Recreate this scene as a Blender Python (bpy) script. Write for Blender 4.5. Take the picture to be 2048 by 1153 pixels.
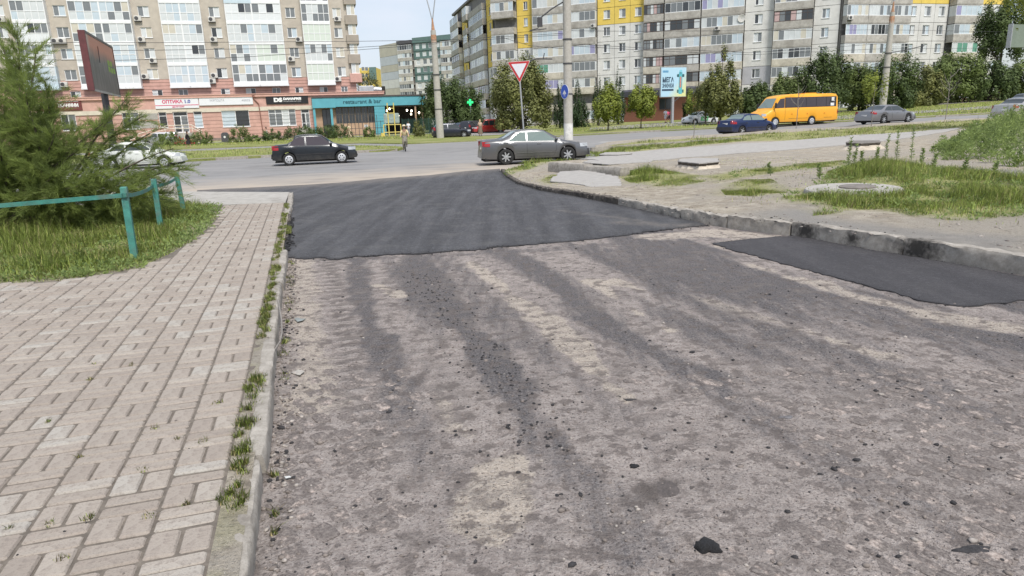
import bpy, bmesh, math, random
import numpy as np
from mathutils import Vector, Matrix
from mathutils.geometry import delaunay_2d_cdt

random.seed(7); RNG = np.random.default_rng(11)
SC = bpy.context.scene
for o in list(bpy.data.objects): bpy.data.objects.remove(o)
COL = SC.collection

# ------------------------------------------------------------------ camera
FPX = 1345.0; PITCH = math.radians(14.05); ROLL = math.radians(1.9); EYE = 1.65
cF = np.array([0, math.cos(PITCH), -math.sin(PITCH)]); _u0 = np.array([0, math.sin(PITCH), math.cos(PITCH)]); _r0 = np.array([1., 0, 0])
cR = math.cos(ROLL)*_r0 - math.sin(ROLL)*_u0; cU = math.cos(ROLL)*_u0 + math.sin(ROLL)*_r0
cam = bpy.data.cameras.new('camera'); camo = bpy.data.objects.new('camera', cam); COL.objects.link(camo)
camo.matrix_world = Matrix(((cR[0], cU[0], -cF[0], 0), (cR[1], cU[1], -cF[1], 0), (cR[2], cU[2], -cF[2], EYE), (0, 0, 0, 1)))
cam.sensor_width = 36; cam.lens = 36*FPX/2048; cam.clip_start = .05; cam.clip_end = 4000
SC.camera = camo
# ------------------------------------------------------------------ sky, sun, exposure
SUN_EL = math.radians(56); SUN_AZ = math.radians(158)      # azimuth from +Y, negative = left
w = bpy.data.worlds.new('World'); SC.world = w; w.use_nodes = True
nt = w.node_tree; nt.nodes.clear()
n_out = nt.nodes.new('ShaderNodeOutputWorld'); n_bg = nt.nodes.new('ShaderNodeBackground')
n_sky = nt.nodes.new('ShaderNodeTexSky'); n_sky.sky_type = 'NISHITA'; n_sky.sun_disc = False
n_sky.sun_elevation = SUN_EL; n_sky.sun_rotation = SUN_AZ; n_sky.air_density = 1.1; n_sky.dust_density = 2.0; n_sky.ozone_density = 1.2
n_tc = nt.nodes.new('ShaderNodeTexCoord'); n_mp = nt.nodes.new('ShaderNodeMapping'); n_mp.inputs['Scale'].default_value = (1.6, 1.6, 5.0)
n_no = nt.nodes.new('ShaderNodeTexNoise'); n_no.inputs['Scale'].default_value = 1.7; n_no.inputs['Detail'].default_value = 6; n_no.inputs['Roughness'].default_value = .55
n_cr = nt.nodes.new('ShaderNodeValToRGB'); n_cr.color_ramp.elements[0].position = .30; n_cr.color_ramp.elements[1].position = .66
n_cr.color_ramp.elements[0].color = (.22, .22, .22, 1); n_cr.color_ramp.elements[1].color = (.97, .97, .97, 1)
n_mx = nt.nodes.new('ShaderNodeMix'); n_mx.data_type = 'RGBA'; n_mx.inputs[7].default_value = (4.9, 5.25, 5.95, 1)   # cloud veil, same units as the sky
nt.links.new(n_tc.outputs['Generated'], n_mp.inputs['Vector']); nt.links.new(n_mp.outputs['Vector'], n_no.inputs['Vector'])
nt.links.new(n_no.outputs['Fac'], n_cr.inputs['Fac']); nt.links.new(n_cr.outputs['Color'], n_mx.inputs[0])
nt.links.new(n_sky.outputs['Color'], n_mx.inputs[6]); nt.links.new(n_mx.outputs[2], n_bg.inputs['Color'])
n_bg.inputs['Strength'].default_value = .098
nt.links.new(n_bg.outputs['Background'], n_out.inputs['Surface'])
sun = bpy.data.lights.new('sun', 'SUN'); sun.energy = 2.4; sun.angle = math.radians(14); sun.color = (1, .955, .88)
suno = bpy.data.objects.new('sun', sun); COL.objects.link(suno)
sd = Vector((math.sin(SUN_AZ)*math.cos(SUN_EL), math.cos(SUN_AZ)*math.cos(SUN_EL), math.sin(SUN_EL)))
suno.rotation_euler = sd.to_track_quat('Z', 'Y').to_euler(); suno.location = (0, 0, 60)
SC.view_settings.view_transform = 'Standard'; SC.view_settings.look = 'None'; SC.view_settings.gamma = 1
SC.view_settings.exposure = .77
SC.render.engine = 'CYCLES'

# ------------------------------------------------------------------ ground shape and picture-to-place helpers
def ss(a, b, x):
    t = np.clip((np.asarray(x, float)-a)/(b-a), 0, 1); return t*t*(3-2*t)
def g(X, Y):
    X = np.asarray(X, float); Y = np.asarray(Y, float)
    t = ss(12, 32, Y); Xp = np.minimum(.5*(X+np.sqrt(X*X+16)), 100); Yc = np.clip(Y, 0, 130)
    return t*(-.45+.0045*Yc+Xp*(.017+.00008*Yc)) + .45*ss(35, 70, X)*ss(75, 110, Y)
def ray(x, y): return cF + cR*(x-1024)/FPX - cU*(y-576.5)/FPX
_tt = np.concatenate([np.arange(.5, 40, .05), np.arange(40, 420, .4)])
def G(x, y, dz=0):
    "pixel of the photograph -> point on the ground"
    d = ray(x, y); P = d[None, :]*_tt[:, None]
    below = EYE+P[:, 2] < g(P[:, 0], P[:, 1])+dz
    i = int(np.argmax(below)) if below.any() else len(_tt)-1
    a, b = _tt[max(i-1, 0)], _tt[i]
    for _ in range(18):
        m = (a+b)/2; q = d*m
        if EYE+q[2] < g(q[0], q[1])+dz: b = m
        else: a = m
    q = d*b; return Vector((q[0], q[1], float(g(q[0], q[1]))+dz))
def atY(x, y, Y):
    d = ray(x, y); t = Y/d[1]; return Vector((d[0]*t, Y, EYE+d[2]*t))
def gp(px, Y, dz=0, py=250):
    "a point on the ground in the direction of picture column px, Y metres ahead"
    X = atY(px, py, Y).x
    for _ in range(3):
        z = float(g(X, Y)); 
        # row of that ground point changes X slightly through the roll
        d = np.array([X, Y, z-EYE]); sx = 1024+FPX*(cR@d)/(cF@d); X += (px-sx)*(cF@d)/FPX
    return Vector((X, Y, float(g(X, Y))+dz))
def proj(P):
    d = np.array([P[0], P[1], P[2]-EYE]); zc = cF@d
    return 1024+FPX*(cR@d)/zc, 576.5-FPX*(cU@d)/zc

# ------------------------------------------------------------------ materials
def lin(c):
    if isinstance(c, str):
        c = tuple(int(c[i:i+2], 16)/255 for i in (0, 2, 4))
        return tuple(((v+.055)/1.055)**2.4 if v > .04045 else v/12.92 for v in c)
    return tuple(c)
class NT:
    "small helper round a material's node tree"
    def __init__(s, name):
        s.m = bpy.data.materials.new(name); s.m.use_nodes = True; s.t = s.m.node_tree
        s.b = s.t.nodes['Principled BSDF']; s.tc = s.t.nodes.new('ShaderNodeTexCoord')
    def n(s, typ, **kw):
        nd = s.t.nodes.new('ShaderNode'+typ)
        for k, v in kw.items():
            if k in nd.inputs: nd.inputs[k].default_value = v
            else: setattr(nd, k, v)
        return nd
    def l(s, a, b): s.t.links.new(a, b)
    def noise(s, scale, detail=4, rough=.55, vec=None, stretch=None, rot=0):
        v = vec if vec is not None else s.tc.outputs['Object']
        if stretch:
            mp = s.n('Mapping'); mp.inputs['Scale'].default_value = stretch; mp.inputs['Rotation'].default_value = (0, 0, rot); s.l(v, mp.inputs[0]); v = mp.outputs[0]
        nd = s.n('TexNoise', Scale=scale, Detail=detail, Roughness=rough); s.l(v, nd.inputs['Vector']); return nd.outputs['Fac']
    def ramp(s, fac, p0, p1, c0=(0, 0, 0), c1=(1, 1, 1)):
        r = s.n('ValToRGB'); e = r.color_ramp.elements; e[0].position = p0; e[1].position = p1
        e[0].color = (*lin(c0), 1); e[1].color = (*lin(c1), 1); s.l(fac, r.inputs[0]); return r.outputs[0]
    def mix(s, fac, a, b, mode='MIX'):
        m = s.n('Mix', data_type='RGBA', blend_type=mode)
        for v, i in ((fac, 0), (a, 6), (b, 7)):
            if hasattr(v, 'links'): s.l(v, m.inputs[i])
            elif i == 0: m.inputs[0].default_value = v
            else: m.inputs[i].default_value = (*lin(v), 1)
        return m.outputs[2]
    def math(s, op, a, b=None):
        m = s.n('Math', operation=op)
        for v, i in ((a, 0), (b, 1)):
            if v is None: continue
            if hasattr(v, 'links'): s.l(v, m.inputs[i])
            else: m.inputs[i].default_value = v
        return m.outputs[0]
    def attr(s, name):
        a = s.n('Attribute', attribute_name=name); return a
    def bump(s, h, strength=.3, dist=.02):
        b = s.n('Bump', Strength=strength, Distance=dist); s.l(h, b.inputs['Height']); s.l(b.outputs[0], s.b.inputs['Normal'])
    def out(s, col=None, rough=None, metal=None, spec=None):
        for v, k in ((col, 'Base Color'), (rough, 'Roughness'), (metal, 'Metallic'), (spec, 'Specular IOR Level')):
            if v is None: continue
            if hasattr(v, 'links'): s.l(v, s.b.inputs[k])
            elif k == 'Base Color': s.b.inputs[k].default_value = (*lin(v), 1)
            else: s.b.inputs[k].default_value = v
        return s.m
_M = {}
def mat(name, col, rough=.8, var=.18, scale=6, bump=0, bscale=40, metal=0, spec=None, dirt=None, dscale=.6):
    "plain painted / concrete / fabric surface with uneven tone"
    if name in _M: return _M[name]
    s = NT(name); c = lin(col)
    lo = tuple(v*(1-var) for v in c); hi = tuple(min(1, v*(1+var)) for v in c)
    out = s.mix(s.ramp(s.noise(scale, 5, .6), .32, .68), lo, hi)
    if dirt: out = s.mix(s.ramp(s.noise(dscale, 6, .65), .48, .72, (0, 0, 0), (.7, .7, .7)), out, dirt)
    if bump: s.bump(s.noise(bscale, 4, .7), bump, .02)
    _M[name] = s.out(out, rough, metal, spec); return _M[name]
def glassy(name, col, rough=.06, spec=.7):
    if name in _M: return _M[name]
    s = NT(name); c = lin(col)
    o = s.mix(s.noise(.7, 2), tuple(v*.8 for v in c), tuple(min(1, v*1.2) for v in c)); _M[name] = s.out(o, rough, 0, spec); return _M[name]
def paint(name, col, metal=.3, rough=.28, coat=.6):
    if name in _M: return _M[name]
    s = NT(name); c = lin(col); o = s.mix(s.noise(1.5, 3), tuple(v*.9 for v in c), tuple(min(1, v*1.08) for v in c))
    # road dust low on the body
    sx = s.n('SeparateXYZ'); s.l(s.tc.outputs['Object'], sx.inputs[0])
    d = s.math('MULTIPLY', s.ramp(sx.outputs[2], .18, .62, (1, 1, 1), (0, 0, 0)), s.ramp(s.noise(3, 5, .7), .3, .75, (0, 0, 0), (.55, .55, .55)))
    o = s.mix(d, o, (.22, .20, .17))
    s.b.inputs['Coat Weight'].default_value = coat*.35; s.b.inputs['Coat Roughness'].default_value = .2
    _M[name] = s.out(o, rough, metal); return _M[name]
def leafmat(name, col, var=.35, trans=.25):
    if name in _M: return _M[name]
    s = NT(name); c = lin(col); a = s.attr('tint')
    lo = tuple(v*(1-var) for v in c); hi = (min(1, c[0]*(1+var*1.25)), min(1, c[1]*(1+var)), c[2]*(1+var*.3))
    o = s.mix(a.outputs['Fac'], lo, hi); s.out(o, .62, 0, .25)
    tr = s.n('BsdfTranslucent'); s.l(o, tr.inputs['Color']); mx = s.n('MixShader'); mx.inputs[0].default_value = trans
    s.l(s.b.outputs[0], mx.inputs[1]); s.l(tr.outputs[0], mx.inputs[2])
    s.l(mx.outputs[0], s.t.nodes['Material Output'].inputs['Surface']); _M[name] = s.m; return s.m

# ------------------------------------------------------------------ mesh helpers
def link(o, parent=None, label=None, cat=None, group=None, kind=None):
    COL.objects.link(o)
    if parent is not None: o.parent = parent
    if label: o['label'] = label
    if cat: o['category'] = cat
    if group: o['group'] = group
    if kind: o['kind'] = kind
    return o
def thing(name, label, cat, loc=(0, 0, 0), rz=0, group=None, rot=None, scale=None):
    o = bpy.data.objects.new(name, None); o.empty_display_size = .2
    o.location = loc; o.rotation_euler = rot if rot else (0, 0, rz)
    if scale: o.scale = (scale,)*3
    return link(o, None, label, cat, group)
def np_mesh(name, V, F, mats, tint=None, midx=None, smooth=False):
    "numpy arrays -> mesh; F is (m,k)"
    V = np.asarray(V, np.float32); F = np.asarray(F, np.int32); me = bpy.data.meshes.new(name)
    m, k = F.shape
    me.vertices.add(len(V)); me.vertices.foreach_set('co', V.ravel())
    me.loops.add(m*k); me.loops.foreach_set('vertex_index', F.ravel())
    me.polygons.add(m); me.polygons.foreach_set('loop_start', np.arange(0, m*k, k, dtype=np.int32))
    if smooth: me.polygons.foreach_set('use_smooth', np.ones(m, bool))
    for mt in (mats if isinstance(mats, (list, tuple)) else [mats]): me.materials.append(mt)
    if midx is not None: me.polygons.foreach_set('material_index', np.asarray(midx, np.int32))
    me.update(calc_edges=True)
    if tint is not None:
        t = np.asarray(tint, np.float32)
        if t.ndim == 1: a = me.attributes.new('tint', 'FLOAT', 'POINT'); a.data.foreach_set('value', t)
        else:
            a = me.attributes.new('mask', 'FLOAT_COLOR', 'POINT'); a.data.foreach_set('color', np.concatenate([t, np.ones((len(t), 4-t.shape[1]))], 1).astype(np.float32).ravel())
    return me
def obj(name, me, parent=None, **kw):
    return link(bpy.data.objects.new(name, me), parent, **kw)
class MB:
    "collects boxes, prisms, tubes and lathes into one mesh"
    def __init__(s): s.v = []; s.f = []; s.mi = []; s.cur = 0
    def add(s, vs, fs):
        o = len(s.v); s.v += [tuple(v) for v in vs]; s.f += [tuple(i+o for i in f) for f in fs]; s.mi += [s.cur]*len(fs); return s
    def box(s, x0, x1, y0, y1, z0, z1):
        return s.add([(x0, y0, z0), (x1, y0, z0), (x1, y1, z0), (x0, y1, z0), (x0, y0, z1), (x1, y0, z1), (x1, y1, z1), (x0, y1, z1)],
                     [(0, 3, 2, 1), (4, 5, 6, 7), (0, 1, 5, 4), (1, 2, 6, 5), (2, 3, 7, 6), (3, 0, 4, 7)])
    def cbox(s, x0, x1, y0, y1, z0, z1, b):
        "box with bevelled vertical and top edges"
        pts = [(x0+b, y0), (x1-b, y0), (x1, y0+b), (x1, y1-b), (x1-b, y1), (x0+b, y1), (x0, y1-b), (x0, y0+b)]
        cx, cy = (x0+x1)/2, (y0+y1)/2
        sh = lambda p, k: (p[0]-b*k*(1 if p[0] > cx else -1), p[1]-b*k*(1 if p[1] > cy else -1))
        L = [[(*sh(p, .0), z0) for p in pts], [(*p, z1-b) for p in pts], [(*sh(p, .8), z1) for p in pts]]
        return s.loft(L, cap=True)
    def loft(s, rings, closed=True, cap=False):
        n = len(rings[0]); vs = [p for r in rings for p in r]; fs = []
        for i in range(len(rings)-1):
            for j in range(n if closed else n-1):
                k = (j+1) % n; fs.append((i*n+j, i*n+k, (i+1)*n+k, (i+1)*n+j))
        if cap: fs.append(tuple(range(n))[::-1]); fs.append(tuple((len(rings)-1)*n+j for j in range(n)))
        return s.add(vs, fs)
    def tube(s, pts, r, n=6, cap=True):
        pts = [Vector(p) for p in pts]; rr = r if isinstance(r, (list, tuple)) else [r]*len(pts); rings = []; up = None
        for i, p in enumerate(pts):
            d = (pts[min(i+1, len(pts)-1)]-pts[max(i-1, 0)]); d = d.normalized() if d.length > 1e-9 else Vector((0, 0, 1))
            if up is None: up = Vector((0, 0, 1)) if abs(d.z) < .9 else Vector((1, 0, 0))
            a = d.cross(up).normalized(); b = a.cross(d).normalized(); up = b
            rings.append([tuple(p+(a*math.cos(t)+b*math.sin(t))*rr[i]) for t in [2*math.pi*k/n for k in range(n)]])
        return s.loft(rings, cap=cap)
    def lathe(s, prof, n=16, axis='z', c=(0, 0, 0), cap=False):
        rings = []
        for r, h in prof:
            ring = []
            for k in range(n):
                a = 2*math.pi*k/n; u, v = r*math.cos(a), r*math.sin(a)
                p = (u, v, h) if axis == 'z' else ((u, h, v) if axis == 'y' else (h, u, v))
                ring.append((p[0]+c[0], p[1]+c[1], p[2]+c[2]))
            rings.append(ring)
        return s.loft(rings, cap=cap)
    def poly(s, pts, ext=None):
        "flat polygon, or a prism when ext (a vector) is given"
        n = len(pts)
        if ext is None: return s.add(pts, [tuple(range(n))])
        q = [tuple(Vector(p)+Vector(ext)) for p in pts]
        return s.add(list(pts)+q, [tuple(range(n))[::-1], tuple(range(n, 2*n))]+[(i, (i+1) % n, n+(i+1) % n, n+i) for i in range(n)])
    def ball(s, c, rx, ry, rz, n=8, m=6, jit=0):
        rings = []
        for i in range(m+1):
            t = math.pi*i/m; rings.append([(c[0]+rx*math.sin(t)*math.cos(2*math.pi*k/n)*(1+random.uniform(-jit, jit)), c[1]+ry*math.sin(t)*math.sin(2*math.pi*k/n)*(1+random.uniform(-jit, jit)), c[2]-rz*math.cos(t)) for k in range(n)])
        return s.loft(rings)
    def mesh(s, name, mats, smooth=False, fix=True):
        me = bpy.data.meshes.new(name); me.from_pydata(s.v, [], s.f)
        for m in (mats if isinstance(mats, (list, tuple)) else [mats]): me.materials.append(m)
        if any(s.mi): me.polygons.foreach_set('material_index', s.mi)
        if fix:
            bm = bmesh.new(); bm.from_mesh(me); bmesh.ops.recalc_face_normals(bm, faces=bm.faces); bm.to_mesh(me); bm.free()
        if smooth:
            for p in me.polygons: p.use_smooth = True
            try: me.set_sharp_from_angle(angle=math.radians(40))
            except Exception: pass
        me.update(); return me
    def build(s, name, mats, parent=None, smooth=False, fix=True, **kw): return obj(name, s.mesh(name, mats, smooth, fix), parent, **kw)
def copy_tree(o, parent=None):
    c = o.copy(); COL.objects.link(c)
    if parent is not None: c.parent = parent
    for ch in list(o.children): copy_tree(ch, c)
    return c
def vnoise(X, Y, s, seed=0):
    "smooth value noise in numpy, 0..1"
    X = np.asarray(X)*s; Y = np.asarray(Y)*s; xi = np.floor(X).astype(np.int64); yi = np.floor(Y).astype(np.int64); fx = X-xi; fy = Y-yi
    h = lambda a, b: (np.sin(a*127.1+b*311.7+seed*74.7)*43758.5453) % 1.0
    u = fx*fx*(3-2*fx); v = fy*fy*(3-2*fy)
    return (h(xi, yi)*(1-u)+h(xi+1, yi)*u)*(1-v)+(h(xi, yi+1)*(1-u)+h(xi+1, yi+1)*u)*v
def fbm(X, Y, s, o=4, seed=0):
    r = 0; a = .5; t = 0
    for i in range(o): r = r+a*vnoise(X, Y, s*2**i, seed+i); t += a; a *= .5
    return r/t
def inside(P, poly):
    x, y = P[:, 0], P[:, 1]; r = np.zeros(len(P), bool); n = len(poly)
    for i in range(n):
        x0, y0 = poly[i][:2]; x1, y1 = poly[(i+1) % n][:2]
        c = ((y0 > y) != (y1 > y)) & (x < (x1-x0)*(y-y0)/(y1-y0+1e-12)+x0); r ^= c
    return r
def distpoly(P, line):
    d = np.full(len(P), 1e9)
    for (x0, y0), (x1, y1) in zip([q[:2] for q in line[:-1]], [q[:2] for q in line[1:]]):
        dx, dy = x1-x0, y1-y0; t = np.clip(((P[:, 0]-x0)*dx+(P[:, 1]-y0)*dy)/(dx*dx+dy*dy+1e-9), 0, 1)
        d = np.minimum(d, np.hypot(P[:, 0]-x0-t*dx, P[:, 1]-y0-t*dy))
    return d
def drape(name, poly, step, zfun, m, kind='structure', skirt=0, maskfun=None, edge=None, parent=None):
    "sheet over the ground inside an outline, with an optional vertical edge"
    pts = []
    for (a, b) in zip(poly, list(poly[1:])+[poly[0]]):
        n = max(1, int(math.hypot(b[0]-a[0], b[1]-a[1])/(edge or step)))
        pts += [(a[0]+(b[0]-a[0])*i/n, a[1]+(b[1]-a[1])*i/n) for i in range(n)]
    nb = len(pts); P = np.array(pts); x0, y0 = P.min(0); x1, y1 = P.max(0)
    gx, gy = np.meshgrid(np.arange(x0, x1, step), np.arange(y0, y1, step)); Q = np.stack([gx.ravel(), gy.ravel()], 1)
    Q = Q+RNG.uniform(-.2, .2, Q.shape)*step
    Q = Q[inside(Q, pts)]; Q = Q[distpoly(Q, pts+[pts[0]]) > step*.35]
    allp = [Vector(p) for p in pts]+[Vector((float(a), float(b))) for a, b in Q]
    res = delaunay_2d_cdt(allp, [(i, (i+1) % nb) for i in range(nb)], [], 1, 1e-5)
    V = np.array([(v.x, v.y) for v in res[0]]); F = np.array([t[:] for t in res[2] if len(t) == 3])
    Z = zfun(V[:, 0], V[:, 1]); V3 = np.column_stack([V, Z])
    e1 = V3[F[:, 1]]-V3[F[:, 0]]; e2 = V3[F[:, 2]]-V3[F[:, 0]]; fl = (e1[:, 0]*e2[:, 1]-e1[:, 1]*e2[:, 0]) < 0; F[fl] = F[fl][:, ::-1]
    mk = maskfun(V[:, 0], V[:, 1]) if maskfun else None
    if skirt:
        B = np.array(pts); zb = zfun(B[:, 0], B[:, 1]); o = len(V3); n = nb
        V3 = np.vstack([V3, np.column_stack([B, zb]), np.column_stack([B, zb-skirt])]); i = np.arange(n); j = (i+1) % n
        F = np.vstack([F, np.column_stack([o+i, o+j, o+n+j]), np.column_stack([o+i, o+n+j, o+n+i])])
        if mk is not None: mb = maskfun(B[:, 0], B[:, 1]); mk = np.vstack([mk, mb, mb])
    return obj(name, np_mesh(name, V3, F, m, mk, smooth=True), parent, kind=kind)
def W(pl, dz=0): return [tuple(G(x, y, dz)[:2]) for x, y in pl]
def resample(line, step):
    line = [Vector(p) for p in line]; out = [line[0]]; acc = 0
    for a, b in zip(line[:-1], line[1:]):
        L = (b-a).length; t = step-acc
        while t <= L: out.append(a+(b-a)*t/L); t += step
        acc = (acc+L) % step if step else 0
    return out
def ico(r=1, sub=1):
    bm = bmesh.new(); bmesh.ops.create_icosphere(bm, subdivisions=sub, radius=r); V = np.array([v.co[:] for v in bm.verts]); F = np.array([[v.index for v in f.verts] for f in bm.faces]); bm.free(); return V, F
# ================================================================== SETTING
def mat_street():
    s = NT('worn street surface'); a = s.attr('mask'); sp = s.n('SeparateColor'); s.l(a.outputs['Color'], sp.inputs[0])
    dark, sand, wet, lug = sp.outputs[0], sp.outputs[1], sp.outputs[2], a.outputs['Alpha']
    f1 = s.noise(150, 2, .7); f2 = s.noise(62, 4, .8); m1 = s.noise(20, 5, .75); m2 = s.noise(7.5, 5, .7); big = s.noise(1.6, 5, .65)
    lon = s.noise(3.2, 5, .7, stretch=(3.4, .5, 1), rot=.29)                                   # streaks along the street
    c = s.mix(s.ramp(m1, .40, .60), (.265, .225, .205), (.47, .415, .386))
    c = s.mix(s.ramp(m2, .44, .60, (0, 0, 0), (.75, .75, .75)), c, s.mix(s.ramp(f2, .4, .6), (.315, .27, .25), (.52, .468, .438)))
    c = s.mix(s.ramp(big, .47, .60, (0, 0, 0), (.6, .6, .6)), c, s.mix(s.ramp(f2, .38, .62), (.225, .195, .183), (.405, .362, .34)))
    c = s.mix(s.ramp(s.math('ADD', sand, s.math('MULTIPLY', s.math('SUBTRACT', m1, .5), 1.4)), .30, .55), c, s.mix(s.ramp(f2, .36, .64), (.41, .345, .285), (.60, .535, .47)))
    dk = s.math('MULTIPLY', s.ramp(s.math('ADD', dark, s.math('ADD', s.math('MULTIPLY', s.math('SUBTRACT', m1, .5), 1.1), s.math('MULTIPLY', s.math('SUBTRACT', lon, .5), 1.3))), .26, .80), .90)
    c = s.mix(dk, c, s.mix(s.ramp(f2, .40, .64), (.055, .052, .058), (.205, .195, .20)))
    wv = s.n('TexWave', Scale=1.75, Distortion=2.2, Detail=3); wv.inputs['Detail Scale'].default_value = 3.0; wv.bands_direction = 'Y'; mp = s.n('Mapping'); mp.inputs['Rotation'].default_value = (0, 0, -.29); mp.inputs['Scale'].default_value = (1, 1, 1); s.l(s.tc.outputs['Object'], mp.inputs[0]); s.l(mp.outputs[0], wv.inputs['Vector'])
    lg = s.math('MULTIPLY', s.ramp(wv.outputs['Fac'], .35, .65), s.math('MULTIPLY', lug, s.ramp(m1, .3, .5)))
    c = s.mix(s.math('MULTIPLY', lg, .85), c, s.mix(s.ramp(f2, .4, .6), (.125, .108, .10), (.24, .21, .195)))
    c = s.mix(s.ramp(f1, .60, .70, (0, 0, 0), (.55, .55, .55)), c, (.66, .62, .58))
    c = s.mix(s.ramp(s.noise(75, 3, .6), .585, .65, (0, 0, 0), (.85, .85, .85)), c, (.075, .066, .064))
    c = s.mix(s.ramp(s.noise(30, 3, .6), .63, .69, (0, 0, 0), (.7, .7, .7)), c, (.11, .095, .09))
    sp_ = s.math('MULTIPLY', s.ramp(s.noise(8.5, 4, .62), .53, .60), s.ramp(f2, .34, .52, (.35, .35, .35), (1, 1, 1)))
    c = s.mix(s.math('MULTIPLY', sp_, .82), c, s.mix(s.ramp(f2, .4, .62), (.095, .08, .075), (.215, .186, .172)))
    c = s.mix(s.math('MULTIPLY', s.ramp(s.noise(3.4, 5, .7), .53, .63), .65), c, s.mix(s.ramp(m1, .4, .6), (.14, .12, .112), (.27, .24, .222)))
    c = s.mix(s.math('MULTIPLY', wet, .85), c, s.mix(f2, (.075, .064, .06), (.15, .13, .12)))
    h = s.math('ADD', s.math('MULTIPLY', f2, .9), s.math('MULTIPLY', m1, 1.6)); h = s.math('ADD', h, s.math('MULTIPLY', f1, .35)); h = s.math('SUBTRACT', h, s.math('MULTIPLY', lg, .7))
    s.bump(h, 1.0, .022); return s.out(c, .94, 0, .2)
def mat_fresh(name, base=(.040, .040, .044), lift=(.092, .092, .099), dust=.25, rot=.29):
    s = NT(name); st = s.noise(1.2, 4, .6, stretch=(2.6, .22, 1), rot=rot); g1 = s.noise(90, 3, .85); g2 = s.noise(2.5, 4, .6); g3 = s.noise(22, 4, .8)
    c = s.mix(s.ramp(st, .40, .62), base, lift); c = s.mix(s.ramp(g3, .40, .62, (.55, .55, .55), (0, 0, 0)), c, tuple(v*.6 for v in base)); c = s.mix(s.ramp(g3, .55, .68, (0, 0, 0), (.5, .5, .5)), c, tuple(v*1.5 for v in lift)); c = s.mix(s.ramp(g1, .42, .7, (0, 0, 0), (.5, .5, .5)), c, tuple(v*1.9 for v in lift))
    c = s.mix(s.ramp(g1, .2, .42, (.45, .45, .45), (0, 0, 0)), c, tuple(v*.35 for v in base))
    c = s.mix(s.math('MULTIPLY', s.ramp(g2, .5, .75), dust), c, (.20, .19, .18))
    a = s.attr('mask'); sp = s.n('SeparateColor'); s.l(a.outputs['Color'], sp.inputs[0])
    c = s.mix(s.math('MULTIPLY', sp.outputs[0], s.ramp(s.noise(6, 5, .7), .3, .65)), c, (.27, .235, .20))
    c = s.mix(s.math('MULTIPLY', sp.outputs[1], .9), c, (.028, .027, .03))
    s.bump(s.math('ADD', g1, s.math('MULTIPLY', g3, 1.3)), .9, .015); return s.out(c, .82, 0, .35)
def mat_avenue():
    s = NT('avenue asphalt'); n1 = s.noise(.5, 5, .6, stretch=(.35, 1.6, 1), rot=-.26); n2 = s.noise(3, 5, .7); f1 = s.noise(50, 3, .7)
    c = s.mix(s.ramp(n1, .3, .7), (.185, .183, .185), (.265, .26, .258)); c = s.mix(s.ramp(n2, .42, .7, (0, 0, 0), (.45, .45, .45)), c, (.30, .285, .265))
    c = s.mix(s.ramp(f1, .5, .75, (0, 0, 0), (.35, .35, .35)), c, (.12, .12, .12))
    a = s.attr('mask'); sp = s.n('SeparateColor'); s.l(a.outputs['Color'], sp.inputs[0])
    c = s.mix(s.math('MULTIPLY', sp.outputs[0], s.ramp(s.noise(.9, 5, .65), .25, .6, (.4, .4, .4), (1, 1, 1))), c, (.405, .345, .28))
    c = s.mix(s.math('MULTIPLY', sp.outputs[1], .75), c, (.10, .098, .10))
    c = s.mix(sp.outputs[2], c, (.55, .54, .52))
    s.bump(f1, .3, .01); return s.out(c, .88, 0, .3)
def mat_earth(name='verge earth', grassy=False):
    s = NT(name); b = s.noise(.55, 5, .62); m = s.noise(4, 5, .7); f = s.noise(45, 4, .75)
    c = s.mix(s.ramp(m, .38, .62), (.275, .236, .186), (.475, .425, .352)); c = s.mix(s.ramp(b, .44, .58), c, s.mix(s.ramp(f, .4, .6), (.28, .25, .21), (.41, .375, .325)))
    c = s.mix(s.ramp(f, .54, .66, (0, 0, 0), (.75, .75, .75)), c, (.15, .13, .105)); c = s.mix(s.ramp(s.noise(13, 4, .7), .57, .66, (0, 0, 0), (.7, .7, .7)), c, (.17, .15, .125))
    a = s.attr('mask'); sp = s.n('SeparateColor'); s.l(a.outputs['Color'], sp.inputs[0])
    c = s.mix(s.math('MULTIPLY', sp.outputs[0], s.ramp(m, .2, .5, (.55, .55, .55), (1, 1, 1))), c, s.mix(s.ramp(m, .35, .65), (.20, .21, .075), (.36, .345, .17)))
    c = s.mix(s.math('MULTIPLY', sp.outputs[1], .85), c, s.mix(s.ramp(f, .3, .7), (.19, .183, .177), (.30, .29, .28)))
    c = s.mix(sp.outputs[2], c, (.045, .04, .038))
    s.bump(s.math('ADD', m, f), 1.0, .03); return s.out(c, .95, 0, .15)
def mat_lawn(name='lawn', a=(.15, .175, .055), b=(.27, .285, .10), dry=(.36, .33, .19)):
    s = NT(name); n1 = s.noise(.22, 4, .6); n2 = s.noise(2.2, 5, .7); n3 = s.noise(14, 4, .75)
    c = s.mix(s.ramp(n2, .3, .7), a, b); c = s.mix(s.ramp(n1, .47, .68, (0, 0, 0), (.65, .65, .65)), c, dry); c = s.mix(s.ramp(n3, .5, .75, (0, 0, 0), (.6, .6, .6)), c, (.05, .07, .015))
    s.bump(s.math('ADD', n3, n2), .8, .06); return s.out(c, .95, 0, .1)
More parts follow.
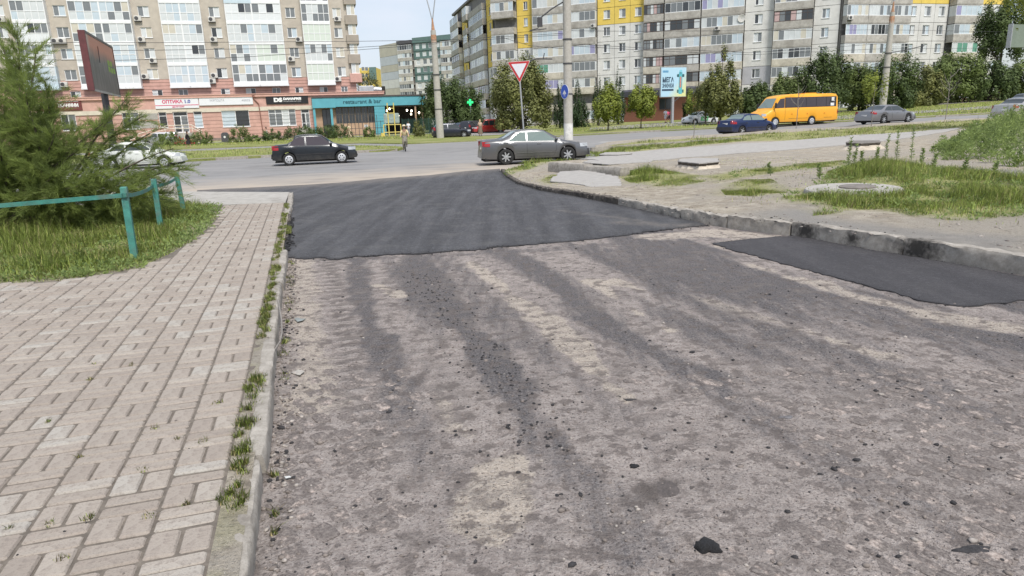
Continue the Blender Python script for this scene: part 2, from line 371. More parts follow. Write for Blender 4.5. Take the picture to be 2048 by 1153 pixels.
def mat_concrete(name, c0, c1, rough=.9, stain=(.12, .105, .09), dens=.55, scale=1.0):
    s = NT(name); a = s.noise(5*scale, 5, .7); f = s.noise(60*scale, 4, .75); st = s.noise(1.6*scale, 6, .7)
    c = s.mix(s.ramp(a, .3, .7), c0, c1); c = s.mix(s.ramp(f, .5, .72, (0, 0, 0), (.5, .5, .5)), c, tuple(v*.55 for v in c0))
    c = s.mix(s.ramp(st, dens, dens+.2, (0, 0, 0), (.7, .7, .7)), c, stain)
    s.bump(s.math('ADD', f, a), .5, .01); return s.out(c, rough, 0, .2)

M_street = mat_street(); M_fresh = mat_fresh('fresh asphalt'); M_patch = mat_fresh('patch asphalt', (.045, .043, .047), (.07, .067, .072), .1)
M_av = mat_avenue(); M_earth = mat_earth(); M_lawn = mat_lawn()
M_kerb = mat_concrete('kerb concrete', (.25, .228, .20), (.43, .40, .36), dens=.50, scale=2.2); M_kerbtar = mat_concrete('tarred kerb', (.055, .05, .046), (.20, .175, .15), stain=(.022, .02, .02), dens=.42)
def mat_kerb_stained():
    m = mat_concrete('stained kerb', (.25, .228, .20), (.43, .40, .36), dens=.50, scale=2.2); t = m.node_tree; b = t.nodes['Principled BSDF']; src = b.inputs['Base Color'].links[0].from_socket; geo = t.nodes.new('ShaderNodeNewGeometry'); acc = None
    for p, r in ((G(1606, 477), .19), (G(1832, 515), .24), (G(1700, 493), .10)):
        d = t.nodes.new('ShaderNodeVectorMath'); d.operation = 'DISTANCE'; t.links.new(geo.outputs['Position'], d.inputs[0]); d.inputs[1].default_value = (p.x, p.y, p.z+.10)
        n_ = t.nodes.new('ShaderNodeTexNoise'); n_.inputs['Scale'].default_value = 22; n_.inputs['Detail'].default_value = 5; t.links.new(geo.outputs['Position'], n_.inputs['Vector'])
        a_ = t.nodes.new('ShaderNodeMath'); a_.operation = 'MULTIPLY_ADD'; t.links.new(n_.outputs['Fac'], a_.inputs[0]); a_.inputs[1].default_value = r*1.3; t.links.new(d.outputs['Value'], a_.inputs[2])
        mr_ = t.nodes.new('ShaderNodeMapRange'); mr_.inputs[1].default_value = r*.95; mr_.inputs[2].default_value = r*2.0; mr_.inputs[3].default_value = .88; mr_.inputs[4].default_value = 0; t.links.new(a_.outputs[0], mr_.inputs[0])
        mx = t.nodes.new('ShaderNodeMix'); mx.data_type = 'RGBA'; t.links.new(mr_.outputs[0], mx.inputs[0]); t.links.new(src, mx.inputs[6]); mx.inputs[7].default_value = (.018, .017, .017, 1); src = mx.outputs[2]
    t.links.new(src, b.inputs['Base Color']); return m
M_kerbst = mat_kerb_stained()
M_conc = mat_concrete('old concrete', (.31, .295, .27), (.44, .42, .39)); M_path = mat_concrete('worn path asphalt', (.30, .285, .27), (.40, .385, .365), dens=.6)
M_ground = mat_lawn('open ground', (.10, .12, .04), (.19, .2, .08), (.3, .27, .17))

# --- ground to the horizon
gx = np.concatenate([-np.geomspace(1600, 60, 14), np.arange(-50, 121, 5), np.geomspace(130, 1600, 14)]); gy = np.concatenate([[-400, -120, -40], np.arange(-10, 160, 4), np.geomspace(170, 2400, 14)])
A, Bq = np.meshgrid(gx, gy); Zg = g(A, Bq)-.16; n0, n1 = A.shape
idx = np.arange(n0*n1).reshape(n0, n1); Fg = np.stack([idx[:-1, :-1], idx[:-1, 1:], idx[1:, 1:], idx[1:, :-1]], -1).reshape(-1, 4)
obj('ground', np_mesh('ground', np.stack([A, Bq, Zg], -1).reshape(-1, 3), Fg, M_ground, smooth=True), kind='structure')

# --- outlines read off the photograph
KR = [(1001, 343), (1012, 356), (1035, 371), (1080, 384), (1150, 396), (1240, 414), (1330, 434), (1420, 451), (1500, 462), (1580, 472), (1640, 482), (1752, 501), (1900, 527), (2048, 552)]
kr = W(KR); kr.append((kr[-1][0]+3.2*(kr[-1][0]-kr[-3][0]), kr[-1][1]+3.2*(kr[-1][1]-kr[-3][1])))
SD = Vector((-.285, .9585)); NL = Vector((-.9585, -.285))           # our street: along and to the left
KL0 = Vector((-1.03, 2.3))
def kl(s, off=0): p = KL0+SD*s+NL*off; return (p.x, p.y)
FAR = [(-700, 339), (0, 313.5), (356, 300), (541, 293), (720, 287.5), (817, 289), (866, 287), (954, 283), (1000, 279.5), (1100, 275), (1300, 264.5), (1435, 258), (1560, 251.5), (1660, 246)]
far = W(FAR); d_ = Vector(far[-1])-Vector(far[-3]); d_.normalize(); far += [tuple(Vector(far[-1])+d_*t) for t in (12, 30, 60, 110, 180)]
EDG = [(1190, 292), (1300, 281), (1435, 274), (1515, 267), (1640, 260.5), (1760, 252.5)]
edg = [(-.29, 25.8), (.25, 27.3), (1.4, 28.5), (3.0, 29.5), (4.3, 31.2)]+W(EDG); d2 = Vector(edg[-1])-Vector(edg[-3]); d2.normalize(); edg += [tuple(Vector(edg[-1])+d2*t) for t in (10, 25, 50, 90, 150)]

# --- avenue (carriageway, side road and the mouth of our street in one sheet)
mouth = W([(1000, 338), (930, 343), (860, 351), (760, 358), (680, 366), (600, 371), (500, 376), (395, 381)])
def av_mask(X, Y):
    P = np.column_stack([X, Y]); d = distpoly(P, mouth); wob = fbm(X*.5, Y*1.5, .5, 4, 3)
    sand = np.clip(1.05-d/(3.2+7*wob), 0, 1)*ss(-30, -16, X)*(1-ss(3, 8, X))
    sand *= ss(.25, .6, fbm(X*.35+Y*.1, Y*1.6, .6, 4, 9)+.25)
    lanes = np.zeros(len(X))
    for line in ([(395, 352), (480, 335), (545, 325), (720, 318)], [(430, 350), (520, 340), (600, 338), (760, 322)], [(560, 352), (680, 345), (830, 333), (960, 330)], [(820, 306), (860, 301), (915, 299), (900, 303), (850, 309)], [(640, 362), (760, 350), (900, 340)], [(1000, 306), (930, 297), (905, 296)]):
        lanes = np.maximum(lanes, np.clip(1-np.abs(distpoly(P, W(line))-.75)/.28, 0, 1)*.55)
    mark = np.zeros(len(X))
    dd = distpoly(P, W([(1180, 288), (1300, 273), (1440, 266)])); mark = np.clip(1-np.abs(dd)/.12, 0, 1)*.6*ss(.4, .6, vnoise(X, Y, 1.2, 5))
    return np.column_stack([sand, lanes, mark])
near_edge = [(-90, 12), (-60, 13), (-30, 14.5), (-8, 15.2), (-5.5, 16.6), (-5.2, 15.6), (2.2, 13.5), (5, 22), (16, 30), (40, 36), (80, 45), (170, 70)]
drape('avenue', near_edge+far[::-1], .8, lambda X, Y: g(X, Y), M_av, maskfun=av_mask, edge=1.5)
# --- lawn beyond the avenue up to the buildings
lawnp = far+[(230, 130), (260, 260), (-200, 260), (-160, 60)]
drape('lawn', lawnp, 3.0, lambda X, Y: g(X, Y)+.09, M_lawn, skirt=.12, edge=2)
# --- side road and paths laid in that lawn
drape('side_road', W([(1180, 262), (1300, 257), (1430, 250), (1560, 241)])+[tuple(gp(1673, 66)[:2]), tuple(gp(1821, 71)[:2]), tuple(gp(1972, 74)[:2]), tuple(gp(2300, 78)[:2]), tuple(gp(2300, 88)[:2]), tuple(gp(1972, 82)[:2]), tuple(gp(1821, 79)[:2]), tuple(gp(1673, 77)[:2]), tuple(gp(1500, 86)[:2]), tuple(gp(1330, 93)[:2]), tuple(gp(1180, 88)[:2])], 3, lambda X, Y: g(X, Y)+.115, M_av, maskfun=lambda X, Y: np.column_stack([X*0+.25, X*0, X*0]), edge=2)
drape('footpath', [tuple(gp(x, y)[:2]) for x, y in ((1560, 93), (1673, 94), (1805, 95), (1980, 95), (2300, 97), (2300, 100), (1980, 98), (1805, 98), (1673, 97), (1560, 96))], 3, lambda X, Y: g(X, Y)+.12, M_conc, edge=2)
drape('footpath', [tuple(gp(x, y)[:2]) for x, y in ((150, 82), (496, 88), (722, 92), (859, 96), (900, 97), (900, 100), (859, 99), (722, 95), (496, 91), (150, 85))], 3, lambda X, Y: g(X, Y)+.12, M_conc, edge=2)
drape('car_park', [tuple(gp(x, y)[:2]) for x, y in ((920, 77), (1000, 77), (1030, 92), (1040, 140), (930, 140), (905, 92))], 3, lambda X, Y: g(X, Y)+.115, M_av, maskfun=lambda X, Y: np.column_stack([X*0+.2, X*0, X*0]), edge=2)
# --- median island with its kerb
medf = W([(-700, 369), (0, 340), (361, 325), (545, 315), (700, 307), (795, 302.5)]); medb = W([(812, 299), (790, 296.5), (720, 294.5), (541, 299.5), (356, 307), (0, 321), (-700, 347)])
drape('median', medf+medb, 1.2, lambda X, Y: g(X, Y)+.15, M_lawn, skirt=.2, edge=1)

# --- near street: milled, dusty surface
def PX(l): return W(l)
T_dark = [(PX([(715, 520), (722, 600), (745, 680), (790, 760), (830, 850), (860, 930)]), .17, .85), (PX([(820, 522), (880, 600), (950, 690), (1010, 770), (1080, 860), (1170, 970), (1260, 1100)]), .15, 1.0), (PX([(905, 515), (985, 600), (1060, 680), (1150, 760), (1260, 850)]), .10, .6), (PX([(1020, 505), (1120, 580), (1230, 660), (1360, 740), (1500, 830), (1700, 950), (1900, 1060)]), .17, .85), (PX([(1180, 495), (1330, 570), (1500, 645), (1700, 720), (1900, 800), (2060, 860)]), .22, .75), (PX([(1330, 480), (1560, 570), (1760, 640), (2060, 735)]), .17, .7), (PX([(640, 520), (900, 512), (1160, 495), (1300, 480)]), .16, .6), (PX([(1430, 620), (1640, 720), (1860, 840), (2060, 950)]), .10, .55), (PX([(760, 760), (840, 900), (900, 1020)]), .08, .5)]
T_sand = [(PX([(940, 525), (1010, 580), (1090, 640), (1160, 700), (1240, 790)]), .09, .9), (PX([(1185, 565), (1250, 610), (1330, 660)]), .06, .75), (PX([(1235, 565), (1290, 582)]), .08, .8), (PX([(1380, 590), (1560, 650), (1760, 710)]), .10, .55), (PX([(750, 568), (800, 592)]), .07, 1.), (PX([(600, 525), (612, 640), (640, 800)]), .22, .55), (PX([(1010, 940), (1000, 1010), (960, 1060)]), .14, .8), (PX([(880, 800), (910, 870)]), .12, .5), (PX([(1300, 475), (1420, 465), (1560, 478), (1480, 490)]), .28, .85), (PX([(1500, 530), (1700, 590), (1900, 640), (2048, 660)]), .14, .6)]
T_wet = [(PX([(1310, 985), (1345, 970), (1370, 962)]), .07, 1.), (PX([(570, 1120), (600, 1145)]), .05, .8)]
COB = []
def street_mask(X, Y):
    P = np.column_stack([X, Y]); wob = (fbm(X, Y, 2.2, 4, 1)-.5)*.30+(fbm(X, Y, 9, 3, 2)-.5)*.12
    res = []
    for T in (T_dark, T_sand, T_wet):
        m = np.zeros(len(X))
        for line, wd, k in T: m = np.maximum(m, k*np.clip((wd*1.35-distpoly(P, line)-wob)/(wd*.75), 0, 1))
        res.append(m)
    ridg = .5+.5*np.sin((Y*.96-X*.285)*2*math.pi/.095+3*vnoise(X, Y, 2.5, 8))          # tyre lugs beside the kerb
    along = np.clip(1.25-distpoly(P, PX([(660, 520), (675, 600), (700, 700), (735, 820), (760, 930)]))/.15, 0, 1)
    lug = np.maximum(along*1.0, np.clip((fbm(X, Y, .55, 3, 14)-.52)*4, 0, .35))*ss(1.0, 2.2, Y)
    for line_ in ([(1010, 580), (1130, 680), (1260, 800), (1420, 930)], [(860, 700), (900, 850), (960, 1050)], [(1500, 640), (1750, 800), (2048, 1000)]): lug = np.maximum(lug, np.clip(1.2-distpoly(P, PX(line_))/.22, 0, 1)*.5)
    res.append(lug); res[0] = np.maximum(res[0], np.clip((fbm(X, Y, 1.3, 5, 4)-.58)*4, 0, .35))
    base = .60*ss(3.2, 6.0, Y+.35*X)*ss(.75, 1.25, -((X-KL0.x)*NL.x+(Y-KL0.y)*NL.y))*(.15+1.5*ss(.3, .7, fbm(X*2.6+Y*.75, Y*.35, .8, 4, 17))); base *= 1-np.clip(res[1]*1.1, 0, 1); res[0] = np.maximum(res[0]*(1-.5*res[1])*(.52+.48*ss(2.4, 5.2, Y)), np.clip(base, 0, .85))
    return np.column_stack(res)
def street_z(X, Y): return .006*(fbm(X, Y, 6, 4, 6)-.5)+.012*(fbm(X, Y, 1.2, 3, 7)-.5)+.0035*np.clip((fbm(X, Y, 24, 2, 5)-.5)*4, -1, 1)
stp = [kl(-3.4, .05), kl(6.7, .05), (-2.9, 8.9), (-2.2, 9.2), (3.2, 10.6)]+[p for p in kr[7:]]+[(kr[-1][0]-.2, -.6), (.3, -.9)]
street = drape('street', stp, .045, street_z, M_street, maskfun=street_mask, edge=.08)
# --- fresh asphalt laid over the mouth of the street
FE = [(575, 517), (610, 519), (640, 518), (672, 520), (700, 516), (735, 514), (760, 511), (800, 510), (860, 507), (910, 503), (960, 500), (985, 495), (1070, 490), (1110, 488), (1160, 482), (1240, 473), (1300, 465), (1360, 459), (1424, 452)]
def ragged(line, step, amp): return [(p.x+random.gauss(0, amp), p.y+random.gauss(0, amp)) for p in resample([Vector((q[0], q[1], 0)) for q in line], step)]
fe = ragged([(p[0], p[1]+random.uniform(-.05, .05)) for p in W(FE)], .07, .018)
frp = fe+kr[:7][::-1]+mouth+[tuple(G(392, 388)[:2]), kl(15.6), kl(12), kl(6.9)]
def fr_mask(X, Y):
    P = np.column_stack([X, Y]); d = distpoly(P, fe); dust = np.clip(1-distpoly(P, mouth)/2.5, 0, 1)*.75
    for line, wd, k in ((PX([(1120, 425), (1240, 440), (1330, 455)]), .12, .45), (PX([(1240, 450), (1340, 455), (1400, 455)]), .25, .5)): dust = np.maximum(dust, k*np.clip(1-distpoly(P, line)/wd, 0, 1))
    tar = np.clip(1-d/.06, 0, 1)*.5+np.clip(1-distpoly(P, kr[:9])/.22, 0, 1)*.7+np.clip(1-np.abs(distpoly(P, [kl(6.9, -.14), kl(14, -.14)]))/.02, 0, 1)*.6
    return np.column_stack([dust, np.clip(tar, 0, 1), X*0])
def fr_z(X, Y):
    P = np.column_stack([X, Y]); d = distpoly(P, fe); dm = distpoly(P, mouth)
    return g(X, Y)+.008+.026*np.minimum(ss(0, .22, d)+.25, 1)*ss(-.2, 2.5, dm)+.006*(fbm(X, Y, 2.5, 3, 2)-.5)
drape('fresh_asphalt', frp, .11, fr_z, M_fresh, maskfun=fr_mask, skirt=.03, edge=.12)
PT = [(1425, 488), (1500, 479), (1560, 474), (1590, 474), (1752, 503), (1900, 529), (2048, 554)]
ptp = W(PT)+[(kr[-1][0], kr[-1][1]), (5.6, 4.9)]+W([(2048, 603), (1990, 608), (1915, 613), (1850, 605), (1790, 588), (1700, 566), (1600, 540), (1530, 518), (1460, 500)])
ptp = ragged([(x+random.uniform(-.03, .03), y+random.uniform(-.03, .03)) for x, y in ptp+[ptp[0]]], .07, .014)
drape('asphalt_patch', ptp, .06, lambda X, Y: .010+.004*(fbm(X, Y, 5, 3, 2)-.5), M_patch, maskfun=lambda X, Y: np.column_stack([X*0, np.clip(1-distpoly(np.column_stack([X, Y]), ptp+[ptp[0]])/.05, 0, 1)*.45, X*0]), skirt=.02, edge=.07)

# --- right-hand verge: trodden earth between the kerb and the avenue
def zv(X, Y):
    P = np.column_stack([np.atleast_1d(X), np.atleast_1d(Y)]); dk = distpoly(P, kr)
    base = .10+.08*ss(2.0, 4.2, P[:, 0])
    lump = .16*(fbm(P[:, 0], P[:, 1], .22, 3, 12)-.42)*ss(.3, 3, dk)+.03*(fbm(P[:, 0], P[:, 1], 1.3, 3, 5)-.5)*ss(.2, .8, dk)
    mound = .10*np.exp(-((P[:, 0]-7.6)**2/6+(P[:, 1]-14.6)**2/4))
    return g(P[:, 0], P[:, 1])+base+lump+mound+.10*np.exp(-((P[:, 0]-1.8)**2/5+(P[:, 1]-27)**2/3))
GP = {  # where grass grows, as outlines in the photograph
 'tip': [(1004, 342), (1030, 326), (1060, 316), (1150, 302), (1200, 296), (1300, 289), (1475, 281), (1480, 285), (1300, 301), (1180, 313), (1120, 322), (1075, 332), (1030, 342), (1012, 348)],
 'small': [(1080, 356), (1105, 345), (1130, 350), (1120, 358), (1095, 364)],
 'mid': [(1228, 348), (1290, 342), (1350, 345), (1405, 352), (1412, 364), (1340, 374), (1260, 362)],
 'band': [(1400, 354), (1500, 340), (1600, 330), (1690, 324), (1695, 330), (1560, 348), (1430, 368)],
 'tuft': [(1440, 378), (1480, 362), (1540, 364), (1578, 378), (1575, 388), (1510, 398), (1450, 392)],
 'big': [(1562, 405), (1590, 388), (1640, 372), (1660, 352), (1690, 335), (1750, 322), (1820, 330), (1900, 346), (1980, 356), (2120, 372), (2150, 440), (2000, 440), (1960, 448), (1900, 446), (1830, 438), (1760, 424), (1700, 425), (1660, 432), (1625, 435), (1640, 418)],
 'ave': [(1200, 294), (1300, 283), (1435, 276), (1515, 269), (1640, 262), (1830, 249), (1960, 240), (2060, 232), (2060, 252), (1900, 262), (1750, 275), (1600, 283), (1480, 285)]}
GW = {k: W(v, .17) for k, v in GP.items()}
def vg_mask(X, Y):
    P = np.column_stack([X, Y]); gr = np.zeros(len(X)); wob = (fbm(X, Y, 1.1, 4, 3)-.5)*.9
    for k, pl in GW.items():
        d = distpoly(P, pl+[pl[0]]); d = np.where(inside(P, pl), -d, d); gr = np.maximum(gr, np.clip((.12-d+wob*.5)/.45, 0, 1))
    asp = np.zeros(len(X))
    for pl in ([(1500, 430), (1620, 410), (1660, 440), (2048, 480), (2100, 540), (1800, 500)], [(1825, 345), (2048, 385), (2200, 395), (2200, 360), (1900, 335)]):
        p2 = W(pl, .17); d = distpoly(P, p2+[p2[0]]); d = np.where(inside(P, p2), -d, d); asp = np.maximum(asp, np.clip((.1-d+wob*.3)/.3, 0, 1)*.85)
    tar = np.clip(1-distpoly(P, kr[:8])/.16-fbm(X, Y, 3, 3, 8)*.5, 0, 1)*.7
    return np.column_stack([gr, asp, tar])
krin = [(p[0]+.11*n_[0], p[1]+.11*n_[1]) for p, n_ in zip(kr, [(lambda d: (-d.y, d.x) if (-d.y) > 0 or True else d)((Vector(kr[min(i+1, len(kr)-1)])-Vector(kr[max(i-1, 0)])).normalized()) for i in range(len(kr))])]
vgp = krin+[(9, -1.5), (30, 2), (60, 12), (130, 35)]+[p for p in edg[::-1] if p[0] < 150]
def zvf(X, Y):
    P = np.column_stack([X, Y]); de = distpoly(P, edg); return g(X, Y)-.02+(zv(X, Y)-g(X, Y)+.02)*(.15+.85*ss(0, .9, de))
drape('verge', vgp, .33, zvf, M_earth, maskfun=vg_mask, edge=.3)
pth = W([(1160, 320), (1230, 328), (1330, 322), (1440, 310), (1560, 301), (1660, 294), (1790, 283), (1890, 268)], .17)+W([(1925, 258), (1800, 267), (1640, 279), (1480, 291), (1300, 304), (1195, 311)], .17)
drape('footpath', pth, .5, lambda X, Y: zvf(X, Y)+.03, M_path, edge=.4, skirt=.03)

# --- kerbs: every stone is a piece of its own
def kerb(name, line, width, hfun, mats, length=1.0, side=1, rough=.012, sub=True, inset=.16):
    root = bpy.data.objects.new(name, None); link(root, kind='structure')
    L3 = [Vector((p[0], p[1], 0)) for p in line]; tot = sum((q-p_).length for p_, q in zip(L3[:-1], L3[1:])); length = tot/max(1, round(tot/length))-1e-5; pts = resample(L3, length)
    for i, (a, b) in enumerate(zip(pts[:-1], pts[1:])):
        d = (b-a).normalized(); n = Vector((-d.y, d.x, 0))*side; gap = random.uniform(.006, .02); h = hfun(i, a)
        if h <= 0: continue
        a2 = a+d*gap; off = n*random.uniform(-.012, .012); tilt = random.uniform(-.012, .012)
        za, zb = float(g(a.x, a.y)), float(g(b.x, b.y)); nl, nw, nh = (14, 4, 5) if sub else (1, 1, 1)
        nw_, prof = width, [(0, -.08), (0, h*.35), (0.002, h*.75), (.005, h-.012), (.014, h-.001), (width*.5, h), (width-.012, h-.002), (width-.003, h-.012), (width, -.05)] if sub else [(0, -.1), (0, h), (width, h), (width, -.1)]
        ln = (b-a2).length; rings = []
        for k in range(nl+1):
            t = k/nl; c = a2+d*ln*t; z = za+(zb-za)*t+tilt*(t-.5); e = (.010 if k in (0, nl) and sub else 0)
            rings.append([tuple(c+off+n*(u+e*(1 if u < width/2 else -1))+Vector((random.uniform(-1, 1)*rough*.5, random.uniform(-1, 1)*rough*.5, z+v-(e if v > 0 else 0)+(random.uniform(-1, .35)*rough if v > h*.3 else 0)))) for u, v in prof])
        mb = MB(); mb.loft(rings, closed=False); mb.add(rings[0], [tuple(range(len(prof)))]); mb.add(rings[-1], [tuple(range(len(prof)))])
        mb.build('kerb_stone', mats(i, a) if callable(mats) else mats, root, smooth=sub)
    return root
kl_line = [kl(-3.2), kl(6.6)]
kerb('kerb', kl_line, .095, lambda i, a: .112+random.uniform(-.006, .006), M_kerb, 1.0, 1, .009)
kerb('kerb', [kl(6.75), kl(15.4)], .115, lambda i, a: (.05, .085, .03, .10, .12, .115, .12, .12, .12)[min(i, 8)], lambda i, a: M_kerbtar if i < 4 else M_kerb, 1.0, 1, .02)
kerb('kerb', kr[::-1][:6], .16, lambda i, a: .205+random.uniform(-.012, .012), M_kerbst, 1.55, -1, .018)
kerb('kerb', kr[::-1][5:], .14, lambda i, a: max(.10, .19-.010*i), lambda i, a: M_kerbtar if i > 3 else M_kerb, 1.0, -1, .022)
kerb('kerb', medf, .18, lambda i, a: .17, M_kerb, 2.0, 1, .01, sub=False)
kerb('kerb', [p for p in far[7:17]], .18, lambda i, a: .14, M_kerb, 3.0, 1, .01, sub=False)
kerb('kerb', W([(1180, 303), (1300, 294), (1400, 287.5), (1480, 282.5)], .1), .16, lambda i, a: .30, M_kerb, 1.5, -1, .01, sub=False)

# --- left pavement: bed, bricks in basket weave, concrete apron
M_bed = mat('pavement bed sand', (.14, .12, .10), .95, .3, 20, .4, 60)
LW = W([(437, 411), (432, 440), (388, 480), (342, 506), (282, 536), (122, 561), (0, 567), (-220, 574)], .11)
E0 = Vector((-1.125, 2.07))
def pe(s, off=0): p = E0+SD*s+NL*off; return (p.x, p.y)
pav = [pe(-3, -.10), pe(12.75, -.10)]+LW+[(-9, 5.2), (-6.5, 1.5), (-4, -.9)]
drape('pavement', pav, .4, lambda X, Y: g(X, Y)+.103, M_bed, skirt=.05, edge=.4)
pavement = bpy.data.objects['pavement']
drape('soil_strip', [pe(-3, -.005), pe(12.7, -.005), pe(12.7, -.115), pe(-3, -.115)], .05, lambda X, Y: g(X, Y)+.104+.010*(fbm(X, Y, 9, 3, 2)-.5), M_earth, maskfun=lambda X, Y: np.column_stack([ss(.5, .7, fbm(X, Y, 5, 3, 8))*.3, X*0, X*0]), edge=.06)
apron = [pe(12.78, -.02), kl(15.45, .10), tuple(G(395, 384, .11)[:2]), tuple(G(200, 380, .11)[:2]), (-14, 17.5), (-14, 15.6), tuple(G(300, 408, .11)[:2]), tuple(G(380, 411, .11)[:2]), LW[0]]
drape('apron', apron, .3, lambda X, Y: g(X, Y)+.116+.01*(fbm(X, Y, 2, 3, 1)-.5), M_conc, skirt=.12, edge=.2)
def brickmat(rand):
    s = NT('paving brick'+(' far' if rand is None else '')); f = s.noise(70, 4, .75); m = s.noise(9, 5, .65); big = s.noise(.8, 4, .6)
    if rand: oi = s.n('ObjectInfo'); r = oi.outputs['Random']
    else: r = s.attr('tint').outputs['Fac']
    rp = s.n('ValToRGB'); e = rp.color_ramp.elements; e[0].color = (.285, .25, .218, 1); e[1].color = (.40, .385, .352, 1); e[1].position = 1
    for p_, c_ in ((.3, (.35, .31, .272, 1)), (.55, (.315, .28, .246, 1)), (.8, (.38, .342, .30, 1))): q = e.new(p_); q.color = c_
    s.l(r, rp.inputs[0]); c = s.mix(s.ramp(m, .3, .72), rp.outputs[0], s.mix(.45, rp.outputs[0], (.25, .20, .17)))
    c = s.mix(s.ramp(big, .45, .65, (0, 0, 0), (.45, .45, .45)), c, (.34, .30, .26)); c = s.mix(s.ramp(f, .54, .66, (0, 0, 0), (.55, .55, .55)), c, (.16, .135, .115)); c = s.mix(s.ramp(s.noise(28, 4, .7), .52, .64, (0, 0, 0), (.5, .5, .5)), c, (.20, .17, .15))
    c = s.mix(s.ramp(s.noise(2.4, 5, .7), .60, .72, (0, 0, 0), (.5, .5, .5)), c, (.13, .105, .09))
    s.bump(s.math('ADD', f, m), .7, .008); return s.out(c, .9, 0, .25)
M_brick = brickmat(True); M_brickf = brickmat(None)
BL = .242; BS = .185; bricks = []
for i in range(37):
    for j in range(-17, 70):
        hor = (i+j) % 2 == 0
        for k in (0, 1):
            o_ = (i+.5)*BL; s_ = (j+.5)*BS+random.uniform(-.003, .003)
            if hor: s_ += (k-.5)*BS/2
            else: o_ += (k-.5)*BL/2
            bricks.append((*pe(s_, o_), hor))
bp = np.array([(b[0], b[1]) for b in bricks]); ok = inside(bp, pav) & (distpoly(bp, LW) > .05); bricks = [b for b, q in zip(bricks, ok) if q]
ang = math.atan2(SD.y, SD.x)
def brick_mesh(lx, ly, nm): return MB().cbox(-lx/2, lx/2, -ly/2, ly/2, -.05, 0, .009)
me_b = [brick_mesh(BL-.013, BS/2-.014, 'b').mesh('brick', M_brick), brick_mesh(BS-.014, BL/2-.010, 'b').mesh('brick', M_brick)]
vis = []
for b in bricks:
    x, y = proj((b[0], b[1], .11)); vis.append((0 if (-40 < x < 2088 and y < 1190 and b[1] > 1.2) else 1, b[1]**2+b[0]**2))
order = sorted(range(len(bricks)), key=lambda i: vis[i]); rest = MB(); rt = []
for q, i in enumerate(order):
    X, Y, hor = bricks[i]; z = float(g(X, Y))+.112+random.uniform(-.004, .004)-.012*max(0, fbm(X, Y, .9, 2, 4)-.6); rz = ang+(math.pi/2 if hor else 0)+random.uniform(-.02, .02)
    if q < 300:
        o = bpy.data.objects.new('brick', me_b[0 if hor else 1]); link(o, pavement); o.location = (X, Y, z); o.rotation_euler = (random.uniform(-.010, .010), random.uniform(-.010, .010), rz)
    else:
        n0_ = len(rest.v); t = brick_mesh(BL-.013, BS/2-.014, 'b') if hor else brick_mesh(BS-.014, BL/2-.010, 'b'); c, s_ = math.cos(rz), math.sin(rz); tx, ty = random.uniform(-.01, .01), random.uniform(-.01, .01)
        rest.add([(X+c*v[0]-s_*v[1], Y+s_*v[0]+c*v[1], z+v[2]+tx*v[0]+ty*v[1]) for v in t.v], t.f); rt += [random.random()]*(len(rest.v)-n0_)
mr = rest.mesh('brick_field', M_brickf, fix=False); a_ = mr.attributes.new('tint', 'FLOAT', 'POINT'); a_.data.foreach_set('value', np.array(rt, np.float32)); obj('brick_field', mr, pavement, kind='stuff')
# --- lawn with the fence and the feathery shrub
lwl = LW+[(-12, 5.0), (-24, 4), (-26, 13.5), (-14, 15.4), tuple(G(300, 409, .11)[:2]), tuple(G(380, 412, .11)[:2])]
def zl(X, Y): return g(X, Y)+.10+.05*(fbm(X, Y, .8, 3, 3)-.4)*ss(0, .6, distpoly(np.column_stack([np.atleast_1d(X), np.atleast_1d(Y)]), LW))
drape('shrub_bed', lwl, .35, zl, M_earth, maskfun=lambda X, Y: np.column_stack([np.clip(distpoly(np.column_stack([X, Y]), LW)/.25-.15, 0, 1), X*0, X*0]), edge=.3, skirt=.1)
# ================================================================== BUILDINGS
class Fac:
    "a facade line on the ground between two points; local x along it, y into the building, z up"
    def __init__(s, A, B, base=None):
        s.A = Vector((A[0], A[1])); s.B = Vector((B[0], B[1])); s.u = (s.B-s.A).normalized(); s.L = (s.B-s.A).length
        s.n = Vector((-s.u.y, s.u.x)); s.rz = math.atan2(s.u.y, s.u.x); s.z0 = float(g(*((s.A+s.B)/2))) if base is None else base
    def loc(s, px, py, dep=0):
        d = ray(px, py); A = s.A+s.n*dep; den = d[0]*s.n.x+d[1]*s.n.y; t = (A.x*s.n.x+A.y*s.n.y)/den
        P = Vector((d[0]*t, d[1]*t)); return (P-s.A).dot(s.u), EYE+d[2]*t-s.z0
    def x(s, px, py, dep=0): return s.loc(px, py, dep)[0]
    def z(s, px, py, dep=0): return s.loc(px, py, dep)[1]
    def root(s, name, label, cat, group=None): return thing(name, label, cat, (s.A.x, s.A.y, s.z0), s.rz, group)
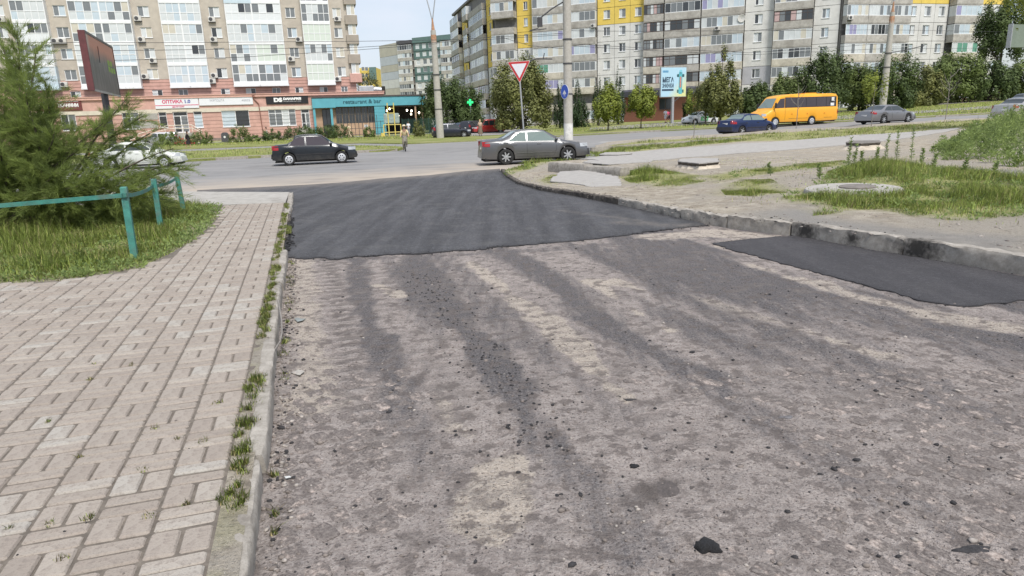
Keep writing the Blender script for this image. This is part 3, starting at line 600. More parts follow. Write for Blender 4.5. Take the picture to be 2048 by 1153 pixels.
def wall_holes(mb, x0, x1, z0, z1, y, holes, dep=.18):
    hs = [(max(a, x0), min(b, x1), max(c, z0), min(d, z1)) for a, b, c, d in holes if a < x1 and b > x0 and c < z1 and d > z0]
    xs = sorted({x0, x1, *[h[0] for h in hs], *[h[1] for h in hs]}); zs = sorted({z0, z1, *[h[2] for h in hs], *[h[3] for h in hs]})
    for xa, xb in zip(xs[:-1], xs[1:]):
        run = None
        for za, zb in zip(zs[:-1], zs[1:]):
            mx, mz = (xa+xb)/2, (za+zb)/2; hole = any(h[0] < mx < h[1] and h[2] < mz < h[3] for h in hs)
            if not hole: run = [za, zb] if run is None else [run[0], zb]
            if (hole or zb == zs[-1]) and run: mb.poly([(xa, y, run[0]), (xb, y, run[0]), (xb, y, run[1]), (xa, y, run[1])]); run = None
    for a, b, c, d in hs:
        mb.poly([(a, y, c), (b, y, c), (b, y+dep, c), (a, y+dep, c)]); mb.poly([(a, y, d), (a, y+dep, d), (b, y+dep, d), (b, y, d)])
        mb.poly([(a, y, c), (a, y+dep, c), (a, y+dep, d), (a, y, d)]); mb.poly([(b, y, c), (b, y, d), (b, y+dep, d), (b, y+dep, c)])
    return mb
M_white = mat('white window plastic', (.74, .75, .76), .45, .06, 3); M_brownf = mat('brown window wood', (.085, .06, .05), .7, .2, 3)
P_dark = glassy('dark pane', (.035, .04, .045)); P_grey = glassy('grey pane', (.17, .185, .195), .12); P_pale = glassy('curtained pane', (.58, .61, .62), .2, .5)
P_blue = glassy('sky pane', (.48, .56, .62), .1, .6); P_cream = glassy('blind pane', (.55, .52, .44), .25, .4); P_pink = glassy('pink curtained pane', (.50, .36, .35), .2, .4); P_green = glassy('green pane', (.12, .30, .22), .2, .4); P_viol = glassy('violet pane', (.30, .29, .46), .15, .5)
_mc = {}
def shared(key, fn):
    if key not in _mc: _mc[key] = fn()
    return _mc[key]
def window(par, xa, xb, za, zb, y=0, panes=2, mats=(P_grey, P_pale), rec=.14, split=.5, frame=M_white, sill=True, transom=None, name='window', child='pane', sharekey=True):
    "one window: frame with its panes as sub-parts, sitting in a recess"
    wd, ht = xb-xa, zb-za; fw = .07
    def fr():
        mb = MB(); y0, y1 = rec-.05, rec+.02
        mb.box(0, fw, y0, y1, 0, ht).box(wd-fw, wd, y0, y1, 0, ht).box(fw, wd-fw, y0, y1, 0, fw).box(fw, wd-fw, y0, y1, ht-fw, ht)
        for k in range(1, panes): c = wd*(split if panes == 2 else k/panes); mb.box(c-.045, c+.045, y0-.004, y1, fw, ht-fw)
        if transom: mb.box(fw, wd-fw, y0-.002, y1, ht*transom-.04, ht*transom+.04)
        if sill: mb.box(-.06, wd+.06, -.08, rec, -.06, -.002)
        return mb.mesh(name, frame, fix=False)
    o = obj(name, shared((name, round(wd, 2), round(ht, 2), panes, split, transom, frame.name, sill, rec), fr), par); o.location = (xa, y, za)
    ed = [0]+[wd*(split if panes == 2 else k/panes) for k in range(1, panes)]+[wd]; rows = [(0, ht)] if not transom else [(0, ht*transom), (ht*transom, ht)]
    for r_, (c, d) in enumerate(rows):
        for k in range(panes):
            a, b = ed[k]+.03, ed[k+1]-.03; m = mats[(k+r_*panes) % len(mats)]
            def pn(): return MB().box(0, b-a, 0, .015, 0, d-c-.04).mesh(child, m, fix=False)
            p = obj(child, shared((child, round(b-a, 2), round(d-c, 2), m.name), pn), o); p.location = (a, rec-.01, c+.02)
    return o

# ---------------- left tower: beige plastered block with glazed bays over a pink shop floor
uL = Vector((35.9, 9.8)).normalized(); Pl = Vector((-25.1, 108.3))
fL = Fac(Pl-uL*52, Pl, .05); cx = fL.x(707, 100); fL = Fac(Pl-uL*52, Pl-uL*52+uL*cx, .05)
M_plaster = mat('beige plaster', (.47, .425, .365), .9, .10, 1.2, .25, 30, dirt=(.34, .30, .26), dscale=.25)
M_plaster2 = mat('brown grey plaster', (.34, .30, .255), .9, .10, 1.2, .2, 30)
M_pink = mat('pink stucco', (.54, .325, .275), .88, .12, 1.5, .2, 30, dirt=(.40, .25, .21), dscale=.3)
M_pinkd = mat('pink stucco joint', (.30, .17, .14), .9, .1, 2)
M_band = mat('cream band', (.60, .54, .45), .85, .1, 1.5)
tower = fL.root('apartment_tower', 'beige plastered apartment tower with white glazed bay columns above pink shops', 'building')
FH = 2.8; zs1 = fL.z(440, 75.7)                      # sill height of the second row seen
rows = [zs1+FH*k for k in (-2, -1, 0, 1, 2, 3)]      # lowest to highest
zpink = rows[0]-.05; zlow = fL.z(440, 189)-.3; ztop = rows[-1]+2.3
WX = [fL.loc(a, 66)[0] for a in (-3, 16, 114, 138.5, 282, 304, 423, 444, 575, 594, 668.6, 685)]; wcol = list(zip(WX[0::2], WX[1::2]))
wh = fL.z(440, 55.5)-zs1
holes = [(a, b, z, z+wh) for a, b in wcol for z in rows]; zl1 = zlow+.25; zl1h = fL.z(300, 180.5)
lev1 = [(fL.x(a, 185), fL.x(b, 185)) for a, b in ((140, 161), (304.5, 325), (357, 376), (442, 460), (492, 512), (545, 561.5), (591, 607), (640, 656), (683, 696))]
holes1 = [(a, b, zl1-.6, zl1h) for a, b in lev1]
wall_holes(MB(), 0, cx, zpink, ztop, 0, holes).build('wall', M_plaster, tower)
mbp = MB(); wall_holes(mbp, 0, cx, 0, zpink, .03, holes1); mbp.build('lower_wall', M_pinkd, tower)
mbr = MB(); zc_ = zpink
while zc_ > zlow-.6:                                   # rusticated courses, proud of the joints
    wall_holes(mbr, 0, cx, max(zc_-.44, 0), zc_-.04, 0, holes1, .03); zc_ -= .46
mbr.build('stucco_course', M_pink, tower)
MB().box(0, cx, .3, 14, ztop-.5, ztop).box(0, .3, .3, 14, 0, ztop).box(cx-.3, cx, .3, 14, 0, ztop).box(0, cx, 13.7, 14, 0, ztop).build('rear_wall', M_plaster2, tower)
PM = [(P_grey, P_pale), (P_grey, P_pale), (P_grey, P_blue), (P_dark, P_pale), (P_pale, P_cream), (P_grey, P_grey)]
for i, (a, b) in enumerate(wcol):
    for k, z in enumerate(rows):
        q = (i*5+k*3) % 6; window(tower, a, b, z, z+wh, 0, 2, PM[q], split=.5 if q % 2 else .46)
for i, (a, b) in enumerate(lev1): window(tower, a, b, zl1-.55, zl1h, 0, 2, PM[(i*2+1) % 6][::-1] if i % 3 else (P_dark, P_pale), sill=False)
BAYS = [((24.4, 94), 5, -1.0), ((140, 202.6), 4, -1.1), ((202.6, 262.6), 4, -1.1), ((322, 362.7), 3, -.5), ((362.7, 403.6), 3, -.5), ((452.4, 506), 4, -1.0), ((506, 564), 4, -1.0), ((604, 660), 5, -1.0)]
M_bayw = mat('white bay panel', (.66, .69, .71), .5, .06, 1, dirt=(.55, .56, .55), dscale=.4); M_bayb = mat('bluish bay panel', (.50, .60, .66), .5, .06, 1); M_bayg = mat('greenish bay panel', (.58, .64, .58), .5, .06, 1)
rb = random.Random(5)
for bi, ((xa, xb), n, dep) in enumerate(BAYS):
    a, b = fL.x(xa, 47, dep), fL.x(xb, 47, dep); wd = b-a
    zb0 = fL.z(510, 84.2, -1); ztb = fL.z(510, 47.6, -1)
    for k, zr in enumerate(rows):
        dz = (k-2)*FH; z0, z1 = zb0+dz, ztb+dz; ht = z1-z0; style = rb.choice(['clear', 'clear', 'pale', 'pale', 'blue', 'solid', 'green'])
        panel = {'blue': M_bayb, 'green': M_bayg}.get(style, M_bayw)
        mb = MB(); fw = .09; tr = ht*.47
        mb.box(0, wd, -.02, -dep, -.36, 0).box(0, .10, 0, .09, 0, ht).box(wd-.10, wd, 0, .09, 0, ht).box(.10, wd-.10, 0, .08, 0, .12).box(.10, wd-.10, 0, .08, ht-.10, ht)
        mb.box(0, .06, .09, -dep, 0, ht).box(wd-.06, wd, .09, -dep, 0, ht).box(.1, wd-.1, .01, .08, tr-.045, tr+.045)
        for q in range(1, n): c = wd*q/n; mb.box(c-.04, c+.04, .004, .08, .12, ht-.1)
        if k == 0: mb.box(-.05, wd+.05, -.1, -dep, -.62, -.36)
        o = mb.build('glazed_bay', M_white if style != 'blue' else M_bayb, tower, fix=False); o.location = (a, dep, z0)
        for q in range(n):
            xa_, xb_ = wd*q/n+.03, wd*(q+1)/n-.03
            for up in (0, 1):
                opn = rb.random() < .22
                if style in ('solid', 'blue', 'green'): m = (panel if not up or not opn else P_grey) if style != 'blue' else (P_blue if rb.random() < .7 else P_pale)
                elif style == 'pale': m = P_grey if (up and opn) else rb.choice([P_pale, P_pale, P_blue])
                else: m = rb.choice([P_grey, P_pale, P_grey, P_cream, P_blue]) if up else rb.choice([P_pale, P_grey, P_pale])
                if style == 'solid' and up and q == n//2: m = P_dark
                za, zb = (tr+.02, ht-.05) if up else (.06, tr-.02); nm = 'pane' if up else 'lower_pane'
                p = obj(nm, shared((nm, round(xb_-xa_, 2), round(zb-za, 2), m.name), lambda: MB().box(0, xb_-xa_, 0, .02, 0, zb-za).mesh(nm, m, fix=False)), o); p.location = (xa_, .045, za)
# corner bays on the right end: plaster boxes and windows in turn
for k, zr in enumerate(rows):
    MB().cbox(cx-.9, cx+.9, -.55, 3, 0, 1.30, .05).build('corner_box', M_plaster2 if k else M_pink, tower).location = (0, 0, zr-.95)
    window(tower, cx-.55, cx+.62, zr+.35, zr+1.85, -.35, 2, (P_pale, P_cream), rec=.02, sill=False)
# ---------------- pink shop podium in front of the tower
PD = -4.5
podx0, podx1 = 0, fL.x(767, 190, PD); pz1 = fL.z(500, 189.4, PD)
fP = fL
pod = thing('shop_building', 'single-storey pink stucco row of shops with cream band and parapet', 'building', (fL.A.x, fL.A.y, fL.z0), fL.rz)
def PR(x0, x1, y0, y1): 
    a, z1_ = fL.loc(x0, y0, PD); b, _ = fL.loc(x1, y0, PD); z0_ = fL.z((x0+x1)/2, y1, PD); return a, b, z0_, z1_
op = {'wa': PR(243, 276, 226, 259), 'n1': PR(316, 332, 225, 256), 'door': PR(344.5, 374, 224, 266.5), 'n2': PR(386, 403, 223.5, 256), 'big': PR(442, 497, 222, 254), 'four': PR(536, 590, 219.7, 252), 'door2': PR(601, 618, 219, 257), 'wl1': PR(120, 150, 230, 262), 'wl2': PR(60, 95, 233, 265), 'ent': PR(628, 666, 216, 258), 'rw': PR(671, 749, 215.5, 247)}
hol = list(op.values()); zband0, zband1 = fL.z(500, 222.5, PD), fL.z(500, 214.5, PD)
mb = MB(); wall_holes(mb, podx0, podx1, 0, pz1, PD+.03, hol, .3); mb.build('wall', M_pinkd, pod)
mb = MB(); z = .35
while z < zband0-.2: wall_holes(mb, podx0, podx1, z, min(z+.46, zband0), PD, hol, .03); z += .50
wall_holes(mb, podx0, podx1, zband1, pz1-.35, PD, hol, .03); mb.build('stucco_course', M_pink, pod)
wall_holes(MB(), podx0, podx1, zband0, zband1, PD-.03, hol, .06).build('cream_band', M_band, pod)
MB().box(podx0, podx1+.1, PD-.22, PD+.25, pz1-.33, pz1).box(podx0, podx1+.16, PD-.30, PD+.25, pz1, pz1+.10).build('cornice', mat('parapet coping', (.60, .36, .30), .85, .1, 2), pod)
MB().box(podx0, podx1, PD+.3, .0, pz1-.55, pz1-.35).box(podx1-.3, podx1, PD+.05, 2, 0, pz1-.33).box(podx0, podx1, PD+.6, PD+.8, 0, pz1-.5).build('roof', mat('roofing felt', (.16, .15, .15), .95), pod)
for i, x_ in enumerate((-20, 300)):
    a, b, z0_, z1_ = PR(278, 315, 228, 240) if i else PR(278, 315, 243, 257); MB().box(a, b, PD-.035, PD, z0_, z1_).build('bare_patch', M_conc, pod)
MB().box(podx0, podx1, PD-.06, PD, 0, .42).build('plinth', mat('plinth', (.22, .17, .15), .9, .2, 3), pod)
for k, pn, ms, tr in (('wa', 2, (P_dark, P_grey), .7), ('n1', 1, (P_dark,), .75), ('n2', 1, (P_blue, P_dark), .8), ('big', 2, (P_blue, P_dark), None), ('four', 4, (P_grey, P_grey, P_pale, P_grey), .76), ('wl1', 2, (P_dark, P_grey), None), ('wl2', 2, (P_grey, P_dark), None)):
    a, b, c, d = op[k]; window(pod, a, b, c, d, PD, pn, ms, rec=.12, transom=tr, sill=True, name='shop_window')
for k in ('door', 'door2'):
    a, b, c, d = op[k]; c = max(c, .02); wd, ht = b-a, d-c; mb = MB(); mb.box(0, .1, 0, .09, 0, ht).box(wd-.1, wd, 0, .09, 0, ht).box(.1, wd-.1, 0, .09, ht-.1, ht).box(.1, wd-.1, 0, .09, ht*.78, ht*.78+.1).box(wd/2-.07, wd/2+.07, -.01, .09, 0, ht*.78).box(.1, wd-.1, 0, .09, 0, .16).box(.1, wd-.1, 0, .09, ht*.26, ht*.26+.07)
    o = mb.build('glass_door', M_white, pod, fix=False); o.location = (a, PD+.12, c)
    for q in (0, 1):
        p = MB().box(.1 if not q else wd/2+.05, wd/2-.05 if not q else wd-.1, .04, .06, .1, ht*.8).build('pane', P_dark if not q else P_grey, o, fix=False)
    MB().box(.1, wd-.1, .04, .06, ht*.8, ht-.05).build('transom_pane', P_dark, o, fix=False)
    MB().box(wd/2-.12, wd/2-.09, -.05, -.01, ht*.35, ht*.5).build('handle', mat('steel', (.4, .4, .4), .3, .05, 3, metal=.8), o)
    MB().box(a-.5, b+.5, PD-1.6, PD, 0, c-.003 if c > .1 else .1).build('door_step', M_conc, pod)
# downpipe
x_, z_ = fL.loc(516, 208, PD); MB().tube([(x_-.5, PD-.1, z_+1.1), (x_-.5, PD-.12, z_+.7), (x_+.1, PD-.12, z_), (x_+.25, PD-.12, 0.1)], .07, 6).box(x_-.68, x_-.32, PD-.25, PD, z_+.9, z_+1.25).build('downpipe', mat('brown pipe', (.22, .10, .075), .6), pod)
# ramp railing in front of the door
rr_ = thing('ramp_railing', 'cream pipe handrail climbing a ramp to the glazed double door of the pink shops', 'railing', (fL.A.x, fL.A.y, fL.z0), fL.rz)
M_rail = mat('cream rail paint', (.66, .60, .52), .5)
xa, xb, xc = fL.x(255, 260, PD-1.8), fL.x(335, 258, PD-1.8), fL.x(404, 262, PD-1.8); mb = MB(); zr0, zr1 = 1.0, fL.z(360, 251, PD-1.8)
for dz in (0, -.45): mb.tube([(xa, PD-1.8, zr0+dz), (xb, PD-1.8, zr1+dz), (xc-1.2, PD-1.8, zr1+dz), (xc, PD-1.8, zr1-.9+dz*.5)], .05, 5)
mb.build('handrail', M_rail, rr_)
for q in range(8):
    x_ = xa+(xc-1.2-xa)*q/7; zt = zr0+(zr1-zr0)*min(1, (x_-xa)/(xb-xa)); MB().tube([(x_, PD-1.8, 0), (x_, PD-1.8, zt)], .045, 5).build('post', M_rail, rr_)
# ---------------- lettering
def text(par, s, x, y, z, size, m, width=None, bold=.0, align='CENTER', extr=.012, name='lettering', rotx=math.pi/2):
    cu = bpy.data.curves.new(name, 'FONT'); cu.body = s; cu.size = size; cu.extrude = extr; cu.offset = bold; cu.align_x = align; cu.align_y = 'CENTER'; cu.resolution_u = 3
    t = bpy.data.objects.new(name, cu); COL.objects.link(t); bpy.context.view_layer.update()
    me = bpy.data.meshes.new_from_object(t.evaluated_get(bpy.context.evaluated_depsgraph_get())); w_ = t.dimensions.x; bpy.data.objects.remove(t); me.materials.clear(); me.materials.append(m); me.name = name
    o = obj(name, me, par); o.location = (x, y, z); o.rotation_euler = (rotx, 0, 0)
    if width and w_ > 0: o.scale = (width/w_, 1, 1)
    return o
M_red = mat('sign magenta', (.55, .02, .10), .5); M_navy = mat('sign navy', (.03, .05, .30), .5); M_signw = mat('sign white', (.70, .71, .74), .45, .04); M_signk = mat('sign black', (.018, .016, .018), .4); M_maroon = mat('sign maroon', (.14, .035, .035), .6); M_gry = mat('sign grey', (.30, .31, .34), .5); M_lit = mat('sign lettering white', (.8, .8, .8), .5)
def sign(label, x0, x1, ya, yb, m, dep=PD, th=.14):
    a, zt = fL.loc(x0, ya, dep); b = fL.x(x1, ya, dep); zb = fL.z((x0+x1)/2, yb, dep); o = thing('shop_sign', label, 'sign', fL.A.to_3d()+Vector((0, 0, fL.z0)), fL.rz, 'shop signs over the pink shops')
    MB().cbox(0, b-a, 0, zt-zb, 0, th, .02).build('board', m, o)
    bd = o.children[0]; bd.rotation_euler = (math.pi/2, 0, 0); bd.location = (a, dep, zb)
    return o, a, b, zb, zt, dep-th-.004
o, a, b, zb, zt, yy = sign('white optician shop sign with magenta and navy lettering beside the double door', 308.5, 396, 197, 217.5, M_signw)
h = zt-zb; text(o, 'ОПТИКА', a+(b-a)*.40, yy, zb+h*.62, h*.42, M_red, (b-a)*.47, .02); text(o, '1.0', a+(b-a)*.74, yy, zb+h*.62, h*.42, M_navy, (b-a)*.13, .02)
MB().box(a+.02, b-.02, yy-.006, yy+.004, zb+h*.27, zb+h*.33).build('stripe', M_red, o); text(o, 'ЦЕНТР ЗОРУ', a+(b-a)*.52, yy, zb+h*.14, h*.17, M_red, (b-a)*.28, .008)
o, a, b, zb, zt, yy = sign('long plain white post office sign with thin grey lettering and postcode', 397, 505, 195, 210.6, M_signw)
h = zt-zb; text(o, 'УКРПОШТА', a+(b-a)*.33, yy, zb+h*.56, h*.36, M_gry, (b-a)*.27, .0); text(o, '40035', a+(b-a)*.87, yy, zb+h*.5, h*.34, M_gry, (b-a)*.16, 0)
o, a, b, zb, zt, yy = sign('black shop sign with bold white letters next to the turquoise fascia', 531, 615.5, 192.6, 208.4, M_signk)
h = zt-zb; text(o, 'DS', a+(b-a)*.28, yy, zb+h*.48, h*.62, M_lit, (b-a)*.20, .05); text(o, 'DANAPRIS', a+(b-a)*.62, yy, zb+h*.60, h*.36, M_lit, (b-a)*.43, .03); text(o, 'ПОЛІГРАФІЯ РЕКЛАМА', a+(b-a)*.62, yy, zb+h*.30, h*.11, M_lit, (b-a)*.42, 0)
o, a, b, zb, zt, yy = sign('maroon fabric shop sign with white capitals behind the feathery shrub', 70, 162, 201, 222, M_maroon)
h = zt-zb; text(o, 'ТКАНИНИ', a+(b-a)*.70, yy, zb+h*.45, h*.42, M_lit, (b-a)*.46, .03); text(o, 'ВСЕ ДЛЯ', a+(b-a)*.25, yy, zb+h*.45, h*.36, M_lit, (b-a)*.34, .02); MB().box(a+.3, b-.3, yy-.004, yy+.006, zb+h*.8, zb+h*.84).build('stripe', M_lit, o)
# ---------------- turquoise restaurant pavilion
RD = PD-1.2
M_turq = mat('turquoise panel', (.10, .345, .42), .55, .07, 1.2); M_turqd = mat('turquoise shade panel', (.075, .26, .33), .6, .1, 1.5); M_dkin = mat('dark interior', (.02, .018, .016), .8); M_tan = mat('tan cladding', (.42, .28, .19), .8, .15, 2)
rest = thing('restaurant', 'turquoise fascia restaurant and bar pavilion with open dark terrace beside pink shops', 'building', (fL.A.x, fL.A.y, fL.z0), fL.rz)
r0, rz1 = fL.loc(623, 196, RD); r1 = fL.x(669.5, 196, RD); r2 = fL.x(850, 192, RD-.0); rz0 = fL.z(740, 212.5, RD); rzt = fL.z(740, 194.2, RD)
MB().box(r0, r1, RD-.25, RD+1.2, rz0-.1, rzt-.02).build('fascia', M_turq, rest); MB().box(r1, r2, RD-.1, RD+7.5, rz0, rzt).build('fascia', M_turq, rest)
MB().box(r0-.05, r1, RD-.32, RD+1.2, rzt-.02, rzt+.16).box(r1, r2+.08, RD-.2, RD+7.6, rzt, rzt+.2).build('roof', mat('dark roof edge', (.07, .06, .06), .8), rest)
text(rest, 'restaurant & bar', fL.x(724, 204, RD), RD-.115, (rz0+rzt)/2, (rzt-rz0)*.62, mat('sign teal', (.015, .075, .10), .5), fL.x(762, 204, RD)-fL.x(686, 204, RD), .012)
for px_ in (629.5, 664): x_ = fL.x(px_, 235, RD); MB().box(x_-.16, x_+.16, RD-.1, RD+.22, 0, rz0-.1).build('pillar', M_turq, rest)
c0, c1 = fL.x(750, 236, RD), fL.x(771, 236, RD)
mb = MB()
for q in range(9): zz = rz0*q/9; mb.box(c0, c1, RD-.02, RD+.9, zz+.02, zz+rz0/9-.01)
mb.box(c0+.03, c1-.03, RD, RD+.85, 0, rz0); mb.build('clad_column', M_turq, rest)
wx0, wx1 = fL.x(672, 236, RD+.6), fL.x(749, 236, RD+.6); wz0 = fL.z(710, 247, RD+.6)
MB().box(r0+.3, wx1+.2, RD+.75, RD+1.0, 0, rz0).build('back_wall', M_tan, rest); MB().box(wx0, wx1, RD+.5, RD+.75, 0, wz0).build('dado', M_tan, rest)
for q in range(6):
    a = wx0+(wx1-wx0)*q/6; b = wx0+(wx1-wx0)*(q+1)/6; window(rest, a+.03, b-.03, wz0, rz0-.05, RD+.55, 2, (P_dark, P_dark), rec=.08, transom=.55, sill=False, frame=mat('dark bronze', (.10, .09, .08), .5))
ea, eb = fL.x(645, 235, RD+.6), fL.x(662, 235, RD+.6); window(rest, ea, eb, .1, rz0-.3, RD+.66, 2, (P_dark, P_dark), rec=.02, sill=False, frame=M_signk, name='entrance_door')
MB().box(c1, r2-.3, RD+5.5, RD+5.7, 0, rz0).box(c1, r2-.3, RD+.1, RD+5.5, -.0, .12).build('terrace_back', M_dkin, rest); MB().box(c1, r2-.2, RD+.05, RD+5.4, rz0-.14, rz0-.004).build('soffit', mat('terrace soffit', (.07, .05, .045), .9), rest)
for px_ in (832, 846): x_ = fL.x(px_, 235, RD); MB().box(x_-.12, x_+.12, RD+.1, RD+.35, .1, rz0).build('pillar', M_tan, rest)
# bulbs on the terrace are lit in the photograph
M_bulb = NT('terrace bulb'); M_bulb.b.inputs['Emission Color'].default_value = (1, .86, .65, 1); M_bulb.b.inputs['Emission Strength'].default_value = 6; M_bulb = M_bulb.m
bm_ = MB().ball((0, 0, 0), .13, .13, .16).mesh('bulb', M_bulb, smooth=True)
for px_, py_ in ((779, 218), (797, 232), (814, 221), (823, 222), (822, 228.5), (838, 226), (774, 222)):
    x_, z_ = fL.loc(px_, py_, RD+3); z_ = min(z_, rz0-.4); o = thing('pendant_lamp', 'small lit globe hanging under the dark terrace roof of the restaurant', 'lamp', fL.A.to_3d()+Vector((0, 0, fL.z0)), fL.rz, 'globes under the terrace roof')
    q = obj('globe', bm_, o); q.location = (x_, RD+3, z_); MB().tube([(x_, RD+3, z_+.12), (x_, RD+3, rz0-.14)], .015, 4).build('cord', M_signk, o)
# duct boxes on the podium roof
o = thing('roof_duct', 'silver ventilation duct lying on the pink shop roof', 'duct', fL.A.to_3d()+Vector((0, 0, fL.z0)), fL.rz)
xa, z_ = fL.loc(718, 184, PD+1.5); xb = fL.x(765, 184, PD+1.5); za_ = pz1-.36; M_duct = mat('galvanised sheet', (.48, .50, .53), .4, .12, 3, metal=.5)
MB().cbox(xa, xa+2.2, PD+1, PD+2.1, za_, za_+1.3, .06).build('fan_box', M_duct, o); MB().tube([(xa+2.1, PD+1.5, za_+.75), (xb-1, PD+1.5, za_+.8), (xb, PD+1.5, za_+.7)], .38, 10).build('pipe', M_duct, o); MB().box(xb-.1, xb+.4, PD+1, PD+2, za_, za_+1.2).build('cowl', M_dkin, o)

# ---------------- air conditioners on the tower
M_ac = mat('air conditioner casing', (.60, .59, .56), .5, .08, 4, dirt=(.4, .37, .33), dscale=2); M_acf = mat('fan grille', (.06, .06, .065), .6)
ac_parts = (MB().cbox(-.42, .42, -.32, 0, 0, .58, .03).mesh('casing', M_ac), MB().lathe([(.23, -.325), (.23, -.335), (.2, -.335), (.1, -.345), (.0, -.345)], 12, 'y', (-.12, 0, .29)).mesh('fan_grille', M_acf), MB().box(-.4, .4, -.3, .1, -.08, 0).mesh('bracket', M_acf))
def ac(fac, px, py, dep=0, where='', grp='air conditioners on the beige tower', s=1.15):
    x_, z_ = fac.loc(px, py, dep); P = fac.A+fac.u*x_+fac.n*dep; o = thing('air_conditioner', where, 'air conditioner', (P.x, P.y, z_+fac.z0-.3), fac.rz, grp, scale=s)
    for m in ac_parts: obj(m.name, m, o)
BCOL = ((15, 'beyond the last bay from the restaurant'), (135, 'between fourth and fifth bays from restaurant'), (315, 'between third and fourth bays from restaurant'), (450, 'between second and third bays from restaurant'), (605, 'between first and second bays from restaurant'), (800, 'beside the tower corner'))
for px_, py_, q_ in ((3, 40, ''), (112, 83, 'left-hand '), (126, 83, 'right-hand '), (276, 38, ''), (284, 80, ''), (307, 122, ''), (424, 40, ''), (428, 80, ''), (598, 80, ''), (583, 119, ''), (675, 39, ''), (291, 154, ''), (129, 170, ''), (429, 152, ''), (425, 163, 'lower '), (676, 159, ''), (706, 158, 'outermost '), (373, 167, '')):
    fl = ('fourth', 'third', 'second', 'lowest')[0 if py_ < 60 else 1 if py_ < 100 else 2 if py_ < 140 else 3]; col_ = next(t for x_, t in BCOL if px_ < x_)
    if px_ == 373: col_ = 'under the third bay from the restaurant'
    ac(fL, px_, py_, 0, (q_+'white air conditioner'+(' of a pair' if 'hand' in q_ else '')+', '+fl+' row, '+col_).strip())
# ---------------- long panel block on the right, in three straight runs
M_panel = mat('pale facade panel', (.64, .635, .615), .9, .07, .9, .2, 30, dirt=(.42, .41, .39), dscale=.3); M_yel = mat('yellow facade panel', (.70, .52, .12), .9, .08, 1.2); M_gpan = mat('grey lilac facade panel', (.40, .40, .43), .9, .07, 1)
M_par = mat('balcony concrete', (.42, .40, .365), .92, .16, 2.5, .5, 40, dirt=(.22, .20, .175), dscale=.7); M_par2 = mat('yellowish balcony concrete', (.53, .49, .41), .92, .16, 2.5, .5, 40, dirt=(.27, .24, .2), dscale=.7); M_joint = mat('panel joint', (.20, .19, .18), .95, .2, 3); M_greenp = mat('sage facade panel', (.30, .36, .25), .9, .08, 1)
rq = random.Random(21)
def glazing(par, x0, x1, y, z0, z1, style, n):
    wd = (x1-x0)/n; mb = MB(); fr = M_brownf if style == 'brown' else M_white; t = .055 if style != 'brown' else .05
    mats = [fr, P_dark, P_grey, P_pale, P_blue, P_cream, P_pink, P_green, P_viol]
    mb.box(x0, x1, y-.04, y+.03, z0, z0+.10).box(x0, x1, y-.04, y+.03, z1-.07, z1)
    for k in range(n+1): c = x0+wd*k; c = min(max(c, x0+t/2), x1-t/2); mb.box(c-t/2, c+t/2, y-.045, y+.03, z0+.1, z1-.07)
    if style in ('brown', 'old'): mb.box(x0, x1, y-.042, y+.03, z0+(z1-z0)*.68, z0+(z1-z0)*.68+.05)
    for k in range(n):
        r_ = rq.random(); pal = {'white': (3, 3, 4, 2, 2, 5), 'dark': (1, 2, 1, 2, 3), 'brown': (2, 1, 2, 3, 6), 'blue': (4, 4, 3, 8), 'old': (2, 3, 1, 2), 'green': (7, 7, 3), 'violet': (8, 3, 4)}.get(style, (3, 2))
        mb.cur = rq.choice(pal); mb.box(x0+wd*k+.02, x0+wd*(k+1)-.02, y-.01, y+.01, z0+.08, z1-.05); mb.cur = 0
    return mb.build('glazing', mats, par, fix=False)
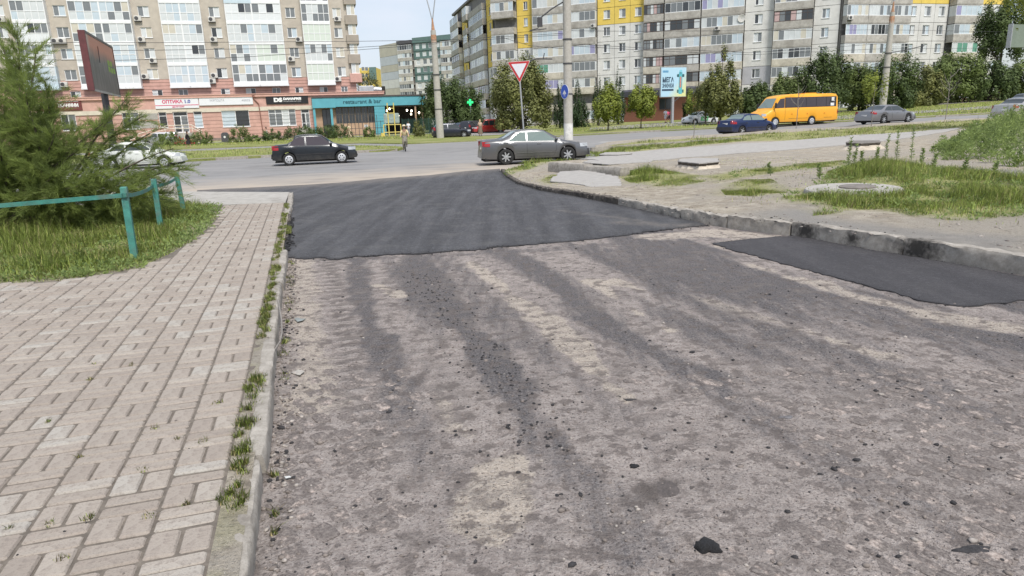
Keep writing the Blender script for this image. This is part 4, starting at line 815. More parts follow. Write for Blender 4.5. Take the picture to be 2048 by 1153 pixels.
def block(name, label, fac, cols, sills, yellowfrom, refy=60, depth=12, group=None):
    root = fac.root(name, label, 'building', group); zt = sills[-1]+2.2; jl = []
    for c in cols:
        typ = c[0]; x0, x1 = fac.x(c[1], refy), fac.x(c[2], refy)
        if typ == 'w':
            wins = [(fac.x(a, refy), fac.x(b, refy)) for a, b in c[3]]; hol = [(a, b, z, z+1.42) for a, b in wins for z in sills]
            ysplit = c[4] if len(c) > 4 else 99
            for k, z in enumerate(sills):
                za, zb = z-.98, z+1.80
                if k == 0: za = -1
                m = M_yel if k >= ysplit else (M_gpan if len(c) > 5 and k in c[5] else M_panel)
                # wall panels between joints, window openings cut
                xs = [x0]+[(wins[i][1]+wins[i+1][0])/2 for i in range(len(wins)-1)]+[x1]
                for xa, xb in zip(xs[:-1], xs[1:]):
                    mb = MB(); wall_holes(mb, xa+.02, xb-.02, za+.02, zb-.02, 0, [h for h in hol if xa < h[0] < xb], .16); mb.build('wall_panel', m, root)
            jl.append((x0, x1))
            for (a, b) in wins:
                for k, z in enumerate(sills): window(root, a, b, z, z+1.42, 0, 2, rq.choice([(P_grey, P_pale), (P_dark, P_grey), (P_pale, P_grey), (P_grey, P_blue), (P_dark, P_pale)]), split=rq.choice([.4, .5, .5]))
        else:
            n, pr = c[3], c[4] if len(c) > 4 else 1.0; un = c[5] if len(c) > 5 else 1; forced = c[6] if len(c) > 6 else None
            jl.append((x0, x1))
            for k, z in enumerate(sills):
                for u_ in range(un):
                    xa, xb = x0+(x1-x0)*u_/un, x0+(x1-x0)*(u_+1)/un; mp = M_par2 if (k < 4 and rq.random() < .6) else M_par; zz = z-.12
                    o = MB().box(xa+.03, xb-.03, -pr, -pr+.12, zz-1.0, zz).box(xa+.03, xa+.15, -pr+.12, 0, zz-1.0, zz).box(xb-.15, xb-.03, -pr+.12, 0, zz-1.0, zz).box(xa, xb, -pr+.02, 0, zz-1.16, zz-1.0).build('balcony', mp, root, fix=False)
                    st = forced or rq.choice(['white', 'white', 'white', 'white', 'white', 'dark', 'brown', 'blue', 'old', 'white', 'violet' if k < 4 else 'white', 'green' if (k == 3) else 'white'])
                    if rq.random() < .05 and not forced: continue
                    glazing(o, xa+.05, xb-.05, -pr+.06, zz, zz+1.55, st, n)
                    if rq.random() < .5: [MB().box(q_, q_+.07, -pr+.1, 0, zz, zz+1.55).build('side_glazing', P_pale, o, fix=False) for q_ in (xa+.03, xb-.1)]
    xl, xr = min(j[0] for j in jl), max(j[1] for j in jl)
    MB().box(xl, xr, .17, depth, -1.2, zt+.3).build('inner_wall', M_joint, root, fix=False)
    MB().box(xl-.2, xr+.2, -.35, depth+.2, zt+.3, zt+.75).build('roof', mat('roof slab', (.2, .19, .18), .9), root, fix=False)
    return root
PA0 = atY(907, 60, 174); PA1 = atY(986, 60, 134); PA2 = atY(1678, 60, 110.5)
fA1 = Fac(PA0, PA1, .2); fA2 = Fac(PA1, PA2, .75); fB = Fac(atY(1680, 60, 110.0), atY(2010, 60, 118), 1.2)
S_A2 = [9.8-.75+2.8*k for k in range(-3, 7)]; S_A1 = [9.8-.2+2.8*k for k in range(-3, 6)]; S_B = [9.95-1.2+2.8*k for k in range(-3, 5)]
block('apartment_block', 'long pale panel apartment block with yellow panels and glazed balconies behind the bus', fA2,
      [('b', 989, 1034, 5, 1.6, 1), ('w', 1034.5, 1067.5, [(1048, 1056)], 5), ('b', 1068, 1194, 6, 1.0, 2), ('w', 1195, 1288.5, [(1207, 1220), (1238, 1251), (1269.5, 1283)], 6, (-1,)), ('b', 1289, 1329, 6, .9, 1, 'brown'), ('b', 1330.5, 1402, 6, 1.0, 1), ('b', 1403.5, 1488, 8, 1.0, 1), ('w', 1489, 1546, [(1508, 1524)], 7, (2,)), ('b', 1547, 1625, 7, 1.0, 1), ('w', 1626, 1677, [(1642, 1657)], 7)], S_A2, None)
block('apartment_block', 'receding grey wing of the panel block with tight rows of balconies beside the sky gap', fA1,
      [('b', 908, 924, 4, 1.0, 1), ('w', 924.5, 935, [(929, 931.5)], 4), ('b', 935.5, 944, 4, 1.2, 1), ('b', 944.5, 973, 8, .8, 1), ('w', 974, 985.5, [(979, 983)], 4)], S_A1, None)
block('apartment_block', 'white panel block with yellow top floors rising behind the dark row of trees', fB,
      [('b', 1683, 1811, 6, .9, 3), ('w', 1812, 1892, [(1816, 1829), (1845, 1858), (1873.5, 1885.5)], 6), ('b', 1893, 1945, 5, 1.4, 1), ('w', 1946, 2005, [(1955, 1968), (1985, 1998)], 6)], S_B, None)
for px_, py_, t_ in ((1187, 52, 'white air conditioner on a balcony next to the wall with three yellow windows'), (1435, 57, 'white air conditioner on the balcony parapet below the satellite dish'), (1700, 36, 'white air conditioner on a wide balcony of the white block left of the lamp pole'), (1815, 40, 'white air conditioner on the white wall just right of the lamp pole'), (1927, 36, 'upper white air conditioner on the projecting bay beside the shaggy tree'), (1928, 70, 'lower white air conditioner on the projecting bay beside the shaggy tree')):
    f_ = fA2 if px_ < 1680 else fB; ac(f_, px_, py_, -1.0 if px_ != 1815 else 0, t_, 'air conditioners on the panel block', 1.0)
ac(fA2, 989, 82, -.3, 'white air conditioner at the corner where the panel block turns away', 'air conditioners on the panel block', 1.0)
x_, z_ = fA2.loc(1483, 37, -1.1); P = fA2.A+fA2.u*x_-fA2.n*1.1
o = thing('satellite_dish', 'large pale satellite dish fixed beside a balcony of the panel block', 'dish', (P.x, P.y, z_+fA2.z0), fA2.rz)
MB().lathe([(.0, .12), (.35, .08), (.6, 0), (.62, .02), (.35, .11), (0, .15)], 14, 'y').build('reflector', M_ac, o, smooth=True); MB().tube([(0, .1, 0), (0, .9, -.5)], .03, 5).build('arm', M_acf, o)
# ---------------- teal and cream block far behind the gap
fC = Fac(atY(798, 120, 232), atY(912, 120, 222), .3); S_C = [fC.z(850, y_) for y_ in (190, 175.5, 160, 144.5, 128.7, 112.6, 97)]
M_teal = mat('teal facade', (.115, .185, .175), .9, .12, .6); M_cream2 = mat('cream gable', (.50, .47, .40), .9, .08, .5); M_pblue = mat('pale blue gable', (.50, .53, .57), .9, .08, .5)
rootC = fC.root('apartment_block', 'distant teal and cream apartment block with blind gable wall in the gap', 'building')
zt = fC.z(850, 74); xw0, xw1 = fC.x(828, 120), fC.x(884, 120)
for k, z in enumerate(S_C):
    m = (M_panel, M_panel, M_teal, M_teal, M_panel, M_teal, M_teal)[k]; hol = [(xw0+(xw1-xw0)*q, xw0+(xw1-xw0)*q+1.5, z, z+1.5) for q in (.08, .32, .55, .80)]
    wall_holes(MB(), xw0, xw1, z-.95 if k else -1, z+1.8, 0, hol, .15).build('wall_panel', m, rootC)
    for h_ in hol: window(rootC, *h_, 0, 1, (rq.choice([P_pale, P_grey, P_pale]),), sill=False)
    for (xa, xb) in ((fC.x(799, 120), xw0-.1), (xw1+.1, fC.x(912, 120))):
        o = MB().box(xa, xb, -1, -.85, z-1.1, z-.1).box(xa, xb, -.85, .1, z-1.25, z-1.1).build('balcony', M_par, rootC, fix=False); glazing(o, xa+.05, xb-.05, -.92, z-.1, z+1.45, rq.choice(['white', 'white', 'dark']), 6)
MB().box(fC.x(798, 120), fC.x(912, 120), .17, 14, -1, zt-1.0).build('inner_wall', M_joint, rootC, fix=False); MB().box(xw0-.2, fC.x(912, 120), -.2, 14, S_C[-1]+1.85, zt).build('roof', M_teal, rootC, fix=False)
MB().box(fC.x(798, 120), xw0-.25, -.9, 14, S_C[-1]+1.85, zt-.6).build('roof', mat('dark canopy', (.08, .08, .09), .9), rootC, fix=False)
gb = Fac(atY(760, 120, 240), atY(798, 120, 231), .3); og = gb.root('gable', '', ''); 
for key in ('label', 'category'):
    if key in og: del og[key]
og.name = 'gable_wall'; og.parent = rootC; og.matrix_parent_inverse = (Matrix.Translation(rootC.location) @ Matrix.Rotation(fC.rz, 4, 'Z')).inverted()
zg = gb.z(780, 92); gxs = gb.x(760, 120), gb.x(798, 120)
for k, (ya, yb, m) in enumerate(((88, 113, M_cream2), (113, 131, M_pblue), (131, 145, M_cream2), (145, 160.5, M_pblue), (160.5, 178, M_panel), (178, 240, M_cream2))):
    MB().box(gxs[0], gxs[1], 0, 10, gb.z(780, yb)+.06, gb.z(780, ya)).build('gable_panel', m, og, fix=False)
for k in range(5): MB().box(gxs[0]-1.4, gxs[0]-.002, 1, 4, gb.z(762, 180-16*k), gb.z(762, 170-16*k)).build('side_balcony', M_par if k % 2 else M_joint, og, fix=False)
# far yellow block in the gap
fY = Fac(atY(720, 150, 330), atY(752, 150, 330), .3); oY = fY.root('apartment_block', 'tiny yellow apartment block far beyond the end of the beige tower', 'building')
zt = fY.z(735, 136); MB().box(fY.x(716, 150), fY.x(753, 150), 0, 12, -1, zt).build('wall', M_yel, oY, fix=False); MB().box(fY.x(740, 150), fY.x(753, 150), -1.2, 0, fY.z(745, 160), fY.z(745, 135)).build('balcony_stack', M_teal, oY, fix=False)
for k in range(3):
    for q in (726, 733): x_, z_ = fY.loc(q, 138+14*k); window(oY, x_-.7, x_+.7, z_-.8, z_+.8, -.15, 1, (P_grey,), sill=False)
# ---------------- low brick shop at the foot of the panel block
fK = Fac(gp(1262, 112), gp(1376, 104.5)); M_brk = mat('red brick', (.255, .105, .07), .9, .2, 12, .3, 60); ok_ = fK.root('brick_shop', 'low red brick shop with dark roof band behind the billboard', 'building')
kx0, kx1 = fK.x(1248, 215), fK.x(1378, 215); kz = fK.z(1330, 191); kzt = fK.z(1330, 176)
hk = [(fK.x(1318, 210), fK.x(1342, 210), fK.z(1330, 219), fK.z(1330, 197)), (fK.x(1255, 210), fK.x(1275, 210), fK.z(1265, 222), fK.z(1265, 200))]
wall_holes(MB(), kx0, kx1, -.5, kz, 0, hk, .25).box(kx0, kx1, .3, 6, -.5, kz).build('wall', M_brk, ok_); MB().cbox(kx0-.4, kx1+.4, -.7, 6.3, kz, kzt, .3).build('roof', mat('slate band', (.06, .06, .075), .8, .2, 2), ok_)
for h_ in hk: window(ok_, *h_, 0, 2, (P_dark, P_dark), rec=.15, frame=M_brownf)
# ================================================================== VEHICLES
M_tyre = mat('tyre rubber', (.018, .018, .018), .85, .2, 20); M_rim = mat('alloy rim', (.52, .53, .55), .3, .08, 8, metal=.7); M_cap = mat('steel wheel cover', (.55, .56, .58), .4, .08, 8, metal=.4)
M_glass = glassy('car glass', (.03, .038, .04), .04, .8); M_glassg = glassy('greenish car glass', (.15, .20, .19), .05, .7); M_glassp = glassy('purplish car glass', (.05, .042, .05), .05, .5)
M_trim = mat('black trim', (.02, .02, .022), .55); M_under = mat('underbody', (.012, .012, .012), .9); M_tail = glassy('tail lamp red', (.30, .015, .018), .2, .6); M_head = glassy('head lamp glass', (.34, .36, .38), .12, .6); M_plate = mat('number plate', (.66, .67, .66), .5); M_amber = glassy('amber lamp', (.6, .2, .02), .15)
def wheel(par, x, y, r, wd, style, side):
    t = MB().lathe([(r*.66, -wd/2), (r*.9, -wd/2), (r, -wd*.32), (r, wd*.32), (r*.9, wd/2), (r*.66, wd/2)], 20, 'y').build('wheel', M_tyre, par, smooth=True); t.location = (x, y, r)
    s = side; f = s*(wd/2-.015); mb = MB().lathe([(r*.67, f), (r*.62, f-s*.02), (r*.58, f-s*.05), (.0, f-s*.06)] if style != 'cap' else [(r*.67, f), (r*.6, f+s*.012), (r*.2, f+s*.02), (0, f+s*.022)], 20, 'y')
    n = {'alloy': 7, 'cap': 6, 'five': 5}.get(style, 5)
    if style != 'cap':
        mb2 = MB()
        for k in range(n):
            a = 2*math.pi*k/n; c_, s_ = math.cos(a), math.sin(a); w0, w1 = r*.10, r*.075; q = [(r*.06, -w0), (r*.62, -w1), (r*.62, w1), (r*.06, w0)]
            mb2.poly([(u*c_-v*s_, f-s*.03, u*s_+v*c_) for u, v in q], (0, s*.03, 0))
        mb2.lathe([(r*.16, f-s*.03), (r*.16, f+s*.004), (0, f+s*.008)], 10, 'y'); o = mb.build('wheel_dish', M_trim, t, smooth=True); o = mb2.build('rim', M_rim, t)
    else:
        o = mb.build('rim', M_cap, t, smooth=True); h = MB()
        for k in range(n): a = 2*math.pi*k/n; h.cbox(r*.36*math.cos(a)-.028, r*.36*math.cos(a)+.028, -.012, .012, r*.36*math.sin(a)-.028, r*.36*math.sin(a)+.028, .008)
        q = h.build('cover_slot', M_trim, t); q.location = (0, f+s*.016, 0); q['kind'] = 'stuff'
    return t
class Car:
    def __init__(s, name, label, pos, rz, L, Wd, top, belt, wb, r, paintm, glass=M_glass, xf=None, group=None, rims='alloy', cat='car', wr=.74, sill=.24, lowtrim=None, side_w=None, wind=None, rear=None, tail=None, head=None, doors=(), plan=.16, wheels=True, cargo=None):
        s.root = thing(name, label, cat, pos, rz, group); s.L, s.hw = L, Wd/2; hl = L/2; s.plan = plan
        tx, tz = zip(*top); bx, bz = zip(*belt); s.tx, s.tz, s.bx, s.bz = tx, tz, bx, bz; s.wr = wr; s.sill = sill; roof = max(tz); s.roof = roof
        xf = xf if xf is not None else hl-.85; s.xw = (xf-wb, xf); s.r = r; s.Ra = r+.055
        xs = sorted({*np.linspace(-hl, hl, 46).round(3), *[round(c+d, 3) for c in s.xw for d in np.linspace(-s.Ra, s.Ra, 15)], *[round(t, 3) for t in tx]}); xs = [x for x in xs if -hl <= x <= hl]
        rings = [s.ring(x) for x in xs]; mb = MB(); full = [r_+[(p[0], -p[1], p[2]) for p in r_[-2::-1]] for r_ in rings]
        mb.loft(full, closed=False); mb.add(full[0], [tuple(range(len(full[0])))]); mb.add(full[-1], [tuple(range(len(full[-1])))])
        b = mb.build('body', paintm, s.root, smooth=True); s.body = b
        zc = max(sill-.04, .15); u = MB().box(-hl+.15, hl-.15, -s.hw*.84, s.hw*.84, zc, .55).box(-hl+.12, hl-.12, -s.hw*.7, s.hw*.7, zc-.05, zc); u.build('underbody', M_under, s.root)
        if wheels:
            for x in s.xw:
                for sd in (-1, 1): wheel(s.root, x, sd*(s.hw-.105), r, .19, rims, sd)
        for i, poly in enumerate(side_w or []):
            for sd in (-1, 1): s.side_patch('side_window', poly, glass, sd, .008)
        for nm, rg in (('windscreen', wind), ('rear_window', rear)):
            if rg: s.top_patch(nm, rg[0], rg[1], glass)
        if lowtrim:
            for z0, z1, m in lowtrim:
                for sd in (-1, 1): s.strip('side_trim', [(x, z0) for x in np.linspace(s.xw[0]+s.Ra+.03, s.xw[1]-s.Ra-.03, 10)], z1-z0, m, sd, .012)
        for line in doors:
            for sd in (-1, 1): s.line('door_gap', line, sd)
        if tail:
            for sd in (-1, 1): s.patch('tail_light', -hl+tail[0], -hl+tail[1], tail[2], tail[3], M_tail, sd); s.end_box('tail_light', -1, s.hw*(.60 if len(tail) < 5 else tail[4]), s.hw*.86, tail[2]+.02, tail[3]-.02, M_tail, sd)
        if head:
            for sd in (-1, 1): s.patch('headlight', hl-head[1], hl-head[0], head[2], head[3], M_head, sd); s.end_box('headlight', 1, s.hw*.52, s.hw*.84, head[2]+.02, head[3]-.02, M_head, sd)
        s.mirrors = []
    def ring(s, x):
        hl = s.L/2; zt = float(np.interp(x, s.tx, s.tz)); zb_ = float(np.interp(x, s.bx, s.bz)); q = abs(x)/hl
        w = s.hw*(1-s.plan*q**7-.03*q**2); zs = min(zb_, zt-.03); zbot = s.sill+.05*q**8
        for c in s.xw:
            if abs(x-c) < s.Ra: zbot = max(zbot, s.r+math.sqrt(max(0, s.Ra**2-(x-c)**2)))
        zbot = min(zbot, zs-.06); k = np.clip((zt-zs)/max(.05, s.roof-zs), 0, 1); wr = w*(.90+(s.wr-.90)*k)
        h = zs-zbot
        return [(x, w*.95, zbot), (x, w*.985, zbot+h*.18), (x, w, zbot+h*.5), (x, w*.995, zbot+h*.8), (x, w*.978, zs-.04), (x, w*.945, zs+.02*k), (x, wr+.012, zt-.075*k-.012), (x, wr-.05, zt-.016*k-.004), (x, wr*.5, zt), (x, 0, zt+.012)]
    def ys(s, x, z):
        r = s.ring(x); pr = sorted([(p[2], p[1]) for p in r[:7]]); return float(np.interp(z, [p[0] for p in pr], [p[1] for p in pr]))
    def side_patch(s, nm, poly, m, sd, off):
        pts = []
        for (a, b) in zip(poly, poly[1:]+poly[:1]):
            n = max(1, int(math.hypot(b[0]-a[0], b[1]-a[1])/.25))
            pts += [(a[0]+(b[0]-a[0])*i/n, a[1]+(b[1]-a[1])*i/n) for i in range(n)]
        MB().poly([(x, sd*(s.ys(x, z)+off), z) for x, z in pts], (0, -sd*.02, 0)).build(nm, m, s.root)
    def top_patch(s, nm, x0, x1, m, n=8):
        rings = []
        for x in np.linspace(x0, x1, n):
            r = s.ring(x); w = r[7][1]-.01; z = r[7][2]; zc = r[9][2]; rings.append([(x, -w, z+.006), (x, -w*.5, zc-.004), (x, 0, zc+.008), (x, w*.5, zc-.004), (x, w, z+.006)])
        MB().loft(rings, closed=False).build(nm, m, s.root, smooth=True)
    def patch(s, nm, x0, x1, z0, z1, m, sd, off=.012, n=5):
        s.strip(nm, [(x, z0) for x in np.linspace(x0, x1, n)], z1-z0, m, sd, off)
    def strip(s, nm, pts, h, m, sd, off):
        rings = [[(x, sd*(s.ys(x, z)-.01), z), (x, sd*(s.ys(x, z)+off), z+.01), (x, sd*(s.ys(x, z+h/2)+off), z+h/2), (x, sd*(s.ys(x, z+h)+off), z+h-.01), (x, sd*(s.ys(x, z+h)-.01), z+h)] for x, z in pts]
        mb = MB().loft(rings, closed=False); mb.add(rings[0], [tuple(range(5))]); mb.add(rings[-1], [tuple(range(5))]); mb.build(nm, m, s.root, smooth=True)
    def end_x(s, end, z):
        "x of the body's end at height z on the centreline"
        hl = s.L/2; xs = np.linspace(0, hl, 80)*end; best = xs[0]
        for x in xs:
            if s.ring(x)[9][2] >= z: best = x
        return best
    def end_box(s, nm, end, y0, y1, z0, z1, m, sd=1, t=.02):
        x0, x1 = s.end_x(end, z0), s.end_x(end, z1); ya, yb = sd*y0, sd*y1
        MB().poly([(x0+end*t, ya, z0), (x0+end*t-end*.03, yb, z0), (x1+end*t-end*.03, yb, z1), (x1+end*t, ya, z1)], (-end*.05, 0, 0)).build(nm, m, s.root)
    def line(s, nm, pts, sd, wd=.012):
        P = []
        for (a, b) in zip(pts[:-1], pts[1:]):
            n = max(1, int(math.hypot(b[0]-a[0], b[1]-a[1])/.12)); P += [(a[0]+(b[0]-a[0])*i/n, a[1]+(b[1]-a[1])*i/n) for i in range(n)]
        P.append(pts[-1]); MB().tube([(x, sd*(s.ys(x, z)+.001), z) for x, z in P], wd/2, 4).build(nm, M_trim, s.root)
    def extras(s, mx, mz, handles=(), hz=.78, hm=None, plate=(-1, .62), bumper=None, grille=None, mcol=None):
        for sd in (-1, 1):
            y = sd*(s.ys(mx, mz)+.09); MB().ball((mx, y, mz+.06), .07, .10, .065, 8, 6).build('mirror', mcol or s.body.data.materials[0], s.root, smooth=True)
            for hx in handles: yy = sd*(s.ys(hx, hz)+.012); MB().cbox(hx-.09, hx+.09, min(yy-.015, yy+.015), max(yy-.015, yy+.015), hz-.018, hz+.018, .008).build('door_handle', hm or s.body.data.materials[0], s.root)
        if plate: s.end_box('number_plate', plate[0], -.26, .26, plate[1]-.055, plate[1]+.055, M_plate, 1, .03)
        if bumper:
            for end in bumper[0]: s.end_box('bumper', end, -s.hw*.86, s.hw*.86, bumper[1], bumper[2], bumper[3], 1, .05)
        if grille: s.end_box('grille', 1, -s.hw*.5, s.hw*.5, grille[0], grille[1], M_trim, 1, .012)
        return s
def at_wheels(front, rear, wb, hw, side):
    "place from where the near wheels touch the road in the photograph; side=-1 when the right-hand side faces us"
    F, R_ = G(*front), G(*rear); d = (F-R_); d.z = 0; d.normalize(); rz = math.atan2(d.y, d.x); n = Vector((-d.y, d.x, 0)); mid = (F+R_)/2
    c = mid-n*side*hw; c.z = float(g(c.x, c.y)); return c, rz, (F-R_).length
def sedan(L, H, trunk=.98, hood=.9, roof_f=.22, roof_r=-.75, cowl=.98, deck=-1.55, bump=.55):
    h = L/2
    return [(-h, bump), (-h+.04, trunk-.24), (-h+.10, trunk-.03), (-h+.2, trunk), (deck, trunk+.03), (deck+.3, trunk+.16), (roof_r-.12, H-.07), (roof_r+.2, H-.012), (roof_r+.6, H), (roof_f-.15, H-.015), (roof_f+.12, H-.07), (cowl+.02, hood+.09), (cowl+.25, hood+.02), (h-.45, hood-.10), (h-.16, hood-.20), (h-.05, hood-.30), (h, .48)]
def mk_sedan(name, label, pos, rz, L=4.5, W_=1.74, H=1.46, r=.315, wb=2.65, xf=None, pm=None, glass=M_glass, rims='alloy', group=None, cat='car', trunk=1.0, hood=.92, **kw):
    h = L/2; xf = xf if xf is not None else h-.86
    top = sedan(L, H, trunk, hood, roof_f=.30, roof_r=-.80, cowl=1.02*L/4.5, deck=-1.45*L/4.5)
    belt = [(-h, trunk-.1), (-h+.6, trunk-.05), (-.8, .965), (.6, .93), (h-.9, hood-.06), (h, .6)]
    sw = [[(-1.22, 1.0), (-.45, .985), (-.45, H-.12), (-.72, H-.12), (-.98, H-.22)], [(-.38, .985), (.92, .965), (.80, 1.04), (.36, H-.115), (-.38, H-.12)]]
    dr = [[(-.42, H-.1), (-.42, .6), (-.40, .33)], [(.92, .92), (.90, .60), (.78, .33)], [(-1.20, .98), (-1.02, .72)], [(-1.0, .33), (-.4, .33), (.78, .33)]]
    c = Car(name, label, pos, rz, L, W_, top, belt, wb, r, pm, glass, xf, group, rims, cat, side_w=sw, wind=(.42, 1.00*L/4.5), rear=(-1.36*L/4.5, -.88), tail=(.03, .36, trunk-.27, trunk-.04), head=(.05, .42, hood-.29, hood-.13), doors=dr, **kw)
    return c
# dark saloon crossing the junction
p, rz, wbm = at_wheels((683, 327), (580, 332), 2.63, .80, -1)
mk_sedan('saloon_car', 'black saloon car with steel wheel covers driving across the dusty junction', p, rz, 4.25, 1.74, 1.53, .31, 2.63, pm=paint('near black car paint', (.016, .020, .026), .3), glass=M_glassp, rims='cap', trunk=1.04, hood=.96, xf=1.33, lowtrim=[(.50, .56, M_trim)], group=None).extras(.85, .96, (-.95, .15), .86, M_trim, (-1, .72), ((-1, 1), .36, .60, paint('dark bumper', (.02, .022, .026), .1)), (.55, .68))
# grey saloon turning out of our street
p, rz, wbm = at_wheels((1142, 322.5), (1018, 330), 2.77, .82, -1); rz = math.radians(9)
R_ = G(1011, 330.5); d = Vector((math.cos(rz), math.sin(rz), 0)); n = Vector((-d.y, d.x, 0)); p = R_+d*1.385+n*.80; p -= d*.0; p.z = float(g(p.x, p.y))
mk_sedan('saloon_car', 'metallic grey saloon with silver multi-spoke wheels stopped by the give way sign', p-d*.0, rz, 4.80, 1.82, 1.48, .335, 2.77, pm=paint('grey metallic paint', (.15, .153, .16), .65, .3), glass=M_glassg, rims='alloy', trunk=1.05, hood=.94, xf=1.42, lowtrim=[(.46, .50, paint('grey trim', (.12, .123, .13), .5))]).extras(.90, .98, (-.95, .12), .86, None, (-1, .74), ((-1, 1), .30, .58, paint('grey bumper', (.145, .148, .155), .6)), (.55, .68))
# blue hatch saloon and grey fastback on the avenue
p, rz, wbm = at_wheels((1533.4, 268.4), (1474.8, 272), 2.52, .76, -1); rz = min(max(rz, math.radians(14)), math.radians(40))
mk_sedan('saloon_car', 'dark blue older saloon driving beside the yellow minibus', p, math.radians(27), 4.25, 1.68, 1.42, .30, 2.52, pm=paint('navy car paint', (.010, .024, .085), .25), glass=M_glassg, rims='five', trunk=1.02, hood=.90, xf=1.28, lowtrim=[(.46, .52, M_trim)]).extras(.86, .94, (-.9, .15), .82, M_trim, (-1, .78), ((-1, 1), .36, .58, M_trim), (.5, .62))
p, rz, wbm = at_wheels((1810, 246.3), (1757, 249.6), 2.71, .82, -1)
mk_sedan('saloon_car', 'pewter grey fastback saloon driving away with silver wheels behind a thin sapling', p, math.radians(24), 4.80, 1.86, 1.42, .34, 2.71, pm=paint('pewter paint', (.26, .26, .27), .65, .3), glass=M_glass, rims='alloy', trunk=1.0, hood=.92, xf=1.46).extras(.88, .94, (-.95, .15), .82, None, (-1, .66), ((-1, 1), .30, .58, paint('pewter bumper', (.25, .25, .26), .6)), (.5, .62))
p = gp(2042, 49); mk_sedan('saloon_car', 'silver saloon driving away behind the weed thicket on the verge', p, math.radians(24), 4.60, 1.8, 1.45, .32, 2.7, pm=paint('silver paint', (.42, .41, .39), .6, .3), rims='five', trunk=1.03, hood=.92).extras(.88, .94, (-.95, .15), .82, None, (-1, .66), ((-1, 1), .30, .56, paint('silver bumper', (.40, .39, .37), .55)), (.5, .62))
p = gp(2052, 73); mk_sedan('saloon_car', 'pale blue grey car on the side road half hidden past the silver saloon', p, math.radians(24), 4.5, 1.76, 1.45, .32, 2.65, pm=paint('blue grey paint', (.30, .34, .40), .5, .3), rims='five').extras(.88, .94, (), .82, None, (-1, .66), ((-1, 1), .3, .56, paint('blue grey bumper', (.28, .32, .38), .5)), (.5, .62))
# white estate behind the feathery shrub
p, rz, wbm = at_wheels((325, 336), (233, 341), 2.6, .8, -1)
mk_sedan('saloon_car', 'white saloon with dark tinted windows passing behind the feathery shrub', p, math.radians(13), 4.55, 1.72, 1.42, .31, 2.62, pm=paint('white car paint', (.60, .62, .58), .0, .3), glass=M_glass, rims='cap', trunk=1.0, hood=.88).extras(.86, .94, (-.95, .15), .82, None, None, ((-1, 1), .30, .56, paint('white bumper', (.58, .6, .56), 0)), (.5, .6))
# hatchbacks
def mk_hatch(name, label, pos, rz, L, W_, H, r, wb, pm, glass=M_glass, rims='alloy', nose=.95, van=False, group=None, **kw):
    h = L/2
    if van: top = [(-h, .6), (-h+.03, 1.2), (-h+.10, H-.2), (-h+.25, H-.05), (-h+.6, H), (.25, H), (.55, H-.08), (1.05, nose+.13), (1.25, nose+.03), (h-.3, nose-.1), (h-.08, nose-.25), (h, .5)]; sw = [[(-h+.28, 1.08), (-.75, 1.06), (-.75, H-.17), (-h+.36, H-.2)], [(-.66, 1.06), (.02, 1.04), (.02, H-.17), (-.66, H-.17)], [(.1, 1.04), (1.02, 1.02), (.56, H-.17), (.1, H-.17)]]; belt = [(-h, 1.05), (0, 1.04), (1.0, .99), (h, .62)]
    else: top = [(-h, .6), (-h+.04, .95), (-h+.14, 1.12), (-h+.42, H-.16), (-h+.75, H-.03), (-.5, H), (.15, H-.02), (.42, H-.09), (1.0, nose+.10), (1.2, nose+.02), (h-.4, nose-.1), (h-.12, nose-.25), (h, .5)]; sw = [[(-h+.55, 1.08), (-.52, 1.03), (-.52, H-.13), (-h+.85, H-.15)], [(-.45, 1.02), (.92, .98), (.46, H-.13), (-.45, H-.13)]]; belt = [(-h, 1.05), (-.8, 1.01), (.8, .95), (h, .62)]
    c = Car(name, label, pos, rz, L, W_, top, belt, wb, r, pm, glass, h-.82, group, rims, side_w=sw, wind=((.60 if van else .48), 1.02), rear=None, tail=(.03, .24, .86, 1.2, .70), head=(.04, .40, nose-.28, nose-.1), doors=[[(-.49, 1.0), (-.49, .35)], [(.93, .93), (.78, .34)], [(-.49, .34), (.78, .34)]], wr=.80 if van else .75, **kw)
    c.end_box('rear_window', -1, -c.hw*.62, c.hw*.62, 1.16, H-.14, glass, 1, .025)
    return c.extras(.86, 1.0, (-.95, .15), .86, None, (-1, .8), ((-1,), .34, .62, M_trim), (.5, .64))
p, rz, wbm = at_wheels((928, 275.7), (891, 277.6), 2.6, .8, -1)
mk_hatch('hatchback_car', 'dark blue crossover hatchback parked on the grass at the foot of the lamp pole', p, math.radians(14), 4.15, 1.78, 1.60, .34, 2.6, paint('midnight paint', (.022, .026, .04), .4))
p = gp(1399, 79); mk_hatch('hatchback_car', 'white taxi hatchback with green door lettering parked under the conical tree', p, math.radians(180+22), 4.1, 1.75, 1.46, .31, 2.55, paint('taxi white paint', (.66, .68, .69), 0, .3))
taxi = bpy.context.scene.objects[[o.name for o in bpy.data.objects if o.get('label', '').startswith('white taxi')][0]]
MB().poly([(-.45, .905, .42), (.55, .905, .42), (.48, .905, .88), (-.55, .905, .88)], (0, .006, 0)).build('door_decal', mat('decal green', (.12, .42, .15), .5), taxi)
MB().poly([(-.30, .912, .55), (.30, .912, .55), (.26, .912, .75), (-.34, .912, .75)], (0, .006, 0)).build('decal_panel', mat('decal pale', (.55, .68, .55), .5), taxi)
mk_hatch('van_car', 'red passenger van parked by the big round tree in the car park', gp(977, 91), math.radians(180+14), 4.15, 1.74, 1.82, .31, 2.7, paint('red car paint', (.42, .035, .03), .1), van=True, rims='five')
mk_hatch('van_car', 'dark grey tall car parked nose-in beside the red van', gp(946, 93), math.radians(62), 4.3, 1.8, 1.70, .33, 2.65, paint('graphite paint', (.05, .052, .065), .5), van=True, rims='five')
